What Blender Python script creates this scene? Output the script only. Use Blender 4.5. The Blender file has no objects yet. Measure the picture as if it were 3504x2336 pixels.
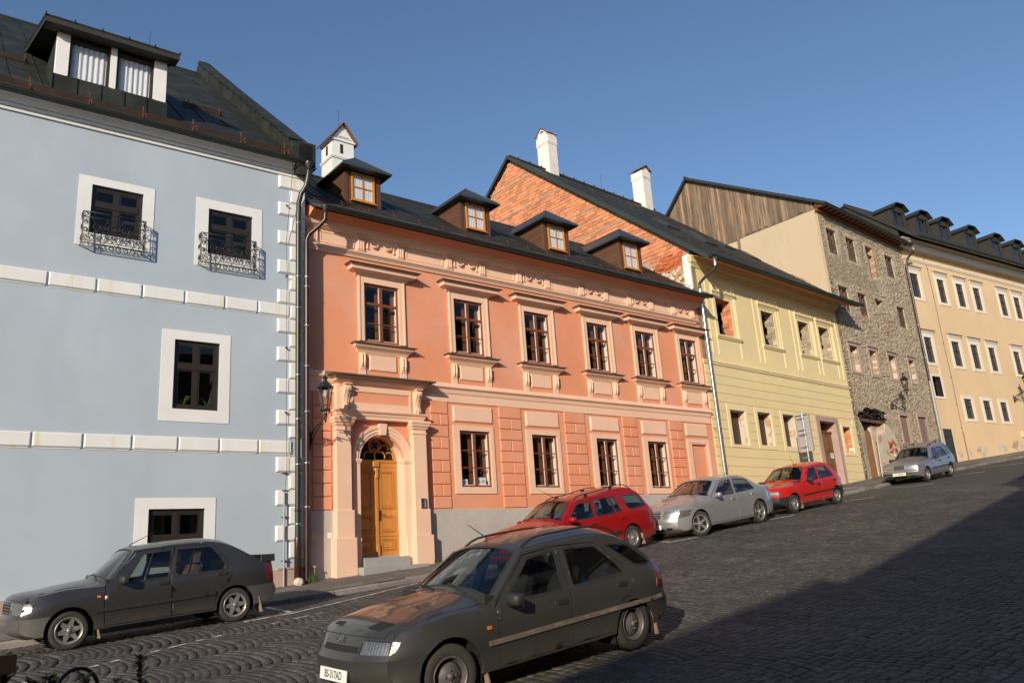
import bpy, math, random
import numpy as np
from mathutils import Vector, Matrix
from mathutils.geometry import delaunay_2d_cdt, tessellate_polygon
random.seed(7); RNG = np.random.default_rng(7)
SC = bpy.context.scene; COL = SC.collection
R = math.radians
# ------------------------------------------------------------------ camera
YAW, PITCH, ROLL = R(39.542), R(15.287), R(-3.977)
def cam_axes():
    cy, sy = math.cos(YAW), math.sin(YAW)
    f = Vector((sy*math.cos(PITCH), cy*math.cos(PITCH), math.sin(PITCH)))
    r = Vector((cy, -sy, 0)); u = r.cross(f)
    return r*math.cos(ROLL)+u*math.sin(ROLL), -r*math.sin(ROLL)+u*math.cos(ROLL), -f
_r, _u, _b = cam_axes()
cam_d = bpy.data.cameras.new('camera'); cam = bpy.data.objects.new('camera', cam_d); COL.objects.link(cam)
cam.matrix_world = Matrix(((_r.x, _u.x, _b.x, 0), (_r.y, _u.y, _b.y, 0), (_r.z, _u.z, _b.z, 0), (0, 0, 0, 1)))
cam_d.sensor_width = 36; cam_d.lens = 28.757; cam_d.clip_start = 0.05; cam_d.clip_end = 3000
SC.camera = cam
# ------------------------------------------------------------------ light
SUN_TO = Vector((-0.795, -0.515, 0.315)).normalized()      # towards the sun
SUN_EL = math.asin(SUN_TO.z)
W = bpy.data.worlds.new('World'); SC.world = W; W.use_nodes = True
wn = W.node_tree.nodes; wl = W.node_tree.links; wn.clear()
sky = wn.new('ShaderNodeTexSky'); sky.sky_type = 'NISHITA'; sky.sun_disc = False
sky.sun_elevation = SUN_EL; sky.sun_rotation = math.atan2(SUN_TO.x, SUN_TO.y)
sky.altitude = 600; sky.air_density = 1.0; sky.dust_density = 0.7; sky.ozone_density = 3.2
bg = wn.new('ShaderNodeBackground'); bg.inputs['Strength'].default_value = 0.145
wo = wn.new('ShaderNodeOutputWorld')
wl.new(sky.outputs[0], bg.inputs[0]); wl.new(bg.outputs[0], wo.inputs[0])
sd = bpy.data.lights.new('sun', 'SUN'); sd.energy = 5.0; sd.angle = R(0.55); sd.color = (1.0, 0.87, 0.70)
sun = bpy.data.objects.new('sun', sd); COL.objects.link(sun)
sun.rotation_euler = SUN_TO.to_track_quat('Z', 'Y').to_euler(); sun.location = (-30, -20, 40)
SC.view_settings.view_transform = 'Standard'; SC.view_settings.look = 'None'
SC.view_settings.exposure = 0.0; SC.view_settings.gamma = 1.0; SC.view_settings.use_curve_mapping = False
SC.render.engine = 'CYCLES'
SC.cycles.max_bounces = 8; SC.cycles.transparent_max_bounces = 16
# ------------------------------------------------------------------ materials
def sock(n, *names):
    for k in names:
        if k in n.inputs: return n.inputs[k]
def mat(name, col, rough=0.8, var=0.0, vs=0.6, col2=None, mixs=0.5, mixlo=0.45, mixhi=0.6, bump=0.0, bs=30.0, metal=0.0, spec=0.5,
        isl=0.0, coat=0.0, space='P', vox=0.0, voxs=3.0, stretch=(1, 1, 1), streak=None, fine=0.0):
    m = bpy.data.materials.new(name); m.use_nodes = True
    N = m.node_tree.nodes; L = m.node_tree.links; b = N['Principled BSDF']
    b.inputs['Roughness'].default_value = rough; b.inputs['Metallic'].default_value = metal
    s = sock(b, 'Specular IOR Level', 'Specular'); s.default_value = spec
    if coat: sock(b, 'Coat Weight', 'Clearcoat').default_value = coat; sock(b, 'Coat Roughness', 'Clearcoat Roughness').default_value = 0.04
    if space == 'P': g = N.new('ShaderNodeNewGeometry'); src = g.outputs['Position']
    else: g = N.new('ShaderNodeTexCoord'); src = g.outputs['Object']
    mp = N.new('ShaderNodeMapping'); mp.inputs['Scale'].default_value = stretch; L.new(src, mp.inputs['Vector']); P = mp.outputs[0]
    c = N.new('ShaderNodeRGB'); c.outputs[0].default_value = (*col, 1); out = c.outputs[0]
    def noise(scale, detail=4.0, rough_=0.6, vec=P):
        n = N.new('ShaderNodeTexNoise'); n.inputs['Scale'].default_value = scale; n.inputs['Detail'].default_value = detail
        n.inputs['Roughness'].default_value = rough_; L.new(vec, n.inputs['Vector']); return n.outputs[0]
    def ramp(v, lo, hi, a=0.0, b_=1.0):
        r = N.new('ShaderNodeMapRange'); r.inputs[1].default_value = lo; r.inputs[2].default_value = hi
        r.inputs[3].default_value = a; r.inputs[4].default_value = b_; L.new(v, r.inputs[0]); return r.outputs[0]
    def mix(fac, a, b_, typ='MIX'):
        n = N.new('ShaderNodeMix'); n.data_type = 'RGBA'; n.blend_type = typ
        if isinstance(fac, float): n.inputs[0].default_value = fac
        else: L.new(fac, n.inputs[0])
        L.new(a, n.inputs[6])
        if isinstance(b_, tuple): n.inputs[7].default_value = (*b_, 1)
        else: L.new(b_, n.inputs[7])
        return n.outputs[2]
    if col2 is not None: out = mix(ramp(noise(mixs, 6.0, 0.65), mixlo, mixhi), out, col2)
    def mul(out, v):
        cc = N.new('ShaderNodeCombineColor')
        for i in range(3): L.new(v, cc.inputs[i])
        return mix(1.0, out, cc.outputs[0], 'MULTIPLY')
    if var: out = mul(out, ramp(noise(vs, 5.0), 0.25, 0.75, 1-var, 1+var))
    if fine: out = mul(out, ramp(noise(bs*1.7, 3.0), 0.3, 0.7, 1-fine, 1+fine))
    if vox:
        v = N.new('ShaderNodeTexVoronoi'); v.inputs['Scale'].default_value = voxs; L.new(P, v.inputs['Vector'])
        sp = N.new('ShaderNodeSeparateColor'); L.new(v.outputs['Color'], sp.inputs[0]); out = mul(out, ramp(sp.outputs[0], 0, 1, 1-vox, 1+vox))
    if isl:
        gi = N.new('ShaderNodeNewGeometry'); oi = N.new('ShaderNodeObjectInfo')
        a = N.new('ShaderNodeMath'); a.operation = 'ADD'; L.new(gi.outputs['Random Per Island'], a.inputs[0]); L.new(oi.outputs['Random'], a.inputs[1])
        f = N.new('ShaderNodeMath'); f.operation = 'FRACT'; L.new(a.outputs[0], f.inputs[0]); out = mul(out, ramp(f.outputs[0], 0, 1, 1-isl, 1+isl*0.9))
    if streak:   # (colour, x-scale, z-scale, lo, hi): vertical runs of dirt
        mp2 = N.new('ShaderNodeMapping'); mp2.inputs['Scale'].default_value = (streak[1], streak[1], streak[2]); L.new(src, mp2.inputs['Vector'])
        out = mix(ramp(noise(1.0, 4.0, 0.6, mp2.outputs[0]), streak[3], streak[4]), out, streak[0])
    L.new(out, b.inputs['Base Color'])
    if bump:
        bn = N.new('ShaderNodeBump'); bn.inputs['Strength'].default_value = bump; bn.inputs['Distance'].default_value = 0.02
        h = noise(bs, 6.0, 0.7)
        if vox:
            v2 = N.new('ShaderNodeTexVoronoi'); v2.feature = 'DISTANCE_TO_EDGE'; v2.inputs['Scale'].default_value = voxs; L.new(P, v2.inputs['Vector'])
            ad = N.new('ShaderNodeMath'); ad.operation = 'ADD'; L.new(h, ad.inputs[0]); L.new(ramp(v2.outputs[0], 0, .15), ad.inputs[1]); h = ad.outputs[0]
        L.new(h, bn.inputs['Height']); L.new(bn.outputs[0], b.inputs['Normal'])
    return m
def glass(name, tint, refl=1.0, trans=0.9, dark=None, f0=1.45):
    m = bpy.data.materials.new(name); m.use_nodes = True; N = m.node_tree.nodes; L = m.node_tree.links; N.clear()
    o = N.new('ShaderNodeOutputMaterial'); t = N.new('ShaderNodeBsdfTransparent'); t.inputs[0].default_value = (*tint, 1)
    g = N.new('ShaderNodeBsdfGlossy'); g.inputs['Roughness'].default_value = 0.015; g.inputs[0].default_value = (1, 1, 1, 1)
    f = N.new('ShaderNodeFresnel'); f.inputs[0].default_value = f0
    mu = N.new('ShaderNodeMath'); mu.operation = 'MULTIPLY'; mu.use_clamp = True; mu.inputs[1].default_value = refl; L.new(f.outputs[0], mu.inputs[0])
    gb = N.new('ShaderNodeNewGeometry'); iv = N.new('ShaderNodeMath'); iv.operation = 'SUBTRACT'; iv.inputs[0].default_value = 1.0; L.new(gb.outputs['Backfacing'], iv.inputs[1]); m3 = N.new('ShaderNodeMath'); m3.operation = 'MULTIPLY'; L.new(mu.outputs[0], m3.inputs[0]); L.new(iv.outputs[0], m3.inputs[1]); mu = m3
    x = N.new('ShaderNodeMixShader'); L.new(mu.outputs[0], x.inputs[0]); L.new(t.outputs[0], x.inputs[1]); L.new(g.outputs[0], x.inputs[2])
    L.new(x.outputs[0], o.inputs[0]); return m
M = {}
M['dark'] = mat('dark_interior', (0.012, 0.011, 0.010), 0.9)
M['room'] = mat('room_wall', (0.06, 0.055, 0.05), 0.9)
M['glass'] = glass('window_glass', (0.95, 0.96, 0.96), 1.0)
M['carglass'] = glass('car_glass', (0.42, 0.47, 0.47), 1.5)
M['lampglass'] = glass('lamp_glass', (0.75, 0.72, 0.68), 1.2)
M['salmon'] = mat('salmon_plaster', (0.73, 0.288, 0.150), 0.9, var=0.09, vs=0.45, bump=0.10, bs=60, col2=(0.71, 0.33, 0.21), mixs=0.5)
M['peach'] = mat('peach_trim_plaster', (0.79, 0.515, 0.365), 0.9, var=0.06, vs=1.2, bump=0.06, bs=60)
M['bluewall'] = mat('pale_blue_plaster', (0.395, 0.465, 0.535), 0.9, streak=((0.36, 0.42, 0.47), 0.7, 0.22, 0.55, 0.8), var=0.07, vs=0.5, bump=0.10, bs=50, col2=(0.41, 0.475, 0.54), mixs=0.35)
M['whitetrim'] = mat('white_trim_plaster', (0.72, 0.72, 0.71), 0.85, var=0.05, vs=2, bump=0.08, bs=60)
M['whitestain'] = mat('white_quoin_plaster', (0.72, 0.72, 0.71), 0.85, var=0.05, vs=2, bump=0.08, bs=60, streak=((0.66, 0.62, 0.30), 5.0, 0.6, 0.57, 0.72))
M['granite'] = mat('granite_plinth', (0.45, 0.41, 0.375), 0.85, var=0.12, vs=1.2, bump=0.25, bs=45, fine=0.25)
M['step'] = mat('stone_step', (0.32, 0.31, 0.30), 0.85, var=0.12, vs=2, bump=0.3, bs=30, fine=0.15)
M['pinkstone'] = mat('pink_plinth_stone', (0.42, 0.30, 0.25), 0.85, var=0.12, vs=1.5, bump=0.2, bs=30)
M['yellow'] = mat('yellow_plaster', (0.81, 0.655, 0.345), 0.9, var=0.06, vs=0.5, bump=0.1, bs=50, col2=(0.78, 0.635, 0.36), mixs=0.7)
M['yellowline'] = mat('yellow_trim_plaster', (0.83, 0.68, 0.41), 0.9, var=0.05, vs=1, bump=0.06, bs=50)
M['palace'] = mat('ochre_plaster', (0.70, 0.51, 0.30), 0.9, var=0.07, vs=0.4, bump=0.1, bs=40, streak=((0.66, 0.49, 0.33), 0.5, 0.25, 0.55, 0.75))
M['palwhite'] = mat('white_window_surround', (0.76, 0.68, 0.58), 0.85, var=0.05, bump=0.05)
M['cream'] = mat('cream_gable_plaster', (0.49, 0.39, 0.265), 0.9, var=0.06, vs=0.5, bump=0.1, bs=40, streak=((0.42, 0.36, 0.27), 1.5, 0.25, 0.56, 0.75))
M['rubble'] = mat('rubble_wall', (0.40, 0.325, 0.225), 0.95, var=0.14, vs=0.8, col2=(0.46, 0.385, 0.29), mixs=1.6, bump=0.5, bs=14, vox=0.15, voxs=4.5, fine=0.2)
M['rubstone'] = mat('rubble_stone', (0.36, 0.295, 0.205), 0.95, isl=0.22, bump=0.4, bs=20, fine=0.15)
M['oldplaster'] = mat('old_flaking_plaster', (0.58, 0.50, 0.40), 0.95, var=0.15, vs=2.0, col2=(0.47, 0.27, 0.15), mixs=2.2, mixlo=0.52, mixhi=0.6, bump=0.8, bs=12)
M['brick'] = mat('orange_brick', (0.57, 0.235, 0.115), 0.9, isl=0.24, bump=0.35, bs=25, var=0.08, vs=8, fine=0.08)
M['redbrick'] = mat('red_brick', (0.50, 0.135, 0.06), 0.9, isl=0.28, bump=0.35, bs=25)
M['fadedbrick'] = mat('faded_brick', (0.42, 0.26, 0.17), 0.9, isl=0.2, bump=0.3)
M['mortar'] = mat('mortar', (0.40, 0.30, 0.22), 0.95, bump=0.5, bs=20, var=0.2, vs=3)
M['whitebrick'] = mat('whitewashed_chimney', (0.74, 0.68, 0.63), 0.9, var=0.1, vs=3, bump=0.4, bs=14, streak=((0.50, 0.38, 0.33), 4, 1.2, 0.60, 0.8))
M['plank'] = mat('weathered_plank', (0.21, 0.15, 0.10), 0.85, streak=((0.06, 0.05, 0.045), 9, 0.7, 0.5, 0.72), isl=0.40, col2=(0.50, 0.28, 0.14), mixs=0.55, mixlo=0.52, mixhi=0.72, stretch=(1, 6, 0.5), bump=0.5, bs=18, fine=0.2)
M['soffit'] = mat('varnished_soffit', (0.50, 0.22, 0.075), 0.6, isl=0.15, bump=0.2, bs=25)
M['dormerwood'] = mat('dark_dormer_board', (0.105, 0.05, 0.026), 0.6, isl=0.12, bump=0.2, bs=30, stretch=(1, 1, 6))
M['orangewood'] = mat('orange_window_wood', (0.55, 0.22, 0.035), 0.4, bump=0.1, bs=30)
M['brownwood'] = mat('brown_window_wood', (0.20, 0.065, 0.022), 0.4, var=0.1, vs=4, bump=0.1, bs=30)
M['darkwood'] = mat('dark_brown_window_wood', (0.022, 0.015, 0.012), 0.5, var=0.15, vs=5, bump=0.15, bs=30)
M['doorwood'] = mat('golden_door_wood', (0.50, 0.215, 0.045), 0.38, var=0.12, vs=2.5, bump=0.08, bs=12, stretch=(4, 4, 0.5), fine=0.08)
M['olddoor'] = mat('old_brown_door', (0.17, 0.085, 0.03), 0.6, var=0.15, vs=2, bump=0.1, bs=20)
M['board'] = mat('brown_boarding', (0.30, 0.145, 0.06), 0.8, var=0.15, vs=3, bump=0.2, bs=20)
M['shutter'] = mat('grey_plank_shutter', (0.21, 0.15, 0.12), 0.85, isl=0.2, bump=0.4, bs=20, stretch=(4, 4, 0.6))
M['brownboard'] = mat('dark_boarded_window', (0.075, 0.042, 0.03), 0.8, isl=0.2, bump=0.3, bs=20)
M['metalroof'] = mat('dark_sheet_roof', (0.016, 0.018, 0.014), 0.6, isl=0.12, var=0.25, vs=1.2, col2=(0.030, 0.032, 0.024), mixs=1.5, bump=0.12, bs=8, spec=0.35, fine=0.12)
M['patina'] = mat('weathered_slate_sheet', (0.042, 0.048, 0.042), 0.55, isl=0.40, var=0.25, vs=2, col2=(0.085, 0.055, 0.036), mixs=1.6, mixlo=0.55, mixhi=0.7, bump=0.2, bs=10)
M['flash'] = mat('grey_sheet_flashing', (0.055, 0.063, 0.066), 0.42, var=0.12, vs=2, bump=0.05, bs=10, metal=0.3)
M['blackroof'] = mat('black_tar_roof', (0.026, 0.029, 0.025), 0.7, isl=0.2, var=0.2, vs=1.0, bump=0.4, bs=14, fine=0.15)
M['verge'] = mat('dark_green_verge', (0.030, 0.038, 0.029), 0.6, var=0.15, vs=1.5, bump=0.1)
M['palroof'] = mat('brown_black_roof', (0.030, 0.028, 0.021), 0.65, var=0.2, vs=1.0, isl=0.1, bump=0.2, bs=10)
M['gutter'] = mat('dark_gutter', (0.045, 0.05, 0.045), 0.38, var=0.25, vs=2, metal=0.4, spec=0.5)
M['pipegreen'] = mat('green_brown_pipe', (0.035, 0.042, 0.032), 0.35, var=0.3, vs=1.2, col2=(0.06, 0.035, 0.02), mixs=0.7, metal=0.3)
M['pipebrown'] = mat('brown_copper_pipe', (0.055, 0.030, 0.020), 0.32, var=0.3, vs=1.5, metal=0.35)
M['zinc'] = mat('bright_zinc_pipe', (0.62, 0.62, 0.62), 0.22, var=0.08, vs=2, metal=0.9)
M['rust'] = mat('rusty_iron', (0.10, 0.035, 0.02), 0.85, var=0.3, vs=6, bump=0.2)
M['rustrail'] = mat('brown_snow_rail', (0.045, 0.026, 0.018), 0.75, var=0.35, vs=3, bump=0.2)
M['iron'] = mat('black_iron', (0.018, 0.018, 0.017), 0.45, spec=0.5)
M['ltop'] = mat('lead_capping', (0.10, 0.085, 0.075), 0.55, var=0.15, vs=2)
M['curtain'] = mat('white_net_curtain', (0.70, 0.70, 0.74), 0.9, var=0.12, vs=9, stretch=(3, 3, 0.2))
M['whitereveal'] = mat('white_window_reveal', (0.80, 0.77, 0.70), 0.8)
M['asphalt'] = mat('asphalt_pavement', (0.12, 0.105, 0.09), 0.9, var=0.2, vs=0.8, col2=(0.20, 0.18, 0.15), mixs=0.6, mixlo=0.5, mixhi=0.62, bump=0.5, bs=35, fine=0.25)
M['kerb'] = mat('granite_kerb', (0.22, 0.195, 0.175), 0.85, isl=0.25, var=0.2, vs=3, bump=0.5, bs=15, fine=0.15)
M['joint'] = mat('sandy_joint', (0.055, 0.048, 0.042), 0.95, var=0.2, vs=3, bump=0.4, bs=60)
M['cobble'] = mat('dark_cobblestone', (0.070, 0.062, 0.055), 0.68, isl=0.34, var=0.30, vs=0.5, col2=(0.125, 0.108, 0.10), mixs=1.3, mixlo=0.55, mixhi=0.75, bump=0.5, bs=45, fine=0.18, spec=0.4)
M['farcobble'] = mat('far_cobbled_road', (0.068, 0.060, 0.056), 0.7, var=0.25, vs=0.5, col2=(0.12, 0.105, 0.095), mixs=1.8, mixlo=0.55, mixhi=0.75, vox=0.35, voxs=9.0, bump=0.6, bs=20, fine=0.2)
M['paint'] = mat('worn_white_road_paint', (0.55, 0.53, 0.50), 0.8, var=0.25, vs=6, col2=(0.14, 0.13, 0.12), mixs=9, mixlo=0.50, mixhi=0.60, bump=0.3)
M['earth'] = mat('earth', (0.09, 0.075, 0.05), 0.95, var=0.3, vs=0.3, bump=0.5)
M['grass'] = mat('grass_blade', (0.085, 0.13, 0.025), 0.8, isl=0.35)
M['leaf'] = mat('shrub_leaf', (0.09, 0.085, 0.02), 0.7, isl=0.4)
M['flower'] = mat('cream_blossom', (0.75, 0.68, 0.48), 0.7)
M['signgrey'] = mat('grey_sign_back', (0.33, 0.33, 0.33), 0.55, var=0.06, vs=2, metal=0.2)
M['signpink'] = mat('sign_edge', (0.42, 0.33, 0.31), 0.6)
M['paper'] = mat('white_paper', (0.78, 0.78, 0.80), 0.7)
M['ink'] = mat('black_ink', (0.02, 0.02, 0.02), 0.7)
M['creambox'] = mat('cream_meter_box', (0.55, 0.48, 0.32), 0.5)
M['steel'] = mat('brushed_steel', (0.5, 0.5, 0.5), 0.3, metal=0.9)
M['opp'] = mat('opp_grey_plaster', (0.42, 0.36, 0.28), 0.9, var=0.08, bump=0.1)  # wall colour of the grey houses opposite, evenly toned
M['opp2'] = mat('opp_ochre_plaster', (0.45, 0.33, 0.2), 0.9, var=0.08, bump=0.1)  # wall colour of the ochre houses opposite, evenly toned
M['opproof'] = mat('opposite_tile_roof', (0.16, 0.08, 0.05), 0.8, var=0.15, bump=0.3)
# ------------------------------------------------------------------ mesh helpers
class MB:
    def __init__(s): s.v = []; s.f = []; s.m = []; s.sm = []; s.cur = 0
    def add(s, vs, fs, smooth=False):
        o = len(s.v); s.v += [tuple(map(float, p)) for p in vs]
        for f in fs: s.f.append(tuple(i+o for i in f)); s.m.append(s.cur); s.sm.append(smooth)
        return s
    def box(s, x0, x1, y0, y1, z0, z1):
        return s.add([(x0,y0,z0),(x1,y0,z0),(x1,y1,z0),(x0,y1,z0),(x0,y0,z1),(x1,y0,z1),(x1,y1,z1),(x0,y1,z1)],
                     [(0,3,2,1),(4,5,6,7),(0,1,5,4),(1,2,6,5),(2,3,7,6),(3,0,4,7)])
    def blk(s, x0, x1, y0, y1, z0, z1, c=0.015):    # block whose front (y0) edges are chamfered
        c = min(c, (x1-x0)*.3, (z1-z0)*.3, (y1-y0)*.8)
        s.add([(x0,y1,z0),(x1,y1,z0),(x1,y1,z1),(x0,y1,z1),(x0,y0+c,z0),(x1,y0+c,z0),(x1,y0+c,z1),(x0,y0+c,z1),(x0+c,y0,z0+c),(x1-c,y0,z0+c),(x1-c,y0,z1-c),(x0+c,y0,z1-c)],
              [(0,1,5,4),(1,2,6,5),(2,3,7,6),(3,0,4,7),(4,5,9,8),(5,6,10,9),(6,7,11,10),(7,4,8,11),(8,9,10,11),(3,2,1,0)]); return s
    def ring(s, o, i, y0, y1):     # rectangular frame: outer/inner (x0,x1,z0,z1)
        x0,x1,z0,z1 = o; a0,a1,c0,c1 = i
        if c0 > z0: s.box(x0,x1,y0,y1,z0,c0)
        if z1 > c1: s.box(x0,x1,y0,y1,c1,z1)
        if a0 > x0: s.box(x0,a0,y0,y1,c0,c1)
        if x1 > a1: s.box(a1,x1,y0,y1,c0,c1)
        return s
    def stack(s, x0, x1, lv, yb=0.0, y0=0.0):    # moulding: levels [(z,d)], d = how far it stands out and runs past the ends
        vs = []; fs = []
        for z, d in lv: vs += [(x0-d, y0-d, z), (x1+d, y0-d, z), (x1+d, yb, z), (x0-d, yb, z)]
        n = len(lv)
        for k in range(n-1):
            a = 4*k; b = a+4
            for j in (0, 1, 3): fs.append((a+j, a+(j+1) % 4, b+(j+1) % 4, b+j))
        fs.append((3, 2, 1, 0)); t = 4*(n-1); fs.append((t, t+1, t+2, t+3)); return s.add(vs, fs)
    def prof(s, pts, x0, x1, axis='x'):       # extrude closed polygon (a,b) along an axis
        n = len(pts)
        if axis == 'x': vs = [(x0, a, b) for a, b in pts]+[(x1, a, b) for a, b in pts]
        elif axis == 'y': vs = [(a, x0, b) for a, b in pts]+[(a, x1, b) for a, b in pts]
        else: vs = [(a, b, x0) for a, b in pts]+[(a, b, x1) for a, b in pts]
        fs = [(i, (i+1) % n, n+(i+1) % n, n+i) for i in range(n)]
        for t in tessellate_polygon([[Vector((a, b, 0)) for a, b in pts]]): fs += [tuple(t), tuple(n+i for i in reversed(t))]
        return s.add(vs, fs)
    def tube(s, path, r, n=8, caps=True, closed=False):
        P = [Vector(p) for p in path]; rs = r if isinstance(r, (list, tuple)) else [r]*len(P)
        vs = []; N = len(P); up = None
        for i, p in enumerate(P):
            if closed: t = P[(i+1) % N]-P[i-1]
            else: t = (P[min(i+1, N-1)]-P[max(i-1, 0)])
            if t.length < 1e-9: t = Vector((0, 0, 1))
            t.normalize()
            if up is None: up = Vector((0, 0, 1)) if abs(t.z) < .9 else Vector((1, 0, 0))
            a = t.cross(up)
            if a.length < 1e-4: a = t.cross(Vector((0, 1, 0)))
            a.normalize(); b = a.cross(t); up = b
            for k in range(n):
                th = 2*math.pi*k/n; q = p+a*(math.cos(th)*rs[i])+b*(math.sin(th)*rs[i]); vs.append(tuple(q))
        fs = []
        for i in range(N if closed else N-1):
            for k in range(n): fs.append((i*n+k, i*n+(k+1) % n, ((i+1) % N)*n+(k+1) % n, ((i+1) % N)*n+k))
        s.add(vs, fs, True)
        if caps and not closed: s.add(vs[:n], [tuple(range(n))]); s.add(vs[-n:], [tuple(reversed(range(n)))])
        return s
    def lathe(s, pts, c=(0, 0, 0), n=16, axis='z', smooth=True):    # pts (r,h)
        vs = []
        for r_, h in pts:
            for k in range(n):
                th = 2*math.pi*k/n; a, b = r_*math.cos(th), r_*math.sin(th)
                v = (a, b, h) if axis == 'z' else ((a, h, b) if axis == 'y' else (h, a, b))
                vs.append((v[0]+c[0], v[1]+c[1], v[2]+c[2]))
        fs = [(i*n+k, i*n+(k+1) % n, (i+1)*n+(k+1) % n, (i+1)*n+k) for i in range(len(pts)-1) for k in range(n)]
        return s.add(vs, fs, smooth)
    def quad(s, a, b, c, d): return s.add([a, b, c, d], [(0, 1, 2, 3)])
    def slab(s, a, b, c, d, t):     # quad given thickness t along its normal (downwards)
        A, B, C_, D = map(Vector, (a, b, c, d)); n = (B-A).cross(D-A).normalized()*t
        vs = [A, B, C_, D, A-n, B-n, C_-n, D-n]
        return s.add([tuple(v) for v in vs], [(0,1,2,3),(7,6,5,4),(0,4,5,1),(1,5,6,2),(2,6,7,3),(3,7,4,0)])
    def flat(s, polys, y, flip=False):        # filled (x,z) polygon with holes at depth y
        allp = [p for pl in polys for p in pl]
        t = tessellate_polygon([[Vector((a, b, 0)) for a, b in pl] for pl in polys])
        return s.add([(a, y, b) for a, b in allp], [tuple(k) for k in t])
    def mesh(s, name, mats):
        me = bpy.data.meshes.new(name); me.from_pydata(s.v, [], s.f)
        ms = mats if isinstance(mats, (list, tuple)) else [mats]
        for m_ in ms: me.materials.append(M[m_] if isinstance(m_, str) else m_)
        if len(ms) > 1: me.polygons.foreach_set('material_index', s.m)
        me.polygons.foreach_set('use_smooth', s.sm); me.update(); return me
def put(name, me, parent=None, loc=(0, 0, 0), rot=None):
    o = bpy.data.objects.new(name, me); COL.objects.link(o); o.parent = parent; o.location = loc
    if rot is not None: o.rotation_euler = rot
    return o
def add(name, mb, m_, parent=None, loc=(0, 0, 0), rot=None): return put(name, mb.mesh(name, m_), parent, loc, rot)
def tag(o, label=None, cat=None, group=None, kind=None):
    if label: o['label'] = label
    if cat: o['category'] = cat
    if group: o['group'] = group
    if kind: o['kind'] = kind
    return o
def empty(name, loc, rz=0.0):
    o = bpy.data.objects.new(name, None); COL.objects.link(o); o.location = loc; o.rotation_euler = (0, 0, rz); o.empty_display_size = .3; return o
def copy_tree(o, parent=None):
    c = o.copy(); COL.objects.link(c); c.parent = parent
    for ch in [k for k in o.children]: copy_tree(ch, c)
    return c
# ------------------------------------------------------------------ the lie of the land
GX = [-60,-20,2.4,7.75,9.5,11.66,33.1,45.85,52.6,120]; GZ = [-4,-1.9,-.449,-.085,.05,.195,2.41,3.72,4.39,11]
FX = [-60,8.3,23.82,44.13,60,120]; FY = [19.4,17.86,18,19.10,17.6,11.8]
SX = [0,2.1,4,11,18,60]; SZ = [0,-.19,-.335,-.87,-1.4,-3]
KERB = 2.02
def gz(X): return float(np.interp(X, GX, GZ))
def fy(X): return float(np.interp(X, FX, FY))
def zroad(X, Y): return gz(X)+float(np.interp(fy(X)-Y, [-50, KERB, 4, 11, 18, 60], [-.28, -.28, -.335, -.87, -1.4, -3]))
def zpave(X, Y): return gz(X)-.09*(fy(X)-Y)
class Bld:
    def __init__(s, name, label, cat, O, ang, base):
        s.base = base; s.ang = R(ang); s.O = O
        s.root = empty(name, (O[0], O[1], base), s.ang); tag(s.root, label, cat)
    def p(s, name, mb, m_, at=None, parent=None):
        loc = (0, 0, -s.base) if at is None else (at[0], at[1], at[2]-s.base)
        me = mb if isinstance(mb, bpy.types.Mesh) else mb.mesh(name, m_)
        return put(name, me, s.root, loc)
    def w(s, x, y, z):
        c, sn = math.cos(s.ang), math.sin(s.ang); return Vector((s.O[0]+c*x-sn*y, s.O[1]+sn*x+c*y, z))
def rect(x0, x1, z0, z1): return [(x0, z0), (x1, z0), (x1, z1), (x0, z1)]
def wall(outline, holes, depth, thick):
    """front sheet with openings, jambs of the openings, and the rest of the shell behind it"""
    b = MB(); b.flat([outline]+holes, 0.0)
    for h in holes:
        n = len(h)
        for i in range(n):
            (x0, z0), (x1, z1) = h[i], h[(i+1) % n]; b.quad((x0, 0, z0), (x1, 0, z1), (x1, thick, z1), (x0, thick, z0))
    n = len(outline)
    for i in range(n):
        (x0, z0), (x1, z1) = outline[i], outline[(i+1) % n]; b.quad((x0, 0, z0), (x1, 0, z1), (x1, depth, z1), (x0, depth, z0))
    b.flat([outline], depth); return b
def room(x0, x1, z0, z1, y0, y1):
    b = MB(); b.add([(x0,y0,z0),(x1,y0,z0),(x1,y0,z1),(x0,y0,z1),(x0,y1,z0),(x1,y1,z0),(x1,y1,z1),(x0,y1,z1)],
                    [(0,1,5,4),(1,2,6,5),(2,3,7,6),(3,0,4,7),(4,5,6,7)]); return b
def gutter(x0, x1, y, z, r=0.075):
    b = MB(); pts = [(-r, 0)]+[(-r*math.cos(a), -r*math.sin(a)) for a in np.linspace(0, math.pi, 9)]+[(r, .012)]+[(r*.9*math.cos(a), -r*.9*math.sin(a)) for a in np.linspace(0, math.pi, 9)]
    b.prof([(p[0]+y, p[1]+z) for p in pts], x0, x1)
    b.tube([(x0, y-r, z), (x1, y-r, z)], .012, 6); return b
def textmesh(txt, size, m_, name, bold=0.0, sx=1.0):
    cu = bpy.data.curves.new(name, 'FONT'); cu.body = txt; cu.size = size; cu.extrude = 0.0008; cu.offset = bold; cu.align_x = 'CENTER'; cu.align_y = 'CENTER'
    o = bpy.data.objects.new(name, cu); COL.objects.link(o); bpy.context.view_layer.update()
    me = bpy.data.meshes.new_from_object(o.evaluated_get(bpy.context.evaluated_depsgraph_get())); bpy.data.objects.remove(o); bpy.data.curves.remove(cu)
    me.transform(Matrix.Scale(sx, 4, (1, 0, 0))); me.materials.clear(); me.materials.append(M[m_]); me.name = name; return me
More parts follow.
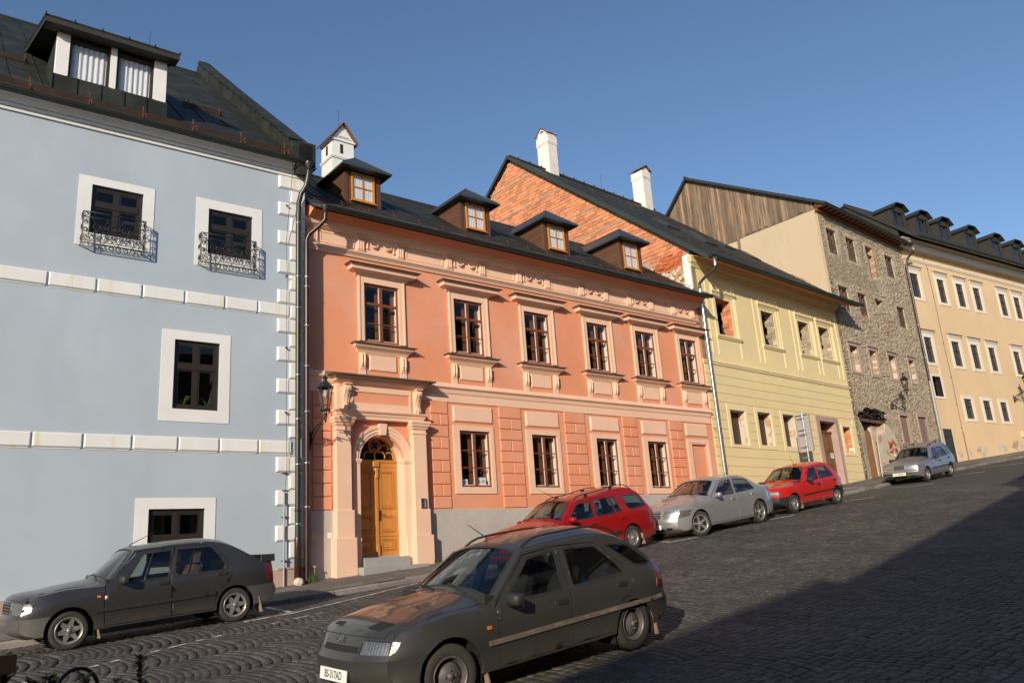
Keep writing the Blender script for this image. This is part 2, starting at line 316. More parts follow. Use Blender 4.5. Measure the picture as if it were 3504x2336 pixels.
# ================================================================== ROAD, PAVEMENT, KERB
def sheet(name, xs, sfun, zfun, m_, parent=None):
    vs = []; fs = []; n = None
    for X in xs:
        row = [(X, Y, zfun(X, Y)) for Y in sfun(X)]; n = len(row); vs += row
    for i in range(len(xs)-1):
        for j in range(n-1): fs.append((i*n+j, i*n+j+1, (i+1)*n+j+1, (i+1)*n+j))
    b = MB(); b.add(vs, fs, True); return add(name, b, m_, parent)
XS = list(np.arange(-60, 121, 1.0))
ground = sheet('ground', [-900, -60, 0, 60, 120, 900], lambda X: [-900, -40, -20, 0, 20, 60, 900], lambda X, Y: min(-4.5, gz(X)-4), 'earth'); tag(ground, kind='structure')
terr = sheet('terrain', XS, lambda X: [-40, -12.0], lambda X, Y: zroad(X, -6)-.02, 'earth'); tag(terr, kind='structure')
FARX = 27.0
road = sheet('road', XS, lambda X: list(np.linspace(-12.05, fy(X)-KERB+.02, 40)), lambda X, Y: zroad(X, Y)-(.016 if X <= FARX+4 and Y > 1 else .0), 'joint'); tag(road, kind='structure')
far = sheet('far_paving', list(np.arange(FARX-.5, 121, .75)), lambda X: list(np.linspace(-12.0, fy(X)-KERB+.01, 40)), lambda X, Y: zroad(X, Y)-.004, 'farcobble', road)
near_s = sheet('near_paving', list(np.arange(-60, FARX-.4, 1.0))+[FARX-.5], lambda X: list(np.linspace(-12.0, 3.6, 30)), lambda X, Y: zroad(X, Y)-.004, 'farcobble', road)
left_s = sheet('side_paving', list(np.arange(-60, -3.4, 1.0))+[-3.5], lambda X: list(np.linspace(3.61, fy(X)-KERB, 30)), lambda X, Y: zroad(X, Y)-.004, 'farcobble', road)
# setts laid in segmental arcs
def cobbles():
    w, pitch, sag, ns = 1.36, 0.114, 0.17, 11
    xs = []; 
    nb = 10; Y0 = 3.3
    recs = []
    for c in range(nb):
        ph = RNG.random()*.11
        for k in range(int((FARX+3.6)/pitch)+8):
            xb = -4.0+k*pitch+ph+.05*math.sin(k*.37+c)+(RNG.random()-.5)*.035
            off = RNG.random()
            jb = (np.arange(ns+1)+0.0)/ns*2-1; jb[1:-1] += (RNG.random(ns-1)-.5)*.10
            for j in range(ns):
                recs.append((c, xb, jb[j], jb[j+1]))
    A = np.array(recs); c, xb, v0, v1 = A.T
    Yc = Y0+w*(c+.5); g = 0.009
    def pt(v, dx, gv):
        v = v+gv; y = Yc+v*w/2; x = xb+sag*(1-v*v)+dx; return x, y
    n = len(A); gv = g/w; jx = (RNG.random((n, 4))-.5)*.014; jy = (RNG.random((n, 4))-.5)*.010
    px = []; 
    for q, (v, dx, s) in enumerate(((v0, g/2, gv), (v0, pitch-g/2, gv), (v1, pitch-g/2, -gv), (v1, g/2, -gv))):
        x, y = pt(v, dx, s); px.append((x+jx[:, q], y+jy[:, q]))
    X = np.stack([p[0] for p in px], 1); Y = np.stack([p[1] for p in px], 1)
    cx, cy = X.mean(1), Y.mean(1)
    fyv = np.interp(cx, FX, FY); keep = (cy < fyv-KERB-.06) & (cx > -3.4) & (cx < FARX)
    keep &= (cx < cy*2.6+14) & (cx > -.25*cy+0.2*cy-3)
    X, Y, cx, cy = X[keep], Y[keep], cx[keep], cy[keep]; n = len(cx)
    def Z(x, y): return np.interp(x, GX, GZ)+np.interp(np.interp(x, FX, FY)-y, [KERB, 4, 11, 18, 60], [-.28, -.335, -.87, -1.4, -3])
    tl = (RNG.random((n, 3))-.5); hz = tl[:, 0]*.005
    sx, sy = tl[:, 1]*.05, tl[:, 2]*.05
    ch = .90
    Xt = cx[:, None]+(X-cx[:, None])*ch; Yt = cy[:, None]+(Y-cy[:, None])*ch
    Zt = Z(Xt, Yt)+hz[:, None]+(Xt-cx[:, None])*sx[:, None]+(Yt-cy[:, None])*sy[:, None]+.004
    Zm = Z(X, Y)-.004+hz[:, None]; Zb = Z(X, Y)-.034
    V = np.stack([np.concatenate([Xt, X, X], 1), np.concatenate([Yt, Y, Y], 1), np.concatenate([Zt, Zm, Zb], 1)], 2)   # n,12,3
    Fq = np.array([[0, 1, 2, 3]]+[[4+i, 4+(i+1) % 4, (i+1) % 4, i] for i in range(4)]+[[8+i, 8+(i+1) % 4, 4+(i+1) % 4, 4+i] for i in range(4)])
    # the 300 that show largest: nearest inside the view
    az = np.degrees(np.arctan2(cx, cy)); inv = (az > 2) & (az < 74) & (cx+cy > 5.2)
    zc = Z(cx, cy); elev = zc/np.hypot(cx, cy); 
    d = np.sqrt(cx**2+cy**2+zc**2); 
    # drop those below the frame
    fx_ = _b; Rv = np.array([[*_r], [*_u], [*_b]]); P = np.stack([cx, cy, zc], 1) @ Rv.T
    sxn = 1.5976*P[:, 0]/-P[:, 2]; syn = 1.5976*P[:, 1]/-P[:, 2]
    ok = (P[:, 2] < 0) & (np.abs(sxn) < 1.02) & (syn > -.6667*1.03) & (syn < 1)
    d2 = np.where(ok, d, 1e9); near = np.argsort(d2)[:300]; rest = np.ones(n, bool); rest[near] = False
    Vr = V[rest]; m = len(Vr)
    me = bpy.data.meshes.new('cobblestones'); me.vertices.add(m*12); me.vertices.foreach_set('co', Vr.reshape(-1).astype(np.float32))
    F = (np.arange(m)[:, None, None]*12+Fq[None]).reshape(-1); nf = m*9
    me.loops.add(nf*4); me.loops.foreach_set('vertex_index', F.astype(np.int32)); me.polygons.add(nf)
    me.polygons.foreach_set('loop_start', np.arange(nf, dtype=np.int32)*4); me.update(calc_edges=True); me.materials.append(M['cobble'])
    o = put('cobblestones', me, road); tag(o, kind='stuff')
    for i in near:
        p = V[i]; c0 = p[:4].mean(0); b = MB(); b.add((p-c0).tolist(), [tuple(f) for f in Fq.tolist()])
        add('cobblestone', b, 'cobble', road, tuple(c0))
cobbles()
# worn parking-bay paint lying on the setts
def line(name, pts, wd, keep=1.0):
    b = MB()
    for (x0, y0), (x1, y1) in zip(pts[:-1], pts[1:]):
        L_ = math.hypot(x1-x0, y1-y0); n = max(2, int(L_/.14)); ux, uy = (x1-x0)/L_, (y1-y0)/L_
        for i in range(n):
            if random.random() > keep: continue
            a, c = (i+.03)/n, (i+.97)/n; j = lambda: random.uniform(-.008, .008)
            q = []
            for t, s_ in ((a, -1), (c, -1), (c, 1), (a, 1)):
                x = x0+(x1-x0)*t-uy*s_*(wd/2+j()); y = y0+(y1-y0)*t+ux*s_*(wd/2+j()); q.append((x, y, zroad(x, y)+.0105))
            b.quad(*q)
    return add(name, b, 'paint', road)
line('bay_line', [(5.3, 13.80), (6.25, 13.86), (7.9, 14.62), (9.7, 15.46)], .10)
line('worn_line', [(1.3, 11.75), (4.2, 12.75), (6.9, 13.45)], .07, .26)
line('bay_mark', [(6.5, 15.75), (6.2, 13.95)], .10)
line('bay_mark', [(16.39, 15.1), (15.95, 13.78), (16.9, 13.62)], .10)
line('bay_mark', [(20.35, 15.0), (20.45, 13.95), (21.4, 13.70)], .10)
line('bay_mark', [(24.6, 15.0), (25.35, 14.25), (26.4, 13.85)], .10)
line('bay_mark', [(31.2, 16.2), (30.45, 14.5), (31.4, 14.1)], .10)
line('bay_mark', [(35.3, 16.4), (35.6, 14.97), (36.9, 14.4)], .12)
line('bay_mark', [(41.3, 16.75), (41.0, 14.9), (42.4, 14.6)], .12)
# pavement
pav = sheet('pavement', XS, lambda X: list(np.linspace(fy(X)-KERB+.24, fy(X)+.6, 8)), lambda X, Y: zpave(X, Y), 'asphalt'); tag(pav, kind='structure')
X = -6.0
while X < 62:
    L_ = random.uniform(.75, 1.15); b = MB(); e = random.uniform(-.012, .012)
    def kp(x, y, dz): return (x, y, dz)
    x0, x1 = X+.008, X+L_-.008; ya0, ya1 = fy(x0)-KERB, fy(x1)-KERB; j = random.uniform(-.012, .012)
    cz = zpave(X, ya0)
    pts = []
    for (x, yy) in ((x0, ya0+j), (x1, ya1-j)):
        zt = zpave(x, yy)+.012+e
        pts += [(x, yy, zt-.22), (x, yy, zt-.03), (x, yy+.03, zt), (x, yy+.25, zt), (x, yy+.25, zt-.22)]
    pts = [(p[0]-x0, p[1]-ya0, p[2]-cz) for p in pts]
    b.add(pts, [(0, 1, 6, 5), (1, 2, 7, 6), (2, 3, 8, 7), (3, 4, 9, 8), (0, 4, 3, 2, 1), (5, 6, 7, 8, 9)])
    add('kerb_stone', b, 'kerb', pav, (x0, ya0, cz)); X += L_
# tufts and stones at the foot of the walls
def tuft(name, x, y, n, h, sp, label, zf=zpave, cat='weeds'):
    b = MB()
    for i in range(n):
        a = random.uniform(0, 6.28); r_ = sp*random.random()**.5; px, py = r_*math.cos(a), r_*math.sin(a)*.5; hh = h*random.uniform(.5, 1.1)
        dx, dy = random.uniform(-.35, .35)*hh, random.uniform(-.35, .35)*hh; w_ = .006+.004*random.random()
        z0 = zf(x+px, y+py)-zf(x, y)-.01
        b.add([(px-w_, py, z0), (px+w_, py, z0), (px+dx*.5+w_*.7, py+dy*.5, z0+hh*.6), (px+dx*.5-w_*.7, py+dy*.5, z0+hh*.6), (px+dx, py+dy, z0+hh)], [(0, 1, 2, 3), (3, 2, 4)])
    o = add(name, b, 'grass', None, (x, y, zf(x, y))); tag(o, label, cat); return o
# ================================================================== SALMON-PINK HOUSE
PK = Bld('pink_house', 'salmon pink two-storey house with peach stucco frieze and arched wooden door', 'house', (8.322, 18.0), 0, -.08)
WX = [(1.63, 2.68), (4.47, 5.50), (7.05, 8.06), (9.66, 10.63), (11.93, 12.90), (14.22, 15.15)]     # upper openings
GXW = [(4.46, 5.49), (7.02, 8.00), (9.63, 10.57), (11.97, 12.92)]
UZ = (5.81, 7.40); GZW = (2.11, 3.63)
DC, DR, DSP = 2.055, .637, 2.72
arch_in = [(DC+DR*math.cos(a), DSP+DR*math.sin(a)) for a in np.linspace(0, math.pi, 25)]
door_hole = [(DC+DR, .41)]+arch_in+[(DC-DR, .41)]
holes = [rect(a, b, *UZ) for a, b in WX]+[rect(a, b, *GZW) for a, b in GXW]+[door_hole, rect(14.23, 15.03, 1.3, 3.62)]
PK.p('wall', wall([(0, -.4), (15.5, .2), (15.5, 9.35), (0, 9.35)], holes, 8.5, .07), 'salmon')
b = MB(); b.prof([(0.02, 9.3), (8.45, 9.3), (8.45, 9.5), (6.9, 9.5), (3.45, 11.95)], 0.01, .25); b.prof([(0.02, 9.3), (8.45, 9.3), (8.45, 9.5), (6.9, 9.5), (3.45, 11.95)], 15.2, 15.45); PK.p('gable_wall', b, 'salmon')
b = MB(); b.quad((14.23, .07, 1.3), (15.03, .07, 1.3), (15.03, .07, 3.62), (14.23, .07, 3.62)); PK.p('blind_panel', b, 'salmon')
# plinth
b = MB(); b.blk(.12, .70, -.03, .02, -.25, 1.535, .01); PK.p('plinth_slab', b, 'granite')
b = MB(); b.blk(3.31, 9.3, -.03, .02, -.15, 1.53, .01); PK.p('plinth_slab', b, 'granite')
b = MB(); b.blk(9.3, 15.42, -.03, .02, .2, 1.90, .01); PK.p('plinth_slab', b, 'granite')
# windows: outer sash near the face, white reveal, inner sash behind
def box_window(w, h, rows, name='window'):
    fr = MB(); f = .055; y0, y1 = .035, .085
    fr.ring((0, w, 0, h), (f, w-f, f, h-f), y0, y1); fr.box(w/2-.04, w/2+.04, y0-.008, y1, f, h-f)
    zs = [f]+rows+[h-f]
    for k, z in enumerate(rows):
        t = .035 if (k == len(rows)-1 and h < 99 and name == 'tall') else .012
        fr.box(f, w/2-.04, y0 if t > .02 else y0+.015, y1, z-t, z+t); fr.box(w/2+.04, w-f, y0 if t > .02 else y0+.015, y1, z-t, z+t)
    fr.box(-.01, w+.01, y0-.025, y0, -.015, .03)
    gl = MB(); 
    sash = MB()
    for (a, c) in ((f, w/2-.04), (w/2+.04, w-f)):     # white strips: sunlight on the brown sash edges, put in as colour
        sash.ring((a, c, f, h-f), (a+.022, c-.012, f+.018, h-f-.008), y0+.02, y1-.008)
        for z in rows: sash.box(a, c, y0+.022, y1-.01, z-.010, z+.010)
    rv = MB(); rv.add([(0,.085,0),(w,.085,0),(w,.085,h),(0,.085,h),(0,.30,0),(w,.30,0),(w,.30,h),(0,.30,h)], [(0,1,5,4),(1,2,6,5),(2,3,7,6),(3,0,4,7)])
    inn = MB(); yi0, yi1 = .235, .285; g = .10
    inn.ring((0, w, 0, h), (g, w-g, g*.8, h-g*.8), yi0, yi1); inn.box(w/2-.06, w/2+.06, yi0, yi1, g*.8, h-g*.8)
    for z in rows: inn.box(g, w/2-.06, yi0+.01, yi1-.01, z-.014, z+.014); inn.box(w/2+.06, w-g, yi0+.01, yi1-.01, z-.014, z+.014)
    rm = room(0, w, 0, h, .30, 1.5)
    pm = []
    for (a, c) in ((f, w/2-.04), (w/2+.04, w-f)):
        for z0, z1 in zip(zs[:-1], zs[1:]): pm.append(((a, z0), MB().box(0, c-a, .058, .062, 0, z1-z0).mesh('pane', 'glass')))
    return dict(frame=fr.mesh('window', 'brownwood'), sash=sash.mesh('sash_edge', 'whitetrim'), rv=rv.mesh('window_reveal', 'whitereveal'), inn=inn.mesh('inner_sash', 'brownwood'), rm=rm.mesh('room', 'dark'), pm=pm)
def set_window(B, kit, x, z):
    o = B.p('window', kit['frame'], None, (x, 0, z))
    put('sash_edge', kit['sash'], o); put('window_reveal', kit['rv'], o); put('inner_sash', kit['inn'], o); put('room', kit['rm'], o)
    for (a, c), me in kit['pm']: put('pane', me, o, (a, 0, c))
    return o
for a, c in WX: set_window(PK, box_window(c-a, UZ[1]-UZ[0], [.52, 1.05], 'tall'), a, UZ[0])
for k, (a, c) in enumerate(GXW):
    o = set_window(PK, box_window(c-a, GZW[1]-GZW[0], [.53, 1.0]), a, GZW[0])
    if k == 0:
        for (x_, w_, h_, t_) in ((.07, .21, .16, 'Q'), (.60, .29, .21, 'L 13')):
            b = MB(); b.blk(0, w_, 0, .008, 0, h_, .004); cd = add('paper_card', b, 'paper', o, (x_, .095, .06)); put('card_lettering', textmesh(t_, .11, 'ink', 'card_lettering', .002), cd, (w_/2, -.002, h_*.48), (R(90), 0, 0))
# upper window surrounds
for a, c in WX:
    cx = (a+c)/2; ow = (c-a)/2+.17
    b = MB(); b.ring((cx-ow, cx+ow, UZ[0], 7.62), (a, c, UZ[0], UZ[1]), -.035, .0); b.ring((cx-ow, cx+ow, UZ[0], 7.62), (cx-ow+.045, cx+ow-.045, UZ[0], 7.575), -.055, -.035)
    PK.p('window_surround', b, 'peach')
    hw = ow+.03
    b = MB(); b.stack(cx-hw, cx+hw, [(7.57, .04), (7.60, .07), (7.64, .10), (7.66, .16), (7.68, .24), (7.77, .25), (7.775, .27), (7.80, .28)]); PK.p('window_hood', b, 'peach')
    b = MB(); b.stack(cx-hw, cx+hw, [(7.80, .34), (7.815, .35), (7.83, .10)]); PK.p('hood_capping', b, 'ltop')
    b = MB(); b.stack(cx-ow, cx+ow, [(5.50, .035), (5.53, .05), (5.56, .07), (5.60, .12), (5.63, .16), (5.67, .17), (5.69, .19), (5.70, .19)]); PK.p('window_sill', b, 'peach')
    b = MB(); b.stack(cx-ow, cx+ow, [(5.70, .24), (5.715, .24), (5.75, .03)]); PK.p('sill_capping', b, 'ltop')
    b = MB(); b.box(cx-ow, cx-ow+.185, -.03, 0, 4.90, 5.51); b.box(cx+ow-.185, cx+ow, -.03, 0, 4.90, 5.51); b.box(cx-ow+.185, cx+ow-.185, -.022, 0, 5.47, 5.51)
    PK.p('apron_strip', b, 'peach')
    for sx in (cx-ow+.0925, cx+ow-.0925):
        b = MB()
        for d in (-.04, .04):
            b.blk(-.027+d, .027+d, -.075, 0, .05, .33, .018); b.lathe([(0, -.03), (.022, -.022), (.03, 0), (.022, .022), (0, .03)], (d, -.04, .02), 8)
        b.box(-.075, .075, -.02, 0, -.06, .36); PK.p('fluted_bracket', b, 'peach', (sx, -.03, 5.13))
    b = MB(); b.blk(cx-.40, cx+.40, -.035, 0, 5.045, 5.455, .02); PK.p('apron_panel', b, 'peach')
# string course
b = MB(); b.stack(0.02, 15.36, [(4.385, .03), (4.61, .03), (4.62, .05), (4.66, .06), (4.72, .07), (4.75, .10), (4.77, .13), (4.79, .13), (4.83, .05), (4.915, .03)]); PK.p('string_course', b, 'peach')
# cornice and frieze
b = MB(); b.stack(0.05, 15.25, [(8.045, .03), (8.07, .05), (8.10, .05), (8.11, .07), (8.14, .09), (8.16, .12), (8.20, .13), (8.22, .10), (8.235, .03)]); PK.p('frieze_moulding', b, 'peach')
b = MB(); b.box(0.05, 15.25, -.035, 0, 8.235, 8.66); PK.p('frieze_band', b, 'peach')
b = MB(); b.stack(0.0, 15.30, [(8.64, .05), (8.665, .09), (8.69, .12), (8.71, .12), (8.72, .16), (8.76, .18), (8.80, .19), (8.83, .22)]); PK.p('crown_moulding', b, 'peach')
b = MB(); b.prof([(-.20, 8.83), (-.30, 8.86), (-.44, 8.93), (-.56, 8.97), (-.56, 9.02), (.1, 9.3), (.1, 8.83)], 0.0, 15.45); PK.p('eave_cove', b, 'salmon')
TG = [(.11,.32),(1.43,1.66),(2.64,2.87),(4.24,4.47),(5.43,5.65),(6.83,7.04),(7.97,8.18),(9.44,9.64),(10.55,10.75),(11.68,11.87),(12.78,12.97),(13.95,14.14),(15.03,15.21)]
tg = MB(); tg.box(-.105, .105, -.04, 0, 0, .39)
for d in (-.066, 0, .066): tg.blk(-.024+d, .024+d, -.065, -.04, .03, .33, .01)
tg.box(-.12, .12, -.07, 0, .345, .39); tgm = tg.mesh('triglyph', 'peach')
for a, c in TG: PK.p('triglyph', tgm, None, ((a+c)/2, -.035, 8.255))
def garland(w):
    b = MB()
    for s_ in (-1, 1):
        pts = []; rs = []
        for i in range(17):
            t = i/16; x = s_*(w*.045+t*w*.36); z = -.13*math.sin(math.pi*t)
            pts.append((x, -.03-.02*math.sin(math.pi*t), z)); rs.append(.008+.020*math.sin(math.pi*t)**2+.006*(i % 2))
        b.tube(pts, rs, 7)
        x = s_*w*.44
        b.tube([(x, -.02, .03), (x, -.025, -.04), (x+s_*.004, -.025, -.13), (x+s_*.006, -.02, -.20)], [.008, .02, .016, .034], 7)
        b.lathe([(0, -.02), (.02, 0), (0, .02)], (x, -.03, .04), 7)
    b.lathe([(0, -.025), (.028, 0), (0, .025)], (0, -.03, .005), 8); return b
for i in range(len(TG)-1):
    a, c = TG[i][1]+.04, TG[i+1][0]-.04
    if i % 2: PK.p('garland', garland(c-a), 'peach', ((a+c)/2, -.035, 8.55))
    else:
        b = MB(); b.ring((a+.03, c-.03, 8.29, 8.60), (a+.065, c-.065, 8.325, 8.575), -.05, -.035); PK.p('frieze_panel', b, 'peach')
# ground floor: surrounds, panels, rustication
for k, (a, c) in enumerate(GXW):
    o0, o1 = [(4.25,5.62),(6.81,8.12),(9.41,10.70),(11.74,12.98)][k]
    b = MB(); b.ring((o0, o1, 1.93, 3.77), (a, c, *GZW), -.03, 0); PK.p('window_surround', b, 'peach')
    b = MB(); b.blk(o0+.02, o1-.01, -.045, 0, 3.86, 4.30, .03); PK.p('wall_panel', b, 'peach')
b = MB(); b.blk(13.97, 15.13, -.045, 0, 3.89, 4.33, .03); PK.p('wall_panel', b, 'peach')
b = MB(); b.ring((13.96, 15.16, 1.3, 3.79), (14.10, 15.06, 1.3, 3.66), -.03, 0); b.ring((14.10, 15.06, 1.3, 3.66), (14.23, 15.03, 1.3, 3.62), -.012, 0); PK.p('door_surround', b, 'peach')
zr_ = [1.545+.3125*i for i in range(10)]
for k, (a, c) in enumerate([(.186,.668),(3.55,4.10),(5.85,6.655),(8.35,9.195),(10.87,11.53),(13.15,13.81)]):
    for i in range(9):
        z0, z1 = zr_[i]+.012, zr_[i+1]-.012
        if k >= 3 and i == 0: continue
        if k >= 3 and i == 1: z0 = max(z0, 1.92)
        if i == 8: z1 = 4.38
        if i % 2 == 0 or k > 99: segs = [(a, c)]
        else: segs = [(a, (a+c)/2-.012), ((a+c)/2+.012, c)]
        for s0, s1 in segs:
            b = MB(); b.blk(0, s1-s0, -.03, .0, 0, z1-z0, .012); PK.p('rusticated_block', b, 'salmon', (s0, 0, z0))
# little things fixed to the wall
b = MB(); b.box(.14, .31, -.045, -.03, .85, 1.06); b.ring((.13,.32,.84,1.07), (.145,.305,.855,1.055), -.05, -.03); PK.p('meter_box', b, 'creambox')
b = MB(); b.box(.545, .655, -.04, -.029, .90, 1.03); PK.p('small_hatch', b, 'whitetrim')
# ------------------------------------------------------------------ portal
for (x0, x1) in ((.72, 1.10), (2.88, 3.26)): b = MB(); b.box(x0, x1, -.20, 0, 1.52, 3.42); PK.p('pilaster', b, 'peach')
for (x0, x1, xc0, xc1) in ((.68, 1.16, .63, 1.19), (2.84, 3.30, 2.80, 3.34)):
    b = MB(); b.blk(x0, x1, -.235, 0, .88, 1.53, .015); b.blk(xc0, xc1, -.285, 0, -.12 if x0 < 1 else .0, .89, .015); PK.p('pedestal', b, 'peach')
for (x0, x1) in ((.72, 1.10), (2.88, 3.26)):
    b = MB(); b.stack(x0, x1, [(3.42, .002), (3.43, .02), (3.46, .02), (3.47, 0), (3.54, 0), (3.56, .03), (3.60, .04), (3.63, .07), (3.68, .08), (3.70, .10), (3.76, .10)], 0, -.20); PK.p('capital', b, 'peach')
b = MB(); b.stack(.74, 3.24, [(3.74, 0), (3.82, 0), (3.83, .02), (3.88, .03), (3.90, .06), (3.93, .08), (3.95, .08)], 0, -.17); PK.p('entablature', b, 'peach')
b = MB(); b.box(.76, 3.20, -.13, 0, 3.95, 4.60); b.ring((1.12, 2.88, 3.97, 4.56), (1.20, 2.82, 4.15, 4.43), -.16, -.13); PK.p('attic', b, 'peach')
b = MB(); b.box(1.20, 2.82, -.137, -.13, 4.15, 4.43); PK.p('attic_panel', b, 'salmon')
cs = [(0, 0), (-.05, .0), (-.09, .03), (-.10, .08), (-.06, .12), (-.05, .20), (-.07, .30), (-.12, .40), (-.17, .46), (-.18, .52), (-.15, .57), (-.16, .60), (0, .60)]
for x in (1.0, 3.05):
    b = MB(); b.prof([(y-.13, z) for y, z in cs], -.075, .075); b.prof([(y-.145, z+.0) for y, z in cs[2:10]]+[(-.1, .5), (-.1, .05)], -.022, .022)
    for s_ in (-1, 1): b.lathe([(.0, -.01), (.028, -.01), (.032, 0), (.028, .01), (0, .01)], (s_*.07, -.13-.12, .5), 10, 'x')
    b.box(-.10, .10, -.33, -.13, .60, .625); b.tube([(0, -.19, .06), (0, -.20, 0), (0, -.17, -.06)], [.045, .035, .012], 8); PK.p('console', b, 'peach', (x, 0, 3.97))
b = MB(); b.stack(.84, 3.14, [(4.56, .02), (4.60, .03), (4.62, .06), (4.66, .14), (4.68, .16), (4.74, .17), (4.76, .21), (4.80, .22)], 0, -.13); PK.p('portal_cornice', b, 'peach')
b = MB(); b.add([(.50,-.47,4.80),(3.48,-.47,4.80),(3.48,.0,4.92),(.50,.0,4.92),(.50,-.47,4.765),(3.48,-.47,4.765),(3.48,0,4.79),(.50,0,4.79)], [(0,1,2,3),(7,6,5,4),(0,4,5,1),(1,5,6,2),(3,2,6,7),(0,3,7,4)]); PK.p('portal_capping', b, 'ltop')
for (x0, x1, x2, x3) in ((DC-.835, DC-DR, DC-.86, DC-DR+.01), (DC+DR, DC+.835, DC+DR-.01, DC+.86)): b = MB(); b.box(x0, x1, -.05, .0, .60, 2.68); b.blk(x2, x3, -.07, 0, .2, .885, .01); PK.p('inner_pilaster', b, 'peach')
for x0, x1 in ((DC-.835, DC-DR), (DC+DR, DC+.835)):
    b = MB(); b.stack(x0, x1, [(2.66, .0), (2.68, .015), (2.70, .02), (2.73, .035), (2.765, .035), (2.77, .0)], .12, -.05); PK.p('impost', b, 'peach')
def arc_band(r0, r1, y0, y1, n=28):
    b = MB(); vs = []; fs = []
    for i in range(n+1):
        a = math.pi*i/n
        for r_, y in ((r0, y0), (r1, y0), (r1, y1), (r0, y1)): vs.append((DC+r_*math.cos(a), y, 2.765-.0+r_*math.sin(a)))
    for i in range(n):
        for j in range(4): fs.append((i*4+j, i*4+(j+1) % 4, (i+1)*4+(j+1) % 4, (i+1)*4+j))
    return b.add(vs, fs)
b = arc_band(DR, .70, -.035, .0); c2 = arc_band(.70, .79, -.055, .0); b.add(c2.v, c2.f); c2 = arc_band(.79, .86, -.075, .0); b.add(c2.v, c2.f); PK.p('archivolt', b, 'peach')
b = MB(); b.prof([(DC-.075, 2.765+DR-.02), (DC+.075, 2.765+DR-.02), (DC+.115, 2.765+.90), (DC-.115, 2.765+.90)], -.115, 0, 'y'); PK.p('keystone', b, 'peach')
# reveal of the doorway
b = MB(); DQ = DR-.006; hp = [(DC+DQ, .2)]+[(DC+DQ*math.cos(a), 2.765+DQ*math.sin(a)-.0) for a in np.linspace(0, math.pi, 29)]+[(DC-DQ, .2)]
for i in range(len(hp)-1): b.quad((hp[i][0], -.02, hp[i][1]), (hp[i+1][0], -.02, hp[i+1][1]), (hp[i+1][0], .42, hp[i+1][1]), (hp[i][0], .42, hp[i][1]))
PK.p('door_reveal', b, 'peach')
# the wooden double door with fanlight
def leaf(w, h):
    b = MB(); b.box(0, w, 0, .05, 0, h); s_ = .085
    for z0, z1 in ((.12, .42), (.56, .98), (1.13, h-.08)):
        b.ring((s_, w-s_, z0, z1), (s_+.02, w-s_-.02, z0+.02, z1-.02), -.014, 0); b.ring((s_+.03, w-s_-.03, z0+.03, z1-.03), (s_+.055, w-s_-.055, z0+.055, z1-.055), -.024, 0)
        b.blk(s_+.07, w-s_-.07, -.012, 0, z0+.07, z1-.07, .012)
    b.box(0, w, -.02, 0, .47, .50); return b
dz0, dz1 = .455, 2.62
door = PK.p('door', leaf(.60, dz1-dz0), 'doorwood', (DC+.02, .34, dz0))
o = add('door_leaf', leaf(.62, dz1-dz0), 'doorwood', door, (-.655, 0, 0))
b = MB(); b.box(-.035, .03, -.035, .01, .0, dz1-dz0); b.blk(-.05, .045, -.06, .0, -.0, .28, .01); b.blk(-.045, .04, -.055, 0, 1.9, 2.16, .01); add('astragal', b, 'doorwood', door, (0, 0, 0))
b = MB(); b.box(.055, .095, -.03, 0, .85, 1.10); b.tube([(.075, -.03, 1.0), (.075, -.08, 1.0), (.19, -.085, .99)], .011, 8); add('door_handle', b, 'iron', door)
b = MB(); b.box(DC-DR, DC+DR, .33, .42, 2.62, 2.78); b.stack(DC-.56, DC+.56, [(2.72, 0), (2.75, .03), (2.79, .04), (2.80, .04)], .42, .34); b.blk(DC-.09, DC+.09, .29, .34, 2.64, 2.78, .01); PK.p('door_transom', b, 'doorwood')
fan = MB(); cz = 2.80
def ringtube(b, cx, cz, r_, a0, a1, rr, y=.37, n=18): b.tube([(cx+r_*math.cos(a), y, cz+r_*math.sin(a)) for a in np.linspace(a0, a1, n)], rr, 7)
ringtube(fan, DC, cz, DR-.05, 0, math.pi, .028, n=30); fan.box(DC-DR, DC+DR, .35, .39, cz-.02, cz+.02)
ringtube(fan, DC, cz+.385, .165, 0, 2*math.pi, .02)
for k in range(4):
    a = math.pi/4+k*math.pi/2; ringtube(fan, DC+.065*math.cos(a), cz+.385+.065*math.sin(a), .062, a-1.9, a+1.9, .012, n=12)
for s_ in (-1, 1):
    for k, (dx, dz_) in enumerate(((.30, .29), (.44, .10), (.19, .11))): ringtube(fan, DC+s_*dx*.95, cz+dz_, .118, (-.5 if s_ > 0 else math.pi-2.3)+(.6 if k == 0 else 0), (2.3 if s_ > 0 else math.pi+.5)+(.6 if k == 0 else 0), .016, n=14)
fan.tube([(DC, .37, cz), (DC, .37, cz+.22)], .02, 6)
fo = PK.p('fanlight', fan, 'doorwood')
b = MB(); pts = [(DC+(DR-.02)*math.cos(a), cz+(DR-.02)*math.sin(a)) for a in np.linspace(0, math.pi, 20)]; b.prof(pts, .395, .40, 'y'); add('pane', b, 'glass', fo)
b = room(DC-.75, DC+.75, .2, 3.6, .43, 1.6); PK.p('hallway', b, 'dark')
b = MB(); b.blk(DC-DR-.0, DC+DR, -.16, .5, .18, .41, .01); b.box(DC-DR, DC+DR, .3, .45, .41, .456); PK.p('step', b, 'step')
b = MB(); b.blk(1.20, 3.02, -.52, .0, -.15, .20, .01); PK.p('step', b, 'step')
ic = MB(); ic.box(0, .125, -.03, 0, 0, .225); ic.ring((-.01, .135, -.01, .235), (.012, .113, .012, .213), -.045, 0); io = PK.p('intercom', ic, 'steel', (3.03, -.20, 1.56))
b = MB(); b.box(.03, .095, -.035, -.03, .13, .195); 
for i in range(3): b.box(.04, .085, -.036, -.03, .03+i*.028, .045+i*.028)
add('button_panel', b, 'ink', io)
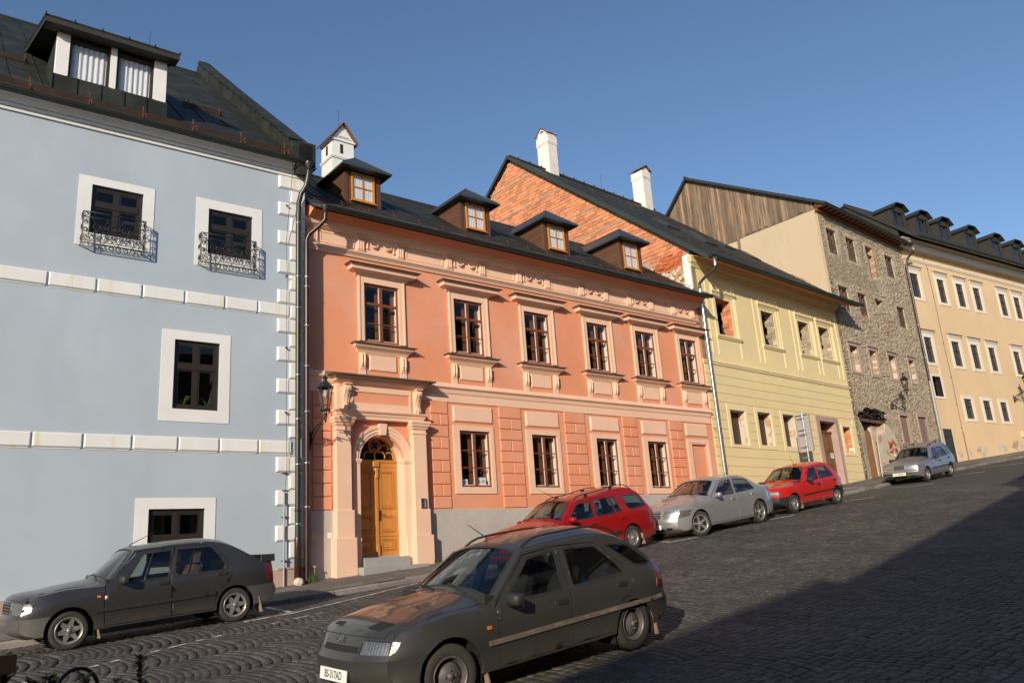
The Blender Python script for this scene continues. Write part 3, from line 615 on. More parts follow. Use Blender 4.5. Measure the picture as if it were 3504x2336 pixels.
# ------------------------------------------------------------------ roof
PZ0, PSL = 9.42, .755
def pr(y): return PZ0+PSL*y
RX0, RX1 = -.02, 15.47
b = MB(); b.slab((RX0, -.62, pr(-.62)), (RX1, -.62, pr(-.62)), (RX1, 3.45, pr(3.45)), (RX0, 3.45, pr(3.45)), .06)
b.slab((RX0, 3.45, pr(3.45)), (RX1, 3.45, pr(3.45)), (RX1, 8.6, 9.2), (RX0, 8.6, 9.2), .06)
roof = PK.p('roof', b, 'metalroof')
x = RX0; k = 0
def tray(x0, x1, ya, yb, m_, B, parent, zf, h=.02, lift=.004):
    b = MB(); w = x1-x0; L0, L1 = zf(ya), zf(yb); yc = ya
    b.add([(0, 0, lift), (w, 0, lift), (w, yb-ya, L1-L0+lift), (0, yb-ya, L1-L0+lift), (.012, 0, lift+.008), (w-.012, 0, lift+.008), (w-.012, yb-ya, L1-L0+lift+.008), (.012, yb-ya, L1-L0+lift+.008)], [(4,5,6,7),(0,1,5,4),(1,2,6,5),(2,3,7,6),(3,0,4,7)])
    b.box(-.008, .008, 0, .01, lift, lift+.01)
    b.add([(-.009, 0, 0), (.009, 0, 0), (.009, 0, h+.012), (-.009, 0, h+.012), (-.009, yb-ya, L1-L0), (.009, yb-ya, L1-L0), (.009, yb-ya, L1-L0+h+.012), (-.009, yb-ya, L1-L0+h+.012)], [(0,1,2,3),(0,4,5,1),(1,5,6,2),(2,6,7,3),(3,7,4,0),(4,7,6,5)])
    return put('roof_panel', b.mesh('roof_panel', m_), parent, (x0, ya, L0))
for i in range(31):
    x0 = RX0+i*.4997; x1 = x0+.4997
    tray(x0, x1, .05, 3.44, 'metalroof', PK, roof, lambda y: pr(y))
    tray(x0, x1, -.62, .06, 'patina', PK, roof, lambda y: pr(y)+.004)
b = MB(); b.tube([(RX0, 3.45, pr(3.45)+.02), (RX1, 3.45, pr(3.45)+.02)], .045, 8); add('ridge_cap', b, 'flash', roof)
PK.p('gutter', gutter(.15, 15.55, -.70, 8.985, .08), 'gutter')
b = MB(); b.box(0, 15.5, -.66, -.58, 8.93, 8.96); PK.p('drip_edge', b, 'patina')
# snow guard: wires on red brackets
b = MB()
for yy, zz in ((-.02, .06), (.06, .13), (.13, .10)): b.tube([(-.0+i*.775, yy, pr(yy)+zz+.006*math.sin(i*1.9)) for i in range(21)], .006, 5)
PK.p('snow_guard_wire', b, 'rust')
br = MB(); br.box(-.008, .008, -.10, .16, .0, .018); br.tube([(0, -.04, 0), (0, .01, .17)], .010, 5); br.tube([(0, .12, .10), (0, .01, .17)], .010, 5); brm = br.mesh('snow_guard_bracket', 'rust')
for i in range(20): PK.p('snow_guard_bracket', brm, None, (.25+i*.80, .02, pr(.02)))
# dormers
def pink_dormer(cx, yd, hw=.56):
    zt = 11.02; zb = pr(yd)-.03; b = MB(); ov = .33
    b.box(-hw, hw, 0, .05, zb-zt, 0)
    o = PK.p('dormer', b, 'dormerwood', (cx, yd, zt))
    # corner posts, cheek boards
    ybk = (zt-PZ0)/PSL-yd
    for q0, q1 in ((-hw-.015, -hw+.10), (hw-.10, hw+.015)): p = MB(); p.box(q0, q1, -.02, .085, zb-zt, 0); add('corner_post', p, 'dormerwood', o)
    nb = 8
    for s_ in (-1, 1):
        for i in range(nb):
            z0 = (zb-zt)*(1-i/nb); z1 = (zb-zt)*(1-(i+1)/nb)-.008
            y1 = lambda z: max(.1, (z+zt-PZ0)/PSL-yd)
            c = MB(); xa, xb = (-hw-.012, -hw+.012) if s_ < 0 else (hw-.012, hw+.012)
            c.add([(xa, .09, z0), (xb, .09, z0), (xb, y1(z0), z0), (xa, y1(z0), z0), (xa, .09, z1), (xb, .09, z1), (xb, y1(z1), z1), (xa, y1(z1), z1)], [(0,3,2,1),(4,5,6,7),(0,1,5,4),(1,2,6,5),(2,3,7,6),(3,0,4,7)]); add('cheek_board', c, 'dormerwood', o)
    # roof: hipped front, ridge running back
    ya = -ov; yr = .38; za, zr2 = .03, .66; X_ = hw+.22; yb = (zt+za-PZ0)/PSL-yd+.05; ybr = (zt+zr2-PZ0)/PSL-yd+.1
    r = MB(); V = [(-X_, ya, za), (X_, ya, za), (0, yr, zr2), (0, ybr, zr2+.02), (-X_, yb, za), (X_, yb, za), (-X_, ya, za-.06), (X_, ya, za-.06), (-X_, yb, za-.06), (X_, yb, za-.06)]
    r.add(V, [(0, 1, 2), (0, 2, 3, 4), (1, 5, 3, 2), (0, 6, 7, 1), (0, 4, 8, 6), (1, 7, 9, 5), (6, 8, 9, 7)])
    r.tube([(0, yr, zr2+.005), (0, ybr, zr2+.02)], .02, 5); r.tube([(-X_, ya, za), (0, yr, zr2)], .014, 5); r.tube([(X_, ya, za), (0, yr, zr2)], .014, 5); add('dormer_roof', r, 'flash', o)
    # window
    w0, w1, z0, z1 = -.36, .36, zb-zt+.13, -.06
    f = MB(); f.ring((w0, w1, z0, z1), (w0+.04, w1-.04, z0+.04, z1-.04), -.05, 0); f.ring((w0+.04, w1-.04, z0+.04, z1-.04), (w0+.07, w1-.07, z0+.07, z1-.07), -.03, 0)
    zc = (z0+z1)/2; f.box(-.018, .018, -.035, -.01, z0+.07, z1-.07); f.box(w0+.06, w1-.06, -.035, -.01, zc-.012, zc+.012); f.box(w0-.03, w1+.03, -.09, 0, z0-.03, z0); add('dormer_window', f, 'orangewood', o)
    g = MB(); g.box(w0+.07, w1-.07, -.022, -.018, z0+.07, z1-.07); add('pane', g, 'glass', o)
    c = MB(); n = 26
    vs = []; fs = []
    for i in range(n+1):
        x_ = w0+.07+(w1-w0-.14)*i/n; yy = -.006+.004*math.sin(i*2.1)
        vs += [(x_, yy, z0+.07), (x_, yy, z1-.07)]
        if i: fs.append((2*i-2, 2*i, 2*i+1, 2*i-1))
    c.add(vs, fs); add('curtain', c, 'curtain', o)
for cx, yd in ((2.10, .78), (6.03, .78), (9.38, .74), (12.85, .60)): pink_dormer(cx, yd)
# chimney
b = MB(); b.box(0, .75, 0, .75, -1.2, .85); b.box(-.03, .78, -.03, .78, .20, .24); b.box(-.045, .795, -.045, .795, .24, .28)
b.prof([(-.05, .85), (.80, .85), (.375, 1.42)], 0, .75, 'y'); b.box(-.04, .79, -.04, .79, .82, .88)
ch = PK.p('chimney', b, 'whitetrim', (2.32, 3.05, 12.45))
c = MB(); c.slab((-.12, -.10, .80), (-.12, .85, .80), (.375, .85, 1.46), (.375, -.10, 1.46), .035); c.slab((.375, -.10, 1.46), (.375, .85, 1.46), (.87, .85, .80), (.87, -.10, .80), .035); add('chimney_cap', c, 'opproof', ch)
c = MB(); c.box(.27, .37, -.008, .05, .40, .72); c.box(-.008, .05, .30, .42, .40, .72); add('flue_slot', c, 'dark', ch)
c = MB(); c.prof([(.20, .98), (.55, .98), (.375, 1.22)], -.03, 0, 'y'); c.ring((.02, .73, .88, .95), (.03, .72, .89, .94), -.02, 0); add('gable_moulding', c, 'whitetrim', ch)
c = MB(); c.tube([(.375, .3, 1.4), (.375, .3, 2.1)], .008, 5); add('lightning_rod', c, 'iron', ch)
# downpipe of this house
def pipe(B, pts, r_, m_, clamps, name='downpipe'):
    b = MB(); b.tube(pts, r_, 12); o = B.p(name, b, m_)
    for z in clamps:
        x, y = pts[-1][0], pts[-1][1]; c = MB(); c.lathe([(r_+.001, -.018), (r_+.009, -.018), (r_+.009, .018), (r_+.001, .018)], (x, y, z), 12); c.box(x-.01, x+.01, y+r_, 0.02, z-.008, z+.008); add('pipe_clamp', c, 'zinc' if m_ != 'zinc' else 'steel', o)
    return o
hop = MB(); hop.lathe([(.0, -.22), (.05, -.22), (.055, -.08), (.10, .0), (.10, .05)], (.22, -.70, 8.93), 12); PK.p('hopper', hop, 'pipegreen')
pipe(PK, [(.22, -.70, 8.78), (.21, -.70, 8.60), (.10, -.60, 8.45), (-.06, -.38, 8.28), (-.11, -.33, 8.12), (-.11, -.33, 7.8), (-.11, -.33, -.15)], .055, 'pipebrown', [7.15, 6.9, 5.9, 4.9, 3.8, 2.6, 1.6])
# ================================================================== PALE BLUE HOUSE
BL = Bld('blue_house', 'pale blue house with white quoins, iron window grilles and dark metal roof', 'house', (8.222, 17.8), -1.35, -.15)
BX0 = -16.0
bw = [(-4.84, -3.80, 7.40, 8.52), (-2.37, -1.33, 7.38, 8.50), (-3.00, -2.02, 3.72, 5.26), (-3.37, -2.24, .45, 1.61), (-8.2, -7.2, 7.4, 8.52), (-8.6, -7.6, 3.72, 5.26), (-12.2, -11.2, 7.4, 8.5)]
BL.p('wall', wall([(BX0, -2.5), (0, -.6), (0, 10.0), (BX0, 10.0)], [rect(a, c, z0, z1) for a, c, z0, z1 in bw], 17, .12), 'bluewall')
b = MB(); b.prof([(0, 9.9), (17, 9.9), (8.5, 17.3)], -.30, -.02); b.prof([(0, 9.9), (17, 9.9), (8.5, 17.3)], BX0+.02, BX0+.3); BL.p('gable_wall', b, 'bluewall')
def blue_window(x0, x1, z0, z1, kind):
    w, h = x1-x0, z1-z0; y0, y1 = .055, .12; f = .085
    b = MB(); b.ring((0, w, 0, h), (f, w-f, f, h-f), y0, y1)
    if kind == 'low': rows = []; 
    else: rows = [h*.62]
    if kind == 'base': rows = [h*.48]
    for z in rows: b.box(f, w-f, y0-.01, y1, z-.06, z+.06)
    b.box(w/2-.045, w/2+.045, y0, y1, f, h-f)
    o = BL.p('window', b, 'darkwood', (x0, 0, z0)); zs = [f]+rows+[h-f]
    for (a, c) in ((f, w/2-.045), (w/2+.045, w-f)):
        for k in range(len(zs)-1):
            za, zb = zs[k]+(.06 if k else 0), zs[k+1]-(.06 if k+2 < len(zs) else 0)
            s = MB(); s.ring((a, c, za, zb), (a+.035, c-.035, za+.035, zb-.035), y0+.012, y0+.04); add('sash', s, 'darkwood', o)
            g = MB(); g.box(a+.03, c-.03, y0+.025, y0+.03, za+.03, zb-.03); add('pane', g, 'glass', o)
    add('room', room(-.0, w, 0, h, .12, 1.6), 'dark', o)
    return o
for k, (a, c, z0, z1) in enumerate(bw):
    o = blue_window(a, c, z0, z1, 'base' if k == 3 else 'n')
    if k in (0, 1):     # blinds behind the glass
        b = MB(); b.quad((.06, .5, .05), (1.0, .5, .05), (1.0, .5, .62), (.06, .5, .62)); add('blind', b, 'flash', o)
    if k == 2:
        for (px_, n) in ((.28, 9), (.78, 8)):
            b = MB()
            for i in range(n):
                a_ = random.uniform(0, 6.28); l = random.uniform(.12, .26)
                p = [Vector((px_, .2, .1)), Vector((px_+math.cos(a_)*l*.5, .2+math.sin(a_)*.06, .1+l*.9)), Vector((px_+math.cos(a_)*l, .2+math.sin(a_)*.08, .1+l*.8))]
                b.add([tuple(p[0]+Vector((-.006, 0, 0))), tuple(p[0]+Vector((.006, 0, 0))), tuple(p[1]+Vector((.014, 0, 0))), tuple(p[1]-Vector((.014, 0, 0))), tuple(p[2])], [(0, 1, 2, 3), (3, 2, 4)])
            add('houseplant', b, 'grass', o)
FRM = [(-5.10,-3.565,7.09,8.70,-4.84,-3.80,7.40,8.52),(-2.655,-1.10,7.05,8.73,-2.37,-1.33,7.38,8.50),(-3.27,-1.785,3.445,5.47,-3.00,-2.02,3.72,5.26),(-3.63,-2.02,.2,1.835,-3.37,-2.24,.45,1.61),(-8.45,-6.95,7.1,8.7,-8.2,-7.2,7.4,8.52),(-8.87,-7.33,3.44,5.48,-8.6,-7.6,3.72,5.26)]
for x0, x1, z0, z1, a, c, d, e in FRM:
    b = MB(); b.ring((x0, x1, z0, z1), (a, c, d, e), -.012, 0); BL.p('window_surround', b, 'whitetrim')
# forged grilles that bow out in front of the two upper windows
def grille(x0, x1):
    w = x1-x0; h = .71; d = .20; b = MB(); r_ = .013
    for z in (0, .06, .20, h-.12, h): b.tube([(0, 0, z), (0, -d, z), (w, -d, z), (w, 0, z)], r_ if z in (0, h) else .007, 5)
    for x in (0, w): b.tube([(x, -d, 0), (x, -d, h)], .014, 5)
    for x in (.12, w-.12): b.tube([(x, -d, .0), (x, -d, h)], .008, 5)
    o = BL.p('window_grille', b, 'iron', (x0, 0, 7.08))
    s = MB()
    def sc(cx, cz, r0, y=-d, side=None, n=14, rr=.008):
        pts = []
        for i in range(n+1):
            t = i/n; a = t*2*math.pi*1.25; q = r0*(1-.45*t)
            if side is None: pts.append((cx+q*math.cos(a), y, cz+q*math.sin(a)))
            else: pts.append((side, y+q*math.cos(a), cz+q*math.sin(a)))
        s.tube(pts, rr, 4)
    n = 7
    for i in range(n):
        cx = .12+(w-.24)*(i+.5)/n; sc(cx, .13, .055)
    for k, cx in enumerate((w*.27, w*.5, w*.73)):
        sc(cx-.06, .39, .09); sc(cx+.06, .39, .07)
        s.tube([(cx-.16, -d, .2), (cx, -d, .52), (cx+.16, -d, .2)], .006, 4); s.tube([(cx-.16, -d, .58), (cx, -d, .26), (cx+.16, -d, .58)], .006, 4)
    for x in (.06, w-.06):
        for cz in (.13, .30, .46, .65): sc(x, cz, .045)
    for side in (0, w):
        for cy in (-d*.25, -d*.72):
            for cz in (.13, .40, .65): sc(0, cz, .06 if cz == .4 else .04, cy, side)
    for i in range(14):
        x = w*(i+.5)/14; s.tube([(x-.03, -d, .20), (x+.03, -d, .06)], .005, 4)
    for i in range(12): s.tube([(w*(i+.5)/12, -d, .0), (w*(i+.5)/12, -.02, .0)], .006, 4)
    add('scrollwork', s, 'iron', o)
grille(-5.0, -3.765); grille(-2.575, -1.305)
# bands of raised white blocks
def band(z0, z1, js):
    for a, c in zip(js[:-1], js[1:]):
        b = MB(); b.blk(0, c-a-.03, -.045, 0, 0, z1-z0, .022); b.box(.03, c-a-.06, -.012, 0, -.025, 0); BL.p('band_block', b, 'whitestain', (a+.015, 0, z0))
J1 = [-16+.0]+[-5.525-.9*i for i in range(11, 0, -1)]+[-5.525, -4.62, -3.72, -2.83, -1.94, -1.17, -.38]
J2 = [-16+.0]+[-5.565-.9*i for i in range(11, 0, -1)]+[-5.565, -4.67, -3.76, -2.85, -1.98, -1.11, -.32]
band(6.105, 6.395, J1); band(2.82, 3.11, J2)
ql = [9.79, 9.067, 8.30, 7.54, 6.77, 6.04, 5.34, 4.572, 3.825, 2.74, 1.99, 1.21]
for i, z in enumerate(ql):
    b = MB(); b.blk(0, .695, -.05, 0, -.345, 0, .035); BL.p('quoin', b, 'whitestain', (-.695, 0, z))
    zn = ql[i+1] if i+1 < len(ql) else .47
    if z == 3.825: zn = 3.16
    z0 = z-.345-.02; z1 = zn+.02
    b = MB(); b.blk(0, .395, -.05, 0, 0, z0-z1, .03); BL.p('quoin', b, 'whitestain', (-.395, 0, z1))
# base plinth
b = MB(); b.add([(BX0,-.06,-3),(.22,-.06,-.4),(.22,-.06,.265),(-.62,-.06,.265),(-.62,-.06,.265),(BX0,-.06,-.50),(BX0,.02,-3),(.22,.02,-.4),(.22,.02,.265),(-.62,.02,.265),(BX0,.02,-.5)],
      [(0,1,2,3,5),(3,2,8,9),(5,3,9,10),(1,7,8,2)]); BL.p('plinth', b, 'pinkstone')
b = MB(); b.box(-.66, .235, -.085, .02, .265, .30); BL.p('plinth_cap', b, 'pinkstone')
# cornice
b = MB(); b.stack(BX0, -.02, [(9.80, 0), (9.802, .045), (9.865, .05), (9.867, .03), (9.885, .03), (9.887, .085), (9.94, .09), (9.942, .07), (9.955, .07), (9.96, .12), (10.0, .14), (10.05, .19), (10.09, .25)]); BL.p('cornice', b, 'whitetrim')
# roof of sheet metal with standing seams
BZ0, BSL = 10.42, .845
def brf(y): return BZ0+BSL*y
b = MB(); b.slab((BX0, -.34, brf(-.34)), (-.3, -.34, brf(-.34)), (-.3, 8.5, brf(8.5)), (BX0, 8.5, brf(8.5)), .06); b.slab((BX0, 8.5, brf(8.5)), (-.3, 8.5, brf(8.5)), (-.3, 17.4, brf(-.4)), (BX0, 17.4, brf(-.4)), .06)
br_ = BL.p('roof', b, 'metalroof')
for i in range(25):
    x1 = -.32-i*.62; x0 = x1-.62
    if x0 < BX0: break
    cuts = [(-.34, 2.6+.6*(i % 2)), (2.6+.6*(i % 2), 5.6+.5*(i % 2)), (5.6+.5*(i % 2), 8.48)]
    for ya, yb in cuts: tray(x0, x1, ya, yb-.01, 'metalroof', BL, br_, brf, .03, .006)
b = MB(); b.tube([(BX0, 8.5, brf(8.5)+.02), (-.3, 8.5, brf(8.5)+.02)], .05, 8); add('ridge_cap', b, 'metalroof', br_)
# raised fire gable at the right end, capped with overlapping sheets
b = MB(); up = .42; yl = [(-.40, brf(-.40)-.3), (-.40, brf(-.1)+.25), (-.05, brf(-.05)+up-.1), (.2, brf(.2)+up), (8.5, brf(8.5)+up+.15), (8.75, brf(8.75)+.1), (17, brf(0)+.2), (17, 9.9), (0, 9.9)]
b.prof(yl, -.32, .04); BL.p('fire_gable', b, 'metalroof')
n = 13
for i in range(n):
    ya, yb = .2+8.3*i/n, .2+8.3*(i+1)/n; c = MB(); za, zb = brf(ya)+up+.03, brf(yb)+up+.03+.0
    c.slab((-.38, ya-.06, za-.035), (.12, ya-.06, za-.035), (.12, yb, zb+.012), (-.38, yb, zb+.012), .012); c.box(-.385, -.375, ya-.06, ya, za-.09, za+.03); BL.p('gable_cap', c, 'metalroof')
c = MB(); c.box(-.36, .12, -.40, -.02, brf(-.4)-.12, brf(-.1)+.32); BL.p('gable_foot', c, 'metalroof')
BL.p('gutter', gutter(BX0, .10, -.37, 10.125, .075), 'gutter')
# snow rails on rusty posts
b = MB(); b.slab((BX0, -.20, brf(-.2)+.20), (-.45, -.20, brf(-.2)+.20), (-.45, -.14, brf(-.14)+.03), (BX0, -.14, brf(-.14)+.03), .012); b.box(BX0, -.45, -.26, -.20, brf(-.2)+.0, brf(-.2)+.012)
BL.p('snow_rail', b, 'rustrail')
pm_ = MB(); pm_.box(-.012, .012, -.30, .15, -.02, .0); pm_.box(-.012, .012, -.03, .0, -.02, .30); pm_.box(-.01, .01, -.30, -.27, -.14, .0); pmm = pm_.mesh('snow_rail_post', 'rust')
for x in (-.62, -1.72, -2.85, -3.95, -5.05, -6.2, -7.3): BL.p('snow_rail_post', pmm, None, (x, -.17, brf(-.17)+.02))
for x0, x1 in ((-2.45, -1.35), (-6.9, -6.0)):
    b = MB(); yy = 2.35; b.slab((x0, yy, brf(yy)+.17), (x1, yy, brf(yy)+.17), (x1, yy+.05, brf(yy+.05)+.03), (x0, yy+.05, brf(yy+.05)+.03), .012); o = BL.p('snow_rail', b, 'rustrail')
    for x in (x0+.15, x1-.12): c = MB(); c.box(x-.01, x+.01, yy-.02, yy, brf(yy), brf(yy)+.26); c.box(x-.01, x+.01, yy-.10, yy+.14, brf(yy)+.02, brf(yy)+.03); add('rail_post', c, 'rust', o)
# broad dormer with two windows
D0, D1, DY = -5.70, -3.37, .30; zb, zt = brf(DY)-.02, 12.20
piers = [(D0, -5.45), (-4.60, -4.47), (-3.65, D1)]
b = MB()
for x0, x1 in piers: b.box(x0, x1, DY, DY+.22, zb+.46, zt)
dm = BL.p('dormer', b, 'whitetrim')
b = MB(); yk = (zt-BZ0)/BSL+.9
for x0, x1 in ((D0, D0+.05), (D1-.05, D1)):
    b.prof([(DY+.22, zb), (DY+.22, zt), ((zt-BZ0)/BSL, zt), (DY+.25, zb)], x0, x1)
add('cheek', b, 'metalroof', dm)
for i in range(5):
    w_ = (D1-D0+.1)/5; c = MB(); x0 = D0-.05+i*w_; c.blk(x0+.01, x0+w_-.01, DY-.05, DY+.02, zb-.02, zb+.455, .008); c.box(x0-.012, x0+.012, DY-.075, DY, zb-.02, zb+.46); add('apron_panel', c, 'metalroof', dm)
for x0, x1 in ((-5.45, -4.60), (-4.47, -3.65)):
    f = MB(); za, zb2 = zb+.46, zt-.06; f.ring((x0, x1, za, zb2), (x0+.06, x1-.06, za+.05, zb2-.07), DY+.05, DY+.16); f.box(x0-.03, x1+.03, DY-.03, DY+.1, za-.03, za+.01)
    add('dormer_window', f, 'darkwood', dm)
    g = MB(); g.box(x0+.05, x1-.05, DY+.09, DY+.095, za+.04, zb2-.05); add('pane', g, 'glass', dm)
    c = MB(); vs = []; fs = []; n = 30
    for i in range(n+1):
        xx = x0+.05+(x1-x0-.1)*i/n; yy = DY+.15+.018*math.sin(i*1.35); vs += [(xx, yy, za+.03), (xx, yy, zb2-.06)]
        if i: fs.append((2*i-2, 2*i, 2*i+1, 2*i-1))
    c.add(vs, fs, True); add('curtain', c, 'curtain', dm)
add('room', room(D0+.1, D1-.1, zb+.4, zt, DY+.25, DY+2), 'dark', dm)
r = MB(); yb = 4.5; sl = .38; X0, X1 = D0-.30, D1+.20; ya = DY-.34
def dz(y): return 12.33+(y-ya)*sl
yb = (12.33-ya*sl-BZ0)/(BSL-sl)+.05
r.slab((X0, ya, dz(ya)), (X1, ya, dz(ya)), (X1, yb, dz(yb)), (X0, yb, dz(yb)), .05); add('dormer_roof', r, 'metalroof', dm)
r = MB(); r.add([(X0, ya+.02, dz(ya)-.16), (X1, ya+.02, dz(ya)-.16), (X1, ya+.02, dz(ya)-.045), (X0, ya+.02, dz(ya)-.045), (X0, ya+.05, dz(ya)-.16), (X1, ya+.05, dz(ya)-.16), (X1, ya+.05, dz(ya)-.04), (X0, ya+.05, dz(ya)-.04)], [(0,1,2,3),(4,7,6,5),(0,4,5,1),(1,5,6,2),(3,2,6,7),(0,3,7,4)])
r.add([(X0+.01, ya+.05, dz(ya)-.16), (X1-.01, ya+.05, dz(ya)-.16), (X1-.01, DY+.05, zt+.0), (X0+.01, DY+.05, zt+.0)], [(0, 1, 2, 3)])
for xs in (X0+.005, X1-.015): r.prof([(ya+.05, dz(ya)-.14), (ya+.05, dz(ya)-.05), (yb-.1, dz(yb-.1)-.05), (yb-.1, dz(yb-.1)-.16)], xs, xs+.012)
add('fascia', r, 'palroof', dm)
for i in range(6):
    c = MB(); x_ = X0+(X1-X0)*i/5; c.box(x_-.012, x_+.012, ya-.02, ya+.06, dz(ya)-.02, dz(ya)+.05); c.prof([(ya, dz(ya)), (ya, dz(ya)+.03), (yb-.1, dz(yb-.1)+.03), (yb-.1, dz(yb-.1))], x_-.01, x_+.01); add('roof_seam', c, 'metalroof', dm)
c = MB(); c.tube([(-3.75, .6, 12.5), (-3.72, .6, 13.15)], .006, 4); add('lightning_rod', c, 'iron', dm)
# downpipe, lightning wire
hop = MB(); hop.lathe([(.0, -.20), (.055, -.20), (.06, -.1), (.12, .0), (.12, .06)], (-.06, -.37, 10.06), 12); BL.p('hopper', hop, 'pipegreen')
pipe(BL, [(-.06, -.37, 9.9), (-.07, -.37, 9.76), (-.10, -.32, 9.5), (-.19, -.22, 9.3), (-.24, -.19, 9.05), (-.25, -.19, 8.6), (-.25, -.19, -.10)], .062, 'pipegreen', [8.5, 7.1, 6.3, 4.65, 3.6, 2.55, 1.22])
c = MB(); c.lathe([(.064, 0), (.075, 0), (.075, 1.0), (.068, 1.05)], (-.25, -.19, -.12), 12); BL.p('pipe_shoe', c, 'pipebrown'); c = MB(); c.lathe([(.064, 0), (.074, .0), (.074, .05), (.064, .05)], (-.25, -.19, 1.5), 12); BL.p('pipe_collar', c, 'pipebrown')
wz = [(-.50, -.42, 10.0), (-.46, -.30, 9.7), (-.52, -.10, 8.0), (-.49, -.10, 7.05), (-.50, -.10, 6.2), (-.49, -.10, 4.95), (-.50, -.10, 3.9), (-.47, -.10, 2.5), (-.52, -.10, 1.9)]
c = MB(); c.tube(wz, .006, 4); BL.p('lightning_wire', c, 'iron')
c = MB(); c.tube([(-.53, -.10, 1.95), (-.53, -.10, -.12)], .022, 8)
for z in (1.4, .45, 1.98, 2.38): c.box(-.58, -.44, -.10, .0, z, z+.012)
BL.p('conduit', c, 'signgrey')
for z in (8.95, 7.1, 5.3, 3.75): c = MB(); c.box(-.505, -.495, -.11, 0, z, z+.01); c.box(-.53, -.47, -.115, -.09, z-.01, z+.02); BL.p('wire_holder', c, 'iron')
# ================================================================== YELLOW HOUSE
YE = Bld('yellow_house', 'pale yellow house with empty upper windows and orange brick gable', 'house', (23.817, 18.0), 3.1, 1.4)
YW = 11.08
uw = [(1.30, 2.31), (4.48, 5.44), (7.39, 8.31), (9.17, 10.11)]
gw = [(1.22, 2.22, 3.72, 5.0), (3.07, 4.02, 3.77, 5.05), (4.90, 5.80, 3.80, 5.09), (9.79, 10.53, 3.75, 4.88)]
hl = [rect(a, c, 7.87, 9.35) for a, c in uw]+[rect(*g) for g in gw]+[rect(7.72, 9.14, 2.43, 5.02)]
YE.p('wall', wall([(0, .5), (YW, 1.8), (YW, 10.9), (0, 10.9)], hl, 18.8, .02), 'yellow')
def jag_reveal(x0, x1, z0, z1, d, m1, m2, seed, th=.10):
    """thick broken masonry cheeks of an empty opening"""
    rnd = random.Random(seed); o = None
    b = MB(); n = 9
    for side in (0, 1):
        for i in range(n):
            za, zb = z0+(z1-z0)*i/n, z0+(z1-z0)*(i+1)/n-.006
            for (ya, yb) in ((.02, d*.45), (d*.45, d*(.8+.35*rnd.random()))):
                t = rnd.uniform(.0, .05)+(.03 if ya > .1 else 0)
                if side == 0: b.box(x0-.2, x0+t*.4, ya, yb-.005, za, zb)
                else: b.box(x1-t, x1+.2, ya, yb-.005, za, zb)
    return b
for k, (a, c) in enumerate(uw):
    b = jag_reveal(a, c, 7.87, 9.35, .40, None, None, k); b.box(a-.4, c+.6, .02, .55, 7.70, 7.87); b.box(a-.4, c+.6, .02, .55, 9.35, 9.5)
    YE.p('window_reveal', b, ('brick' if k == 0 else 'rubstone'))
    if k: 
        d = MB(); d.box(c-.012, c+.1, .02, .22, 7.87, 9.35); YE.p('plaster_edge', d, 'oldplaster')
    YE.p('room', room(a-.4, c+.6, 7.5, 9.7, .55, 3.5), 'dark')
for k, (a, c, z0, z1) in enumerate(gw):
    b = MB(); b.box(c-.01, c+.15, .02, .30, z0, z1); b.box(a-.15, a+.01, .02, .30, z0, z1); b.box(a-.1, c+.1, .02, .4, z0-.1, z0); b.box(a-.1, c+.1, .02, .4, z1, z1+.1); YE.p('window_reveal', b, 'oldplaster' if k < 3 else 'whitereveal')
    if k < 3:
        w_ = (c-a+.04)/5
        for i in range(5): d = MB(); d.box(0, w_-.008, 0, .03, 0, z1-z0); YE.p('boarding_plank', d, 'brownboard', (a-.02+i*w_, .30, z0))
    else:
        b = jag_reveal(a, c, z0, z1, .45, None, None, 50); YE.p('brick_cheek', b, 'brick')
    YE.p('room', room(a-.2, c+.2, z0-.1, z1+.1, .72 if k == 3 else .36, 2.5), 'dark')
for a, c in uw:
    b = MB(); b.ring((a-.21, c+.22, 7.86, 9.50), (a-.17, c+.18, 7.90, 9.47), -.022, 0); YE.p('window_surround', b, 'yellowline')
    b = MB(); b.stack(a-.16, c+.28, [(9.50, .0), (9.52, .03), (9.55, .035), (9.57, .07), (9.60, .09), (9.64, .10), (9.67, .02)]); YE.p('window_hood', b, 'yellowline')
    b = MB(); b.stack(a-.17, c+.32, [(7.72, .02), (7.75, .05), (7.78, .06), (7.80, .09), (7.84, .10), (7.855, .02)]); YE.p('window_sill', b, 'yellowline')
    b = MB()
    for t in range(9): b.lathe([(0, -.03), (.03, 0), (0, .03)], (a+.15+(c-a-.25)*t/8, -.012, 9.80+.05*math.sin(t*2.4)), 6)
    b.tube([(a-.1, -.01, 9.72), (a-.14, -.01, 9.86), (a-.05, -.01, 9.92), (a+.1, -.01, 9.88)], .02, 5); b.tube([(c+.16, -.01, 9.72), (c+.2, -.01, 9.84), (c+.1, -.01, 9.92)], .02, 5); YE.p('stucco_ornament', b, 'yellowline')
for x, z0 in ((.72, 7.07), (1.10, 7.09), (2.63, 7.09), (3.92, 7.08), (4.28, 7.09), (5.82, 7.07), (6.84, 7.07), (7.18, 7.09), (8.64, 7.07), (8.98, 7.08), (10.42, 7.07), (10.80, 7.07)):
    b = MB(); b.box(-.014, .014, -.02, 0, 0, 10.05-z0); YE.p('wall_rib', b, 'yellowline', (x, 0, z0))
b = MB(); b.stack(.0, YW-.03, [(6.60, .02), (6.64, .03), (6.65, .06), (6.70, .07), (6.74, .10), (6.79, .02)]); YE.p('string_course', b, 'yellowline')
b = MB(); b.stack(0, YW-.02, [(10.36, .02), (10.40, .05), (10.44, .05), (10.46, .08), (10.50, .09), (10.52, .13), (10.62, .16), (10.70, .20), (10.74, .2)]); YE.p('cornice', b, 'yellow')
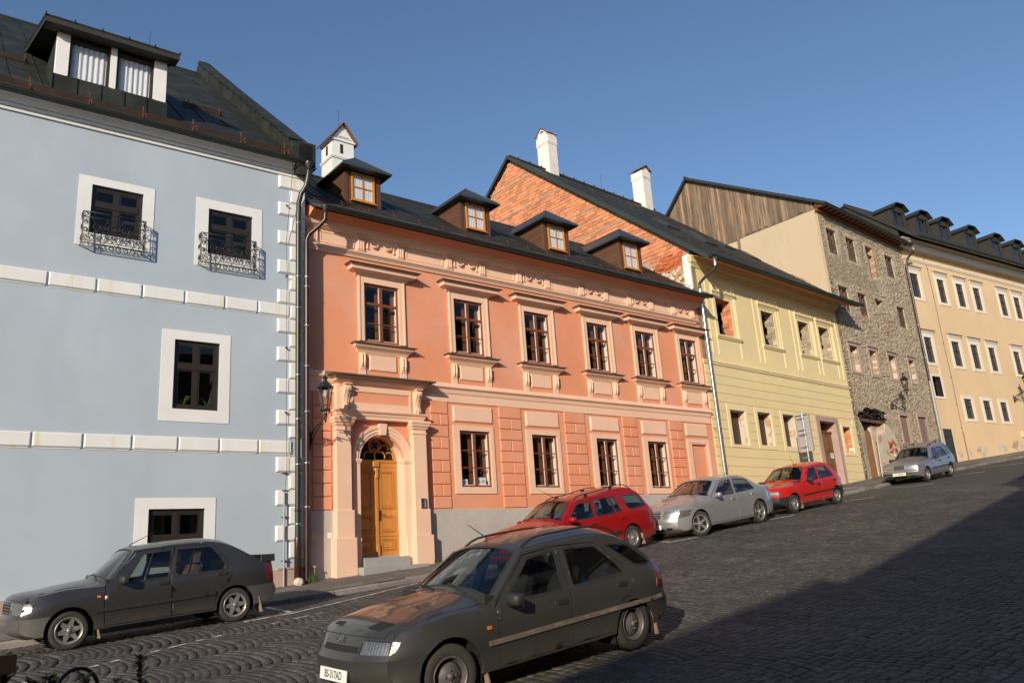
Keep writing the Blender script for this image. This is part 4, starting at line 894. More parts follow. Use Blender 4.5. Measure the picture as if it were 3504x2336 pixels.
outer = [(1.02, 2.38, 3.60, 5.21), (2.88, 4.19, 3.60, 5.23), (4.72, 6.02, 3.60, 5.24), (9.62, 10.78, 3.60, 5.04), (7.44, 9.38, 1.8, 5.22)]
for x0, x1, z0, z1 in outer[:4]:
    g = gw[outer.index((x0, x1, z0, z1))]; b = MB(); b.ring((x0+.01, x1-.01, z0+.01, z1-.01), g, -.03, 0); YE.p('window_surround', b, 'yellowline')
zl = [2.25, 2.58, 2.915, 3.25, 3.58, 3.91, 4.245, 4.58, 4.915, 5.25, 5.58, 5.915, 6.25, 6.60]
for i in range(len(zl)-1):
    z0, z1 = zl[i]+.007, zl[i+1]-.007; cuts = sorted([(a, c) for a, c, d, e in outer if d < z1-.02 and e > z0+.02]); x = .0; segs = []
    xs0 = .0 if z0 > 1.6+0 else 0
    for a, c in cuts:
        if a > x: segs.append((x, a))
        x = c
    segs.append((x, YW-.02))
    for a, c in segs: b = MB(); b.blk(a+.002, c-.002, -.018, 0, z0, z1, .006); YE.p('plaster_course', b, 'yellow')
# doorway
b = MB(); b.ring((7.45, 9.37, 1.6, 5.21), (7.72, 9.14, 1.6, 5.02), -.07, .0); b.box(7.72, 7.74, -.07, .28, 2.3, 5.02); b.box(9.12, 9.14, -.07, .28, 2.3, 5.02); b.box(7.72, 9.14, -.07, .28, 5.0, 5.02); YE.p('door_frame', b, 'pinkstone')
def oleaf(w, h):
    b = MB(); b.box(0, w, 0, .05, 0, h)
    for z0, z1 in ((.12, .62), (.72, 1.28), (1.38, h-.1)): b.ring((.1, w-.1, z0, z1), (.13, w-.13, z0+.03, z1-.03), -.015, 0); b.blk(.17, w-.17, -.015, 0, z0+.08, z1-.08, .015)
    return b
o = YE.p('door', oleaf(.69, 2.12), 'olddoor', (7.74, .22, 2.44)); add('door_leaf', oleaf(.69, 2.12), 'olddoor', o, (.70, 0, 0)); b = MB(); b.box(-.0, 1.39, -.05, .06, 2.12, 2.20); b.box(.66, .73, -.03, 0, 0, 2.12); add('door_rail', b, 'olddoor', o)
b = MB(); b.box(0, .26, -.004, 0, 0, .22); po = add('paper_notice', b, 'paper', o, (1.0, -.017, 1.05)); b = MB()
for i in range(5): b.box(.03, .03+random.uniform(.12, .2), -.006, -.0045, .17-i*.032, .18-i*.032)
po2 = add('notice_print', b, 'ink', o, (1.0, -.0175, 1.05))
b = MB(); b.box(9.09, 9.12, .28, .8, 4.2, 5.0); YE.p('brick_cheek', b, 'brick')
YE.p('hallway', room(7.6, 9.25, 2.3, 5.1, .28, 2.5), 'dark')
# soffit boards, eave, roof
YZ0, YSL = 11.2, .835
def yr_(y): return YZ0+YSL*y
for i in range(6):
    ya, yb = -.18-.115*i, -.18-.115*(i+1)+.004; b = MB(); b.slab((-.1, yb, 10.72+(yb+.18)*.45), (11.62, yb, 10.72+(yb+.18)*.45), (11.62, ya, 10.72+(ya+.18)*.45), (-.1, ya, 10.72+(ya+.18)*.45), -.02); YE.p('soffit_board', b, 'soffit')
b = MB(); b.box(-.1, 11.62, -.90, -.87, 10.42, 10.62); YE.p('fascia', b, 'gutter')
b = MB(); b.slab((-.12, -.92, yr_(-.92)), (11.64, -.92, yr_(-.92)), (11.64, .02, yr_(.02)), (-.12, .02, yr_(.02)), .02); b.slab((-.12, .02, yr_(.02)), (YW+.2, .02, yr_(.02)), (YW+.2, 9.4, yr_(9.4)), (-.12, 9.4, yr_(9.4)), .10)
b.slab((-.12, 9.4, yr_(9.4)), (YW+.2, 9.4, yr_(9.4)), (YW+.2, 19.3, yr_(-.5)), (-.12, 19.3, yr_(-.5)), .10); yroof = YE.p('roof', b, 'blackroof')
# slate courses
nr = 40
for i in range(nr):
    ya = -.92+(9.4+.92)*i/nr; yb = ya+(10.32/nr)*1.15; x1 = 11.64 if ya < -.1 else YW+.2; b = MB(); x = -.1
    while x < x1-.02:
        w_ = min(random.uniform(.28, .42), x1-x); lift = random.uniform(.014, .03)
        b.add([(x+.004, ya, yr_(ya)+lift), (x+w_-.004, ya, yr_(ya)+lift+random.uniform(-.003, .003)), (x+w_-.004, yb, yr_(yb)+.008), (x+.004, yb, yr_(yb)+.008), (x+.004, ya, yr_(ya)-.0), (x+w_-.004, ya, yr_(ya))], [(0, 1, 2, 3), (4, 5, 1, 0)]); x += w_
    o = add('slate_course', b, 'blackroof', yroof)
b = MB(); b.slab((-.22, -.95, yr_(-.95)+.05), (.42, -.95, yr_(-.95)+.05), (.42, 9.42, yr_(9.42)+.05), (-.22, 9.42, yr_(9.42)+.05), .03); b.slab((-.22, 9.42, yr_(9.42)+.05), (.42, 9.42, yr_(9.42)+.05), (.42, 19.3, yr_(-.45)+.05), (-.22, 19.3, yr_(-.45)+.05), .03)
b.prof([(-.97, yr_(-.97)+.03), (-.97, yr_(-.97)-.12), (9.4, yr_(9.4)-.14), (9.4, yr_(9.4)+.04)], -.235, -.205); b.prof([(9.4, yr_(9.4)-.14), (9.4, yr_(9.4)+.04), (19.3, yr_(-.5)+.04), (19.3, yr_(-.5)-.14)], -.235, -.205); add('verge_flashing', b, 'verge', yroof)
b = MB(); b.tube([(-.1, 9.4, yr_(9.4)+.05), (YW, 9.4, yr_(9.4)+.05)], .07, 6)
for i in range(14): b.box(.5+i*.78, .53+i*.78, 9.33, 9.47, yr_(9.4)+.1, yr_(9.4)+.17)
add('ridge_cap', b, 'blackroof', yroof)
for (x, y) in ((3.9, 4.0), (6.0, 3.9), (8.2, 3.9), (5.2, 3.0), (9.4, 3.3)):
    c = MB(); L_ = 1.0
    c.slab((x, y-.45, yr_(y-.45)+.10), (x+.9, y-.45, yr_(y-.45)+.10), (x+.9, y+.35, yr_(y+.35)+.16), (x, y+.35, yr_(y+.35)+.16), .12); o = add('roof_hatch', c, 'blackroof', yroof)
    c = MB(); c.slab((x+.1, y-.38, yr_(y-.38)+.13), (x+.8, y-.38, yr_(y-.38)+.13), (x+.8, y+.25, yr_(y+.25)+.18), (x+.1, y+.25, yr_(y+.25)+.18), .02); add('roof_hatch_pane', c, 'flash', yroof)
b = MB()
for yy in (6.6, 1.3, .9): b.tube([(.5+i*.75, yy, yr_(yy)+.10) for i in range(15)], .008, 4)
add('snow_guard_wire', b, 'rust', yroof)
c = MB(); c.box(-.012, .012, -.1, .12, 0, .02); c.tube([(0, -.06, 0), (0, 0, .16), (0, .1, 0)], .012, 4); cm = c.mesh('snow_guard_bracket', 'rust')
for i in range(12):
    put('snow_guard_bracket', cm, yroof, (.8+i*.9, 6.6, yr_(6.6)+.01)); put('snow_guard_bracket', cm, yroof, (.8+i*.9, 1.1, yr_(1.1)+.01))
YE.p('gutter', gutter(-.15, 11.85, -.99, 10.50, .085), 'gutter')
hop = MB(); hop.lathe([(.06, -.30), (.06, -.06), (.09, .0)], (.10, -.98, 10.42), 10); YE.p('hopper', hop, 'zinc')
pipe(YE, [(.10, -.98, 10.16), (.09, -.95, 10.0), (.0, -.5, 9.75), (-.02, -.28, 9.60), (-.02, -.28, 9.4)], .055, 'gutter', [])
pipe(YE, [(.00, -.25, 9.5), (.02, -.25, 9.3), (.05, -.25, 1.3)], .06, 'zinc', [8.7, 7.3, 6.9, 4.2])
# orange brick gable facing the camera: base, then every brick
def inpoly(y, z):
    top = yr_(y)-.12 if y < 9.4 else yr_(18.8-y)-.12
    low = 9.42+.755*min(y, 3.45)+.05 if y < 3.45 else 12.02-(y-3.45)*.3
    return z < top and z > max(low, 9.6)
b = MB(); b.prof([(0, .5), (18.8, .5), (18.8, 10.9), (9.4, 18.9), (0, 11.05)], -.0, .25); YE.p('gable_wall', b, 'mortar')
b = MB(); b.box(-.075, 0, .0, .30, 9.0, 10.85); YE.p('corner_strip', b, 'whitereveal')
LED = [17.6, 16.1, 14.5, 13.32, 12.0]
bricks = []; z = 10.9; row = 0
while z < 18.8:
    h = .145; led = [l for l in LED if z < l+.02 and z+h > l-.02]
    y = .22+(.15 if row % 2 else 0)-.3
    while y < 15:
        w_ = .295*random.uniform(.93, 1.05)
        if random.random() < .10: w_ *= .5
        if inpoly(y+w_*.5, z+h*.6) and inpoly(y+.02, z+.02) and inpoly(y+w_-.02, z+.02) and inpoly(y+w_/2, z+h-.01) and y > .2: bricks.append((y, z, w_, h))
        y += w_+.012
    z += h+.016; row += 1
    if led: z = led[0]+.06
def dist(br): p = YE.w(0, br[0], br[1]); return p.length
bricks.sort(key=dist)
bm_ = []
for k in range(6):
    b = MB(); j = lambda: random.uniform(-.006, .006)
    b.add([(0, 0+j(), j()), (0, 1+j(), j()), (0, 1+j(), 1+j()), (0, j(), 1+j()), (1, 0, 0), (1, 1, 0), (1, 1, 1), (1, 0, 1)], [(0,1,2,3),(0,4,5,1),(1,5,6,2),(2,6,7,3),(3,7,4,0)]); bm_.append(b.mesh('brick', 'brick'))
gy = empty_ = None
rest = MB()
for i, (y, z, w_, h) in enumerate(bricks):
    pr_ = random.uniform(.018, .04)
    if i < 296:
        o = put('brick', bm_[i % 6], YE.root, (-pr_, y, z-YE.base)); o.scale = (pr_+.02, w_, h)
    else: rest.box(-pr_, .02, y, y+w_, z, z+h)
tag(YE.p('bricks', rest, 'brick'), kind='stuff')
for l in LED:
    y0 = max(.3, (l-YZ0)/YSL*0+.3); y1 = min(14, 9.4+(yr_(9.4)-.12-l)/YSL); y0 = max(.3, (l+.12-YZ0)/YSL)
    b = MB(); b.prof([(y0, l-.012), (y1, l-.012), (y1, l+.045), (y0, l+.045)], -.05, 0); YE.p('ledge_course', b, 'mortar')
rb = MB(); rnd = random.Random(4)
z = 9.95
while z < 11.1:
    y = .28
    while y < 1.5:
        w_ = rnd.uniform(.16, .26)
        if z < yr_(y)-.2 and (z > 10.55-.1*y or rnd.random() < .25) and not (y > 1.2 and z > 10.9): rb.box(-rnd.uniform(.01, .07), 0, y, y+w_, z, z+.058)
        y += w_+.012
    z += .07
tag(YE.p('old_bricks', rb, 'redbrick'), kind='stuff')
rb = MB()
for i in range(260):
    y = rnd.uniform(.3, 3.0); z = rnd.uniform(9.5, 10.85)
    if z > 9.45+.755*y and not (y < 1.5 and z > 10.5):
        s_ = rnd.uniform(.04, .11); rb.lathe([(0, -s_*.5), (s_, -s_*.2), (s_*.8, s_*.3), (0, s_*.45)], (-.01, y, z), 5, 'x', False)
tag(YE.p('rubble', rb, 'oldplaster'), kind='stuff')
# two whitewashed chimneys on the ridge
def chim(x, w, zt, d, open_):
    b = MB(); b.box(0, w, 0, d, 0, zt-.7); b.box(-.04, w+.04, -.04, d+.04, zt-.62, zt-.56); b.box(-.02, w+.02, -.02, d+.02, zt-.7, zt-.22)
    if open_:
        b.box(0, .07, 0, d, zt-.22, zt-.0); b.box(w-.07, w, 0, d, zt-.22, zt)
    o = YE.p('chimney', b, 'whitebrick', (x, 9.05, 18.6))
    c = MB(); 
    if open_:   # ridge of the cap runs along the house
        c.slab((-.06, -.06, zt-.08), (w+.06, -.06, zt-.08), (w+.06, d/2, zt+.30), (-.06, d/2, zt+.30), .03); c.slab((-.06, d/2, zt+.30), (w+.06, d/2, zt+.30), (w+.06, d+.06, zt-.08), (-.06, d+.06, zt-.08), .03); 
        p = MB(); p.prof([(0, zt-.22), (.12, zt-.22), (.12, zt-.05), (d/2, zt+.14), (d-.12, zt-.05), (d-.12, zt-.22), (d, zt-.22), (d, zt-.04), (d/2, zt+.27), (0, zt-.04)], 0, .08); p.prof([(0, zt-.22), (.12, zt-.22), (.12, zt-.05), (d/2, zt+.14), (d-.12, zt-.05), (d-.12, zt-.22), (d, zt-.22), (d, zt-.04), (d/2, zt+.27), (0, zt-.04)], w-.08, w); p.box(0, w, 0, .06, zt-.22, zt-.04); p.box(0, w, d-.06, d, zt-.22, zt-.04); add('chimney_head', p, 'whitebrick', o)
    else:
        c.slab((-.12, -.10, zt-.20), (-.12, d+.1, zt-.20), (w/2, d+.1, zt+.12), (w/2, -.10, zt+.12), .03); c.slab((w/2, -.10, zt+.12), (w/2, d+.10, zt+.12), (w+.12, d+.1, zt-.20), (w+.12, -.10, zt-.20), .03)
        p = MB(); p.prof([(0, zt-.22), (w, zt-.22), (w/2, zt+.07)], 0, d, 'y'); add('chimney_head', p, 'whitebrick', o)
    add('chimney_cap', c, 'opproof', o)
chim(2.35, .62, 2.55, .78, True); chim(9.85, .66, 2.75, .78, False)
b = MB(); b.tube([(6.6, 9.4, 19.0), (6.6, 9.4, 20.0)], .012, 4); b.box(6.45, 6.75, 9.35, 9.45, 19.1, 19.13); YE.p('lightning_rod', b, 'iron')
# ================================================================== DERELICT STONE HOUSE
RU = Bld('derelict_house', 'derelict tall rubble stone house with plank gable and boarded windows', 'house', (34.88, 18.6), 3.1, 2.5)
RW = 9.29
top = [(.60, 1.47, 13.42, 14.66), (2.55, 3.44, 13.42, 14.64), (4.64, 5.38, 12.9, 14.60), (6.86, 7.75, 13.40, 14.58)]
mid = [(.78, 1.70, 10.60, 11.77), (2.74, 3.57, 10.60, 11.74), (7.12, 7.96, 10.65, 11.75)]
low = [(.76, 1.60, 7.60, 8.83), (2.77, 3.52, 7.62, 8.85), (4.83, 5.64, 7.64, 8.85), (7.20, 7.90, 7.68, 8.88)]
hole = [(4.58, 11.72), (4.72, 11.82), (5.0, 11.74), (5.3, 11.80), (5.60, 11.78), (5.42, 11.62), (5.2, 11.45), (4.98, 11.32), (4.76, 11.30), (4.70, 11.5)]
rag = [(.72, 2.5), (.68, 3.6), (.80, 4.75), (.66, 5.10), (.50, 5.28), (.36, 5.52), (.62, 5.66), (.95, 5.72), (1.2, 5.9), (1.55, 5.97), (1.9, 5.88), (2.3, 5.96), (2.7, 5.90), (3.1, 5.84), (3.5, 5.78), (3.25, 5.62), (3.42, 5.42), (3.0, 5.28), (2.75, 5.0), (2.6, 4.7), (2.66, 3.7), (2.62, 2.7)]
shut = [(4.86, 5.74, 4.44, 5.80), (7.0, 7.95, 4.54, 5.88)]
RU.p('wall', wall([(0, 1.6), (RW, 2.8), (RW, 15.75), (0, 15.75)], [rect(*g) for g in top+mid+low+shut]+[hole, rag], 14, .35), 'rubble')
def plank_set(x0, x1, z0, z1, y, n, m_, nm, ir=.0, par=None):
    w_ = (x1-x0)/n
    for i in range(n):
        d = MB(); e = random.uniform(-ir, ir); d.box(.0, w_-.012, 0, .03, 0, z1-z0+e); RU.p(nm, d, m_, (x0+i*w_, y+random.uniform(-.01, .01), z0-e*.3))
for (x0, x1, z0, z1) in [top[0], top[1], top[3]]+mid:
    b = MB(); b.ring((x0, x1, z0, z1), (x0+.08, x1-.08, z0+.07, z1-.07), .06, .14); b.box((x0+x1)/2-.05, (x0+x1)/2+.05, .05, .14, z0+.07, z1-.07); o = RU.p('window', b, 'brownboard')
    b = MB(); b.box(x0+.08, x1-.08, .16, .19, z0+.07, z1-.07); add('board', b, 'shutter', o)
    b = MB()
    for s_ in (0, 1):
        xa, xb = (x0+.1, (x0+x1)/2-.06) if s_ == 0 else ((x0+x1)/2+.06, x1-.1)
        for zz in (z0+(z1-z0)*.33, z0+(z1-z0)*.66): b.box(xa, xb, .12, .15, zz-.015, zz+.015)
        b.tube([(xa, .13, z0+.1), (xb, .13, z0+.5), (xa, .13, z0+.9)], .012, 4)
    add('lattice', b, 'brownboard', o)
x0, x1, z0, z1 = top[2]
b = MB(); b.box(x0+.1, x0+.2, .08, .16, z0, z1-.35); b.box(x0+.32, x0+.40, .1, .16, z0-.2, z1-.4); b.box(x0, x1, .05, .14, z1-.42, z1-.34); RU.p('broken_frame', b, 'shutter')
b = MB()
for i in range(14): b.box(x1-.04+.06*random.random(), x1+.12+.10*random.random(), -.03, .25, 13.1+i*.1, 13.19+i*.1)
RU.p('brick_patch', b, 'fadedbrick'); RU.p('room', room(x0-.1, x1+.2, z0-.1, z1+.1, .36, 2.5), 'dark'); RU.p('room', room(4.3, 5.9, 11, 12, .36, 2.5), 'dark')
b = MB(); b.box(x0-.0, x1, .22, .32, 12.9, z1-.5); RU.p('loose_boarding', b, 'shutter')
for (x0, x1, z0, z1) in low:
    b = MB(); b.ring((x0-.15, x1+.17, z0-.12, z1+.16), (x0, x1, z0, z1), -.035, .02); b.box(x0-.2, x1+.2, -.09, .0, z1+.16, z1+.20); RU.p('window_surround', b, 'pinkstone')
    b = MB(); b.box(x1-.02, x1+.05, .02, .35, z0, z1); RU.p('plaster_edge', b, 'oldplaster'); b = jag_reveal(x0, x1, z0, z1, .5, None, None, int(x0*10)); RU.p('masonry_cheek', b, 'rubstone'); RU.p('room', room(x0-.4, x1+.6, z0-.1, z1+.1, .62, 3), 'dark')
for (x0, x1, z0, z1) in shut:
    b = MB(); b.ring((x0-.13, x1+.13, z0-.05, z1+.20), (x0, x1, z0, z1), -.03, .05); RU.p('window_surround', b, 'pinkstone'); plank_set(x0+.03, x1-.02, z0, z1, .06, 5, 'shutter', 'shutter_plank', .05); RU.p('room', room(x0, x1, z0, z1, .36, 1.5), 'dark')
# collapsed doorway: dark cavity, hanging laths, beam, board
RU.p('room', room(.2, 3.7, 2.3, 6.1, .9, 4), 'dark')
b = MB(); b.box(2.0, 2.9, .25, .9, 2.4, 5.2); b.box(.5, .75, .1, .9, 2.3, 5.2); RU.p('door_cheek', b, 'oldplaster')
b = MB(); b.box(.35, 3.45, .05, .20, 5.28, 5.40); RU.p('beam', b, 'brownwood')
b = MB()
for i in range(70):
    x = random.uniform(.5, 3.2); z = random.uniform(5.42, 5.9); l = random.uniform(.15, .5); b.tube([(x, random.uniform(-.06, .3), z), (x+random.uniform(-.3, .3), random.uniform(-.1, .3), z-l*.5)], random.uniform(.012, .03), 4)
for i in range(20):
    x = random.uniform(.9, 2.6); b.tube([(x, .2, 5.3), (x+random.uniform(-.1, .5), .4, random.uniform(4.8, 5.1))], .03, 4)
RU.p('broken_laths', b, 'darkwood')
b = MB(); b.prof([(.66, 2.60), (1.72, 2.72), (1.70, 4.78), (1.55, 4.90), (.86, 4.82), (.70, 4.0)], .16, .20, 'y'); RU.p('door_board', b, 'board')
b = MB(); b.prof([(1.75, 2.62), (4.4, 2.9), (4.1, 3.4), (4.2, 4.3), (3.7, 4.9), (3.3, 5.2), (2.95, 5.25), (2.7, 4.7), (2.1, 4.75), (1.9, 4.5)], -.03, .02, 'y'); RU.p('plaster_patch', b, 'oldplaster')
b = MB()
for i in range(26):
    x = 2.9+random.random()*.75; z = 3.9+(i//4)*.085; b.box(x, x+.22, -.05, 0, z, z+.065)
for i in range(7): b.box(3.3+random.random()*.2, 3.6+random.random()*.2, -.045, 0, 3.25+i*.07, 3.30+i*.07)
tag(RU.p('brick_patch', b, 'redbrick'), kind='stuff')
b = MB(); b.box(3.42, 3.60, -.045, -.03, 4.05-.55, 4.4-.55); RU.p('yellow_plate', b, 'yellow')
b = MB()
for (x0, x1, z0, z1) in top+mid:
    for i in range(9): x = x0-.05+(x1-x0+.1)*i/9; b.box(x, x+.075, -.035, 0, z1+.03, z1+.03+random.uniform(.04, .13))
for i in range(18): x = random.uniform(5.0, 5.7); z = random.uniform(9.9, 11.6); b.box(x, x+.2, -.035, 0, z, z+.07)
for i in range(14): x = random.uniform(2.7, 3.3); z = random.uniform(10.15, 10.6); b.box(x, x+.18, -.03, 0, z, z+.06)
tag(RU.p('brick_lintel', b, 'fadedbrick'), kind='stuff')
# rubble stones standing proud of the face
b = MB(); rnd = random.Random(11)
def free(x, z):
    for g in top+mid+low+shut:
        if g[0]-.2 < x < g[1]+.22 and g[2]-.16 < z < g[3]+.25: return False
    if .3 < x < 4.2 and z < 6.05: return False
    if 4.4 < x < 5.8 and 11.1 < z < 12: return False
    return True
for i in range(4200):
    x = rnd.uniform(.08, RW-.12); z = rnd.uniform(2.9+.1*x, 15.3)
    if x < 5.5 and z > 12.1 and rnd.random() < .8: continue
    if not free(x, z): continue
    a = rnd.uniform(.05, .17); h = rnd.uniform(.03, .08); n = rnd.choice((5, 6)); d = rnd.uniform(.012, .05); vs = [(x, -d, z)]
    for k in range(n): th = 2*math.pi*k/n+rnd.uniform(-.3, .3); vs.append((x+a*math.cos(th)*.7, -d*.8, z+h*math.sin(th)*.8))
    for k in range(n): th = 2*math.pi*k/n; vs.append((x+a*math.cos(th), .01, z+h*math.sin(th)))
    fs = [(0, 1+k, 1+(k+1) % n) for k in range(n)]+[(1+k, 1+n+k, 1+n+(k+1) % n, 1+(k+1) % n) for k in range(n)]
    b.add(vs, fs)
for i in range(46):    # flat brickwork courses of the upper left part
    z = 12.15+i*.072; x = .1
    while x < (5.0 if z < 14.8 else 8.8):
        w_ = rnd.uniform(.16, .30)
        if free(x, z) and free(x+w_, z): b.box(x, x+w_-.012, -rnd.uniform(.004, .02), .01, z, z+.057)
        x += w_
tag(RU.p('rubble_stones', b, 'rubstone'), kind='stuff')
# gable towards the camera: planks over cream plaster
RZ0, RSL = 15.95, .585
def rr_(y): return RZ0+RSL*y
RID = 6.95
def rback(y): return rr_(RID)-(y-RID)*1.05
b = MB(); b.prof([(-.0, 1.6), (14, 1.6), (14, 12.3), (RID, rr_(RID)-.1), (0, RZ0-.15)], .03, .3); RU.p('gable_backing', b, 'dark')
b = MB(); b.prof([(-.0, 9.0), (14, 9.0), (14, 15.40), (.25, 15.62), (0, 15.62)], -.03, .03); RU.p('gable_plaster', b, 'cream')
b = MB(); b.box(-.05, -.025, -.02, .10, 10, 15.6); RU.p('corner_strip', b, 'rubstone')
b = MB(); b.prof([(.1, 15.58), (9, 15.44), (9, 15.50), (.1, 15.64)], -.06, -.02); RU.p('ledge_strip', b, 'blackroof')
y = .12; 
while y < 10.4:
    w_ = random.uniform(.15, .24); ya, yb = y+.006, y+w_-.006
    t0, t1 = [(rr_(v) if v < RID else rback(v))-.08 for v in (ya, yb)]; zb0 = 15.55-.0155*ya-random.uniform(.0, .06)
    if y < 4.2: zb0 = 15.55-.0155*ya
    else: zb0 = 14.9-(0 if y < 7 else .9)
    if y > 4.3: zb0 = 15.44
    if min(t0, t1) > zb0+.03:
        b = MB(); e = random.uniform(.0, .02); b.prof([(ya, zb0), (yb, zb0), (yb, t1), (ya, t0)], -.055-e, -.025-e); RU.p('gable_plank', b, 'plank')
    y += w_
b = MB(); b.slab((-.30, -.62, rr_(-.62)), (RW+.2, -.62, rr_(-.62)), (RW+.2, RID, rr_(RID)), (-.30, RID, rr_(RID)), .12); b.slab((-.30, RID, rr_(RID)), (RW+.2, RID, rr_(RID)), (RW+.2, 14.2, rback(14.2)), (-.30, 14.2, rback(14.2)), .12)
o = RU.p('roof', b, 'blackroof')
b = MB()
for i in range(22): 
    x = -.2+i*.435; b.box(x, x+.13, -.55, .0, rr_(-.3)-.28, rr_(-.3)-.12)
add('rafter_tail', b, 'brownwood', o)
b = MB(); b.box(-.2, RW, -.30, .0, 15.55, 15.70); b.box(-.2, RW, -.12, 0, 15.35, 15.55); add('wall_plate', b, 'brownwood', o)
for i in range(24):
    ya = -.62+(RID+.62)*i/24; b = MB(); b.slab((-.3, ya, rr_(ya)+.03), (RW+.2, ya, rr_(ya)+.03), (RW+.2, ya+.34, rr_(ya+.34)+.012), (-.3, ya+.34, rr_(ya+.34)+.012), .01); add('roof_course', b, 'blackroof', o)
b = MB()
for i in range(9): b.box(.6+i*1.0, .66+i*1.0, RID-.08, RID+.08, rr_(RID)+.0, rr_(RID)+.10)
b.tube([(-.3, RID, rr_(RID)+.02), (RW+.2, RID, rr_(RID)+.02)], .06, 6); add('ridge_cap', b, 'blackroof', o)
pipe(RU, [(9.22, -.65, 15.1), (9.18, -.3, 14.8), (9.14, -.15, 14.4), (9.12, -.15, 7.9)], .06, 'pipebrown', [13, 11, 9.2])
pipe(RU, [(9.12, -.15, 7.9), (9.10, -.15, 3.4)], .075, 'signgrey', [5.4])
# ================================================================== OCHRE PALACE
PA = Bld('ochre_palace', 'ochre four-storey building with white-framed windows and row of roof dormers', 'building', (44.16, 19.10), -5.5, 3.4)
PW = 24.0
XT = [(.28, 1.12), (2.98, 3.74), (4.97, 5.75), (6.84, 7.62), (9.82, 10.60), (11.63, 12.40), (14.3, 15.1), (17.0, 17.8)]
XM = [(.39, 1.15), (3.12, 3.94), (5.12, 5.90), (7.07, 7.82), (9.96, 10.72), (12.0, 12.8), (14.6, 15.4)]
XG = [(3.15, 3.96), (5.14, 5.92), (7.02, 7.76), (12.2, 12.95), (14.2, 15.0)]
wins = [(a, c, 12.71, 14.11) for a, c in XT]+[(a, c, 9.02, 10.44) for a, c in XM]+[(a, c, 6.06, 7.17) for a, c in XG]+[(.40, 1.25, 7.16, 8.26)]
PA.p('wall', wall([(0, 2.6), (PW, 4.8), (PW, 15.95), (0, 15.95)], [rect(*g) for g in wins]+[rect(.43, 1.33, 3.4, 5.42)], 14, .10), 'palace')
kits = {}
def pal_window(a, c, z0, z1, hood, k):
    w, h = c-a, z1-z0; b = MB(); b.ring((0, w, 0, h), (.05, w-.05, .05, h-.05), .04, .10); b.box(w/2-.03, w/2+.03, .03, .10, .05, h-.05); b.box(.05, w-.05, .035, .10, h*.62, h*.62+.05)
    for z in (h*.3, ): b.box(.05, w-.05, .05, .08, z, z+.02)
    o = PA.p('window', b, 'darkwood', (a, 0, z0)); g = MB(); g.box(.05, w-.05, .062, .066, .05, h-.05); add('pane', g, 'glass', o)
    s = MB(); s.ring((.05, w/2-.03, .05, h-.05), (.075, w/2-.05, .07, h-.07), .055, .062); s.ring((w/2+.03, w-.05, .05, h-.05), (w/2+.05, w-.075, .07, h-.07), .055, .062); add('sash_edge', s, 'shutter', o)
    add('room', room(0, w, 0, h, .10, 1.2), 'dark', o)
    f = MB(); m = .20; f.ring((-m, w+m+.03, -.17, h+.18), (0, w, 0, h), -.03, .0)
    if hood: f.stack(-m+.02, w+m, [(h+.18, 0), (h+.22, .03), (h+.28, .05), (h+.33, .09), (h+.38, .11)])
    add('window_surround', f, 'palwhite', o)
    if hood: q = MB(); q.stack(-m+.02, w+m, [(h+.38, .15), (h+.40, .15), (h+.43, .0)]); add('hood_capping', q, 'ltop', o)
    return o
for i, g in enumerate(wins[:-1]): pal_window(*g, g[2] > 8.5, i)
# casement standing open beside the corner
a, c, z0, z1 = wins[-1]; f = MB(); f.ring((a-.14, c+.16, z0-.12, z1+.10), (a, c, z0, z1), -.03, 0); PA.p('window_surround', f, 'palwhite')
f = MB(); f.ring((a, c, z0, z1), (a+.05, c-.05, z0+.05, z1-.05), .03, .09); o = PA.p('window', f, 'darkwood'); add('room', room(a, c, z0, z1, .10, 1.2), 'dark', o)
for (hx, ang, col) in ((c, R(-128), 'curtain'), (a+.42, R(-84), 'whitereveal')):
    s = MB(); w_ = .55 if hx == c else .3; s.ring((0, w_, 0, z1-z0), (.03, w_-.03, .03, z1-z0-.03), -.02, .02); s.box(.03, w_-.03, -.012, .012, .36, .385); s.box(.03, w_-.03, -.012, .012, .72, .745)
    e = add('open_casement', s, 'darkwood', o, (hx, .0, z0), (0, 0, math.pi+ang)); g = MB(); g.box(.03, w_-.03, -.003, .003, .03, z1-z0-.03); add('pane', g, 'glass', e)
b = MB()
for (x0, x1) in ((.12, .30), (1.28, 1.44)):
    for z in (8.4, 8.58, 8.76): b.box(x0, x1, -.02, 0, z, z+.15)
PA.p('corner_block', b, 'palwhite')
b = MB(); b.box(.43, 1.33, .05, .09, 3.4, 5.42); b.ring((.43, 1.33, 3.4, 5.42), (.46, 1.30, 3.4, 5.0), .03, .05); b.box(.43, 1.33, .03, .05, 4.98, 5.02); PA.p('door', b, 'gutter')
b = MB(); b.stack(-.02, PW, [(14.86, .02), (14.89, .05), (14.93, .05), (14.95, .08), (15.0, .09), (15.05, .02)]); PA.p('string_moulding', b, 'palwhite')
b = MB(); b.stack(-.02, PW, [(15.44, .03), (15.47, .07), (15.50, .07), (15.51, .12), (15.56, .13), (15.60, .20), (15.66, .26), (15.40, .34), (15.80, .46), (15.86, .55), (15.9, .58)]); PA.p('cornice', b, 'palwhite')
PA.p('gutter', gutter(-.1, PW, -1.02, 15.93, .16), 'gutter')
PZ_, PS_ = 16.65, .95
def prf(y): return PZ_+PS_*y
b = MB(); b.slab((-.1, -.98, prf(-.78)), (PW, -.98, prf(-.78)), (PW, 2.8, prf(2.8)), (-.1, 2.8, prf(2.8)), .10); b.slab((-.1, 2.8, prf(2.8)), (PW, 2.8, prf(2.8)), (PW, 14.5, 16), (-.1, 14.5, 16), .10); b.prof([(.0, 15.8), (14, 15.8), (2.8, prf(2.8)-.1), (0, prf(0)-.1)], .0, .2)
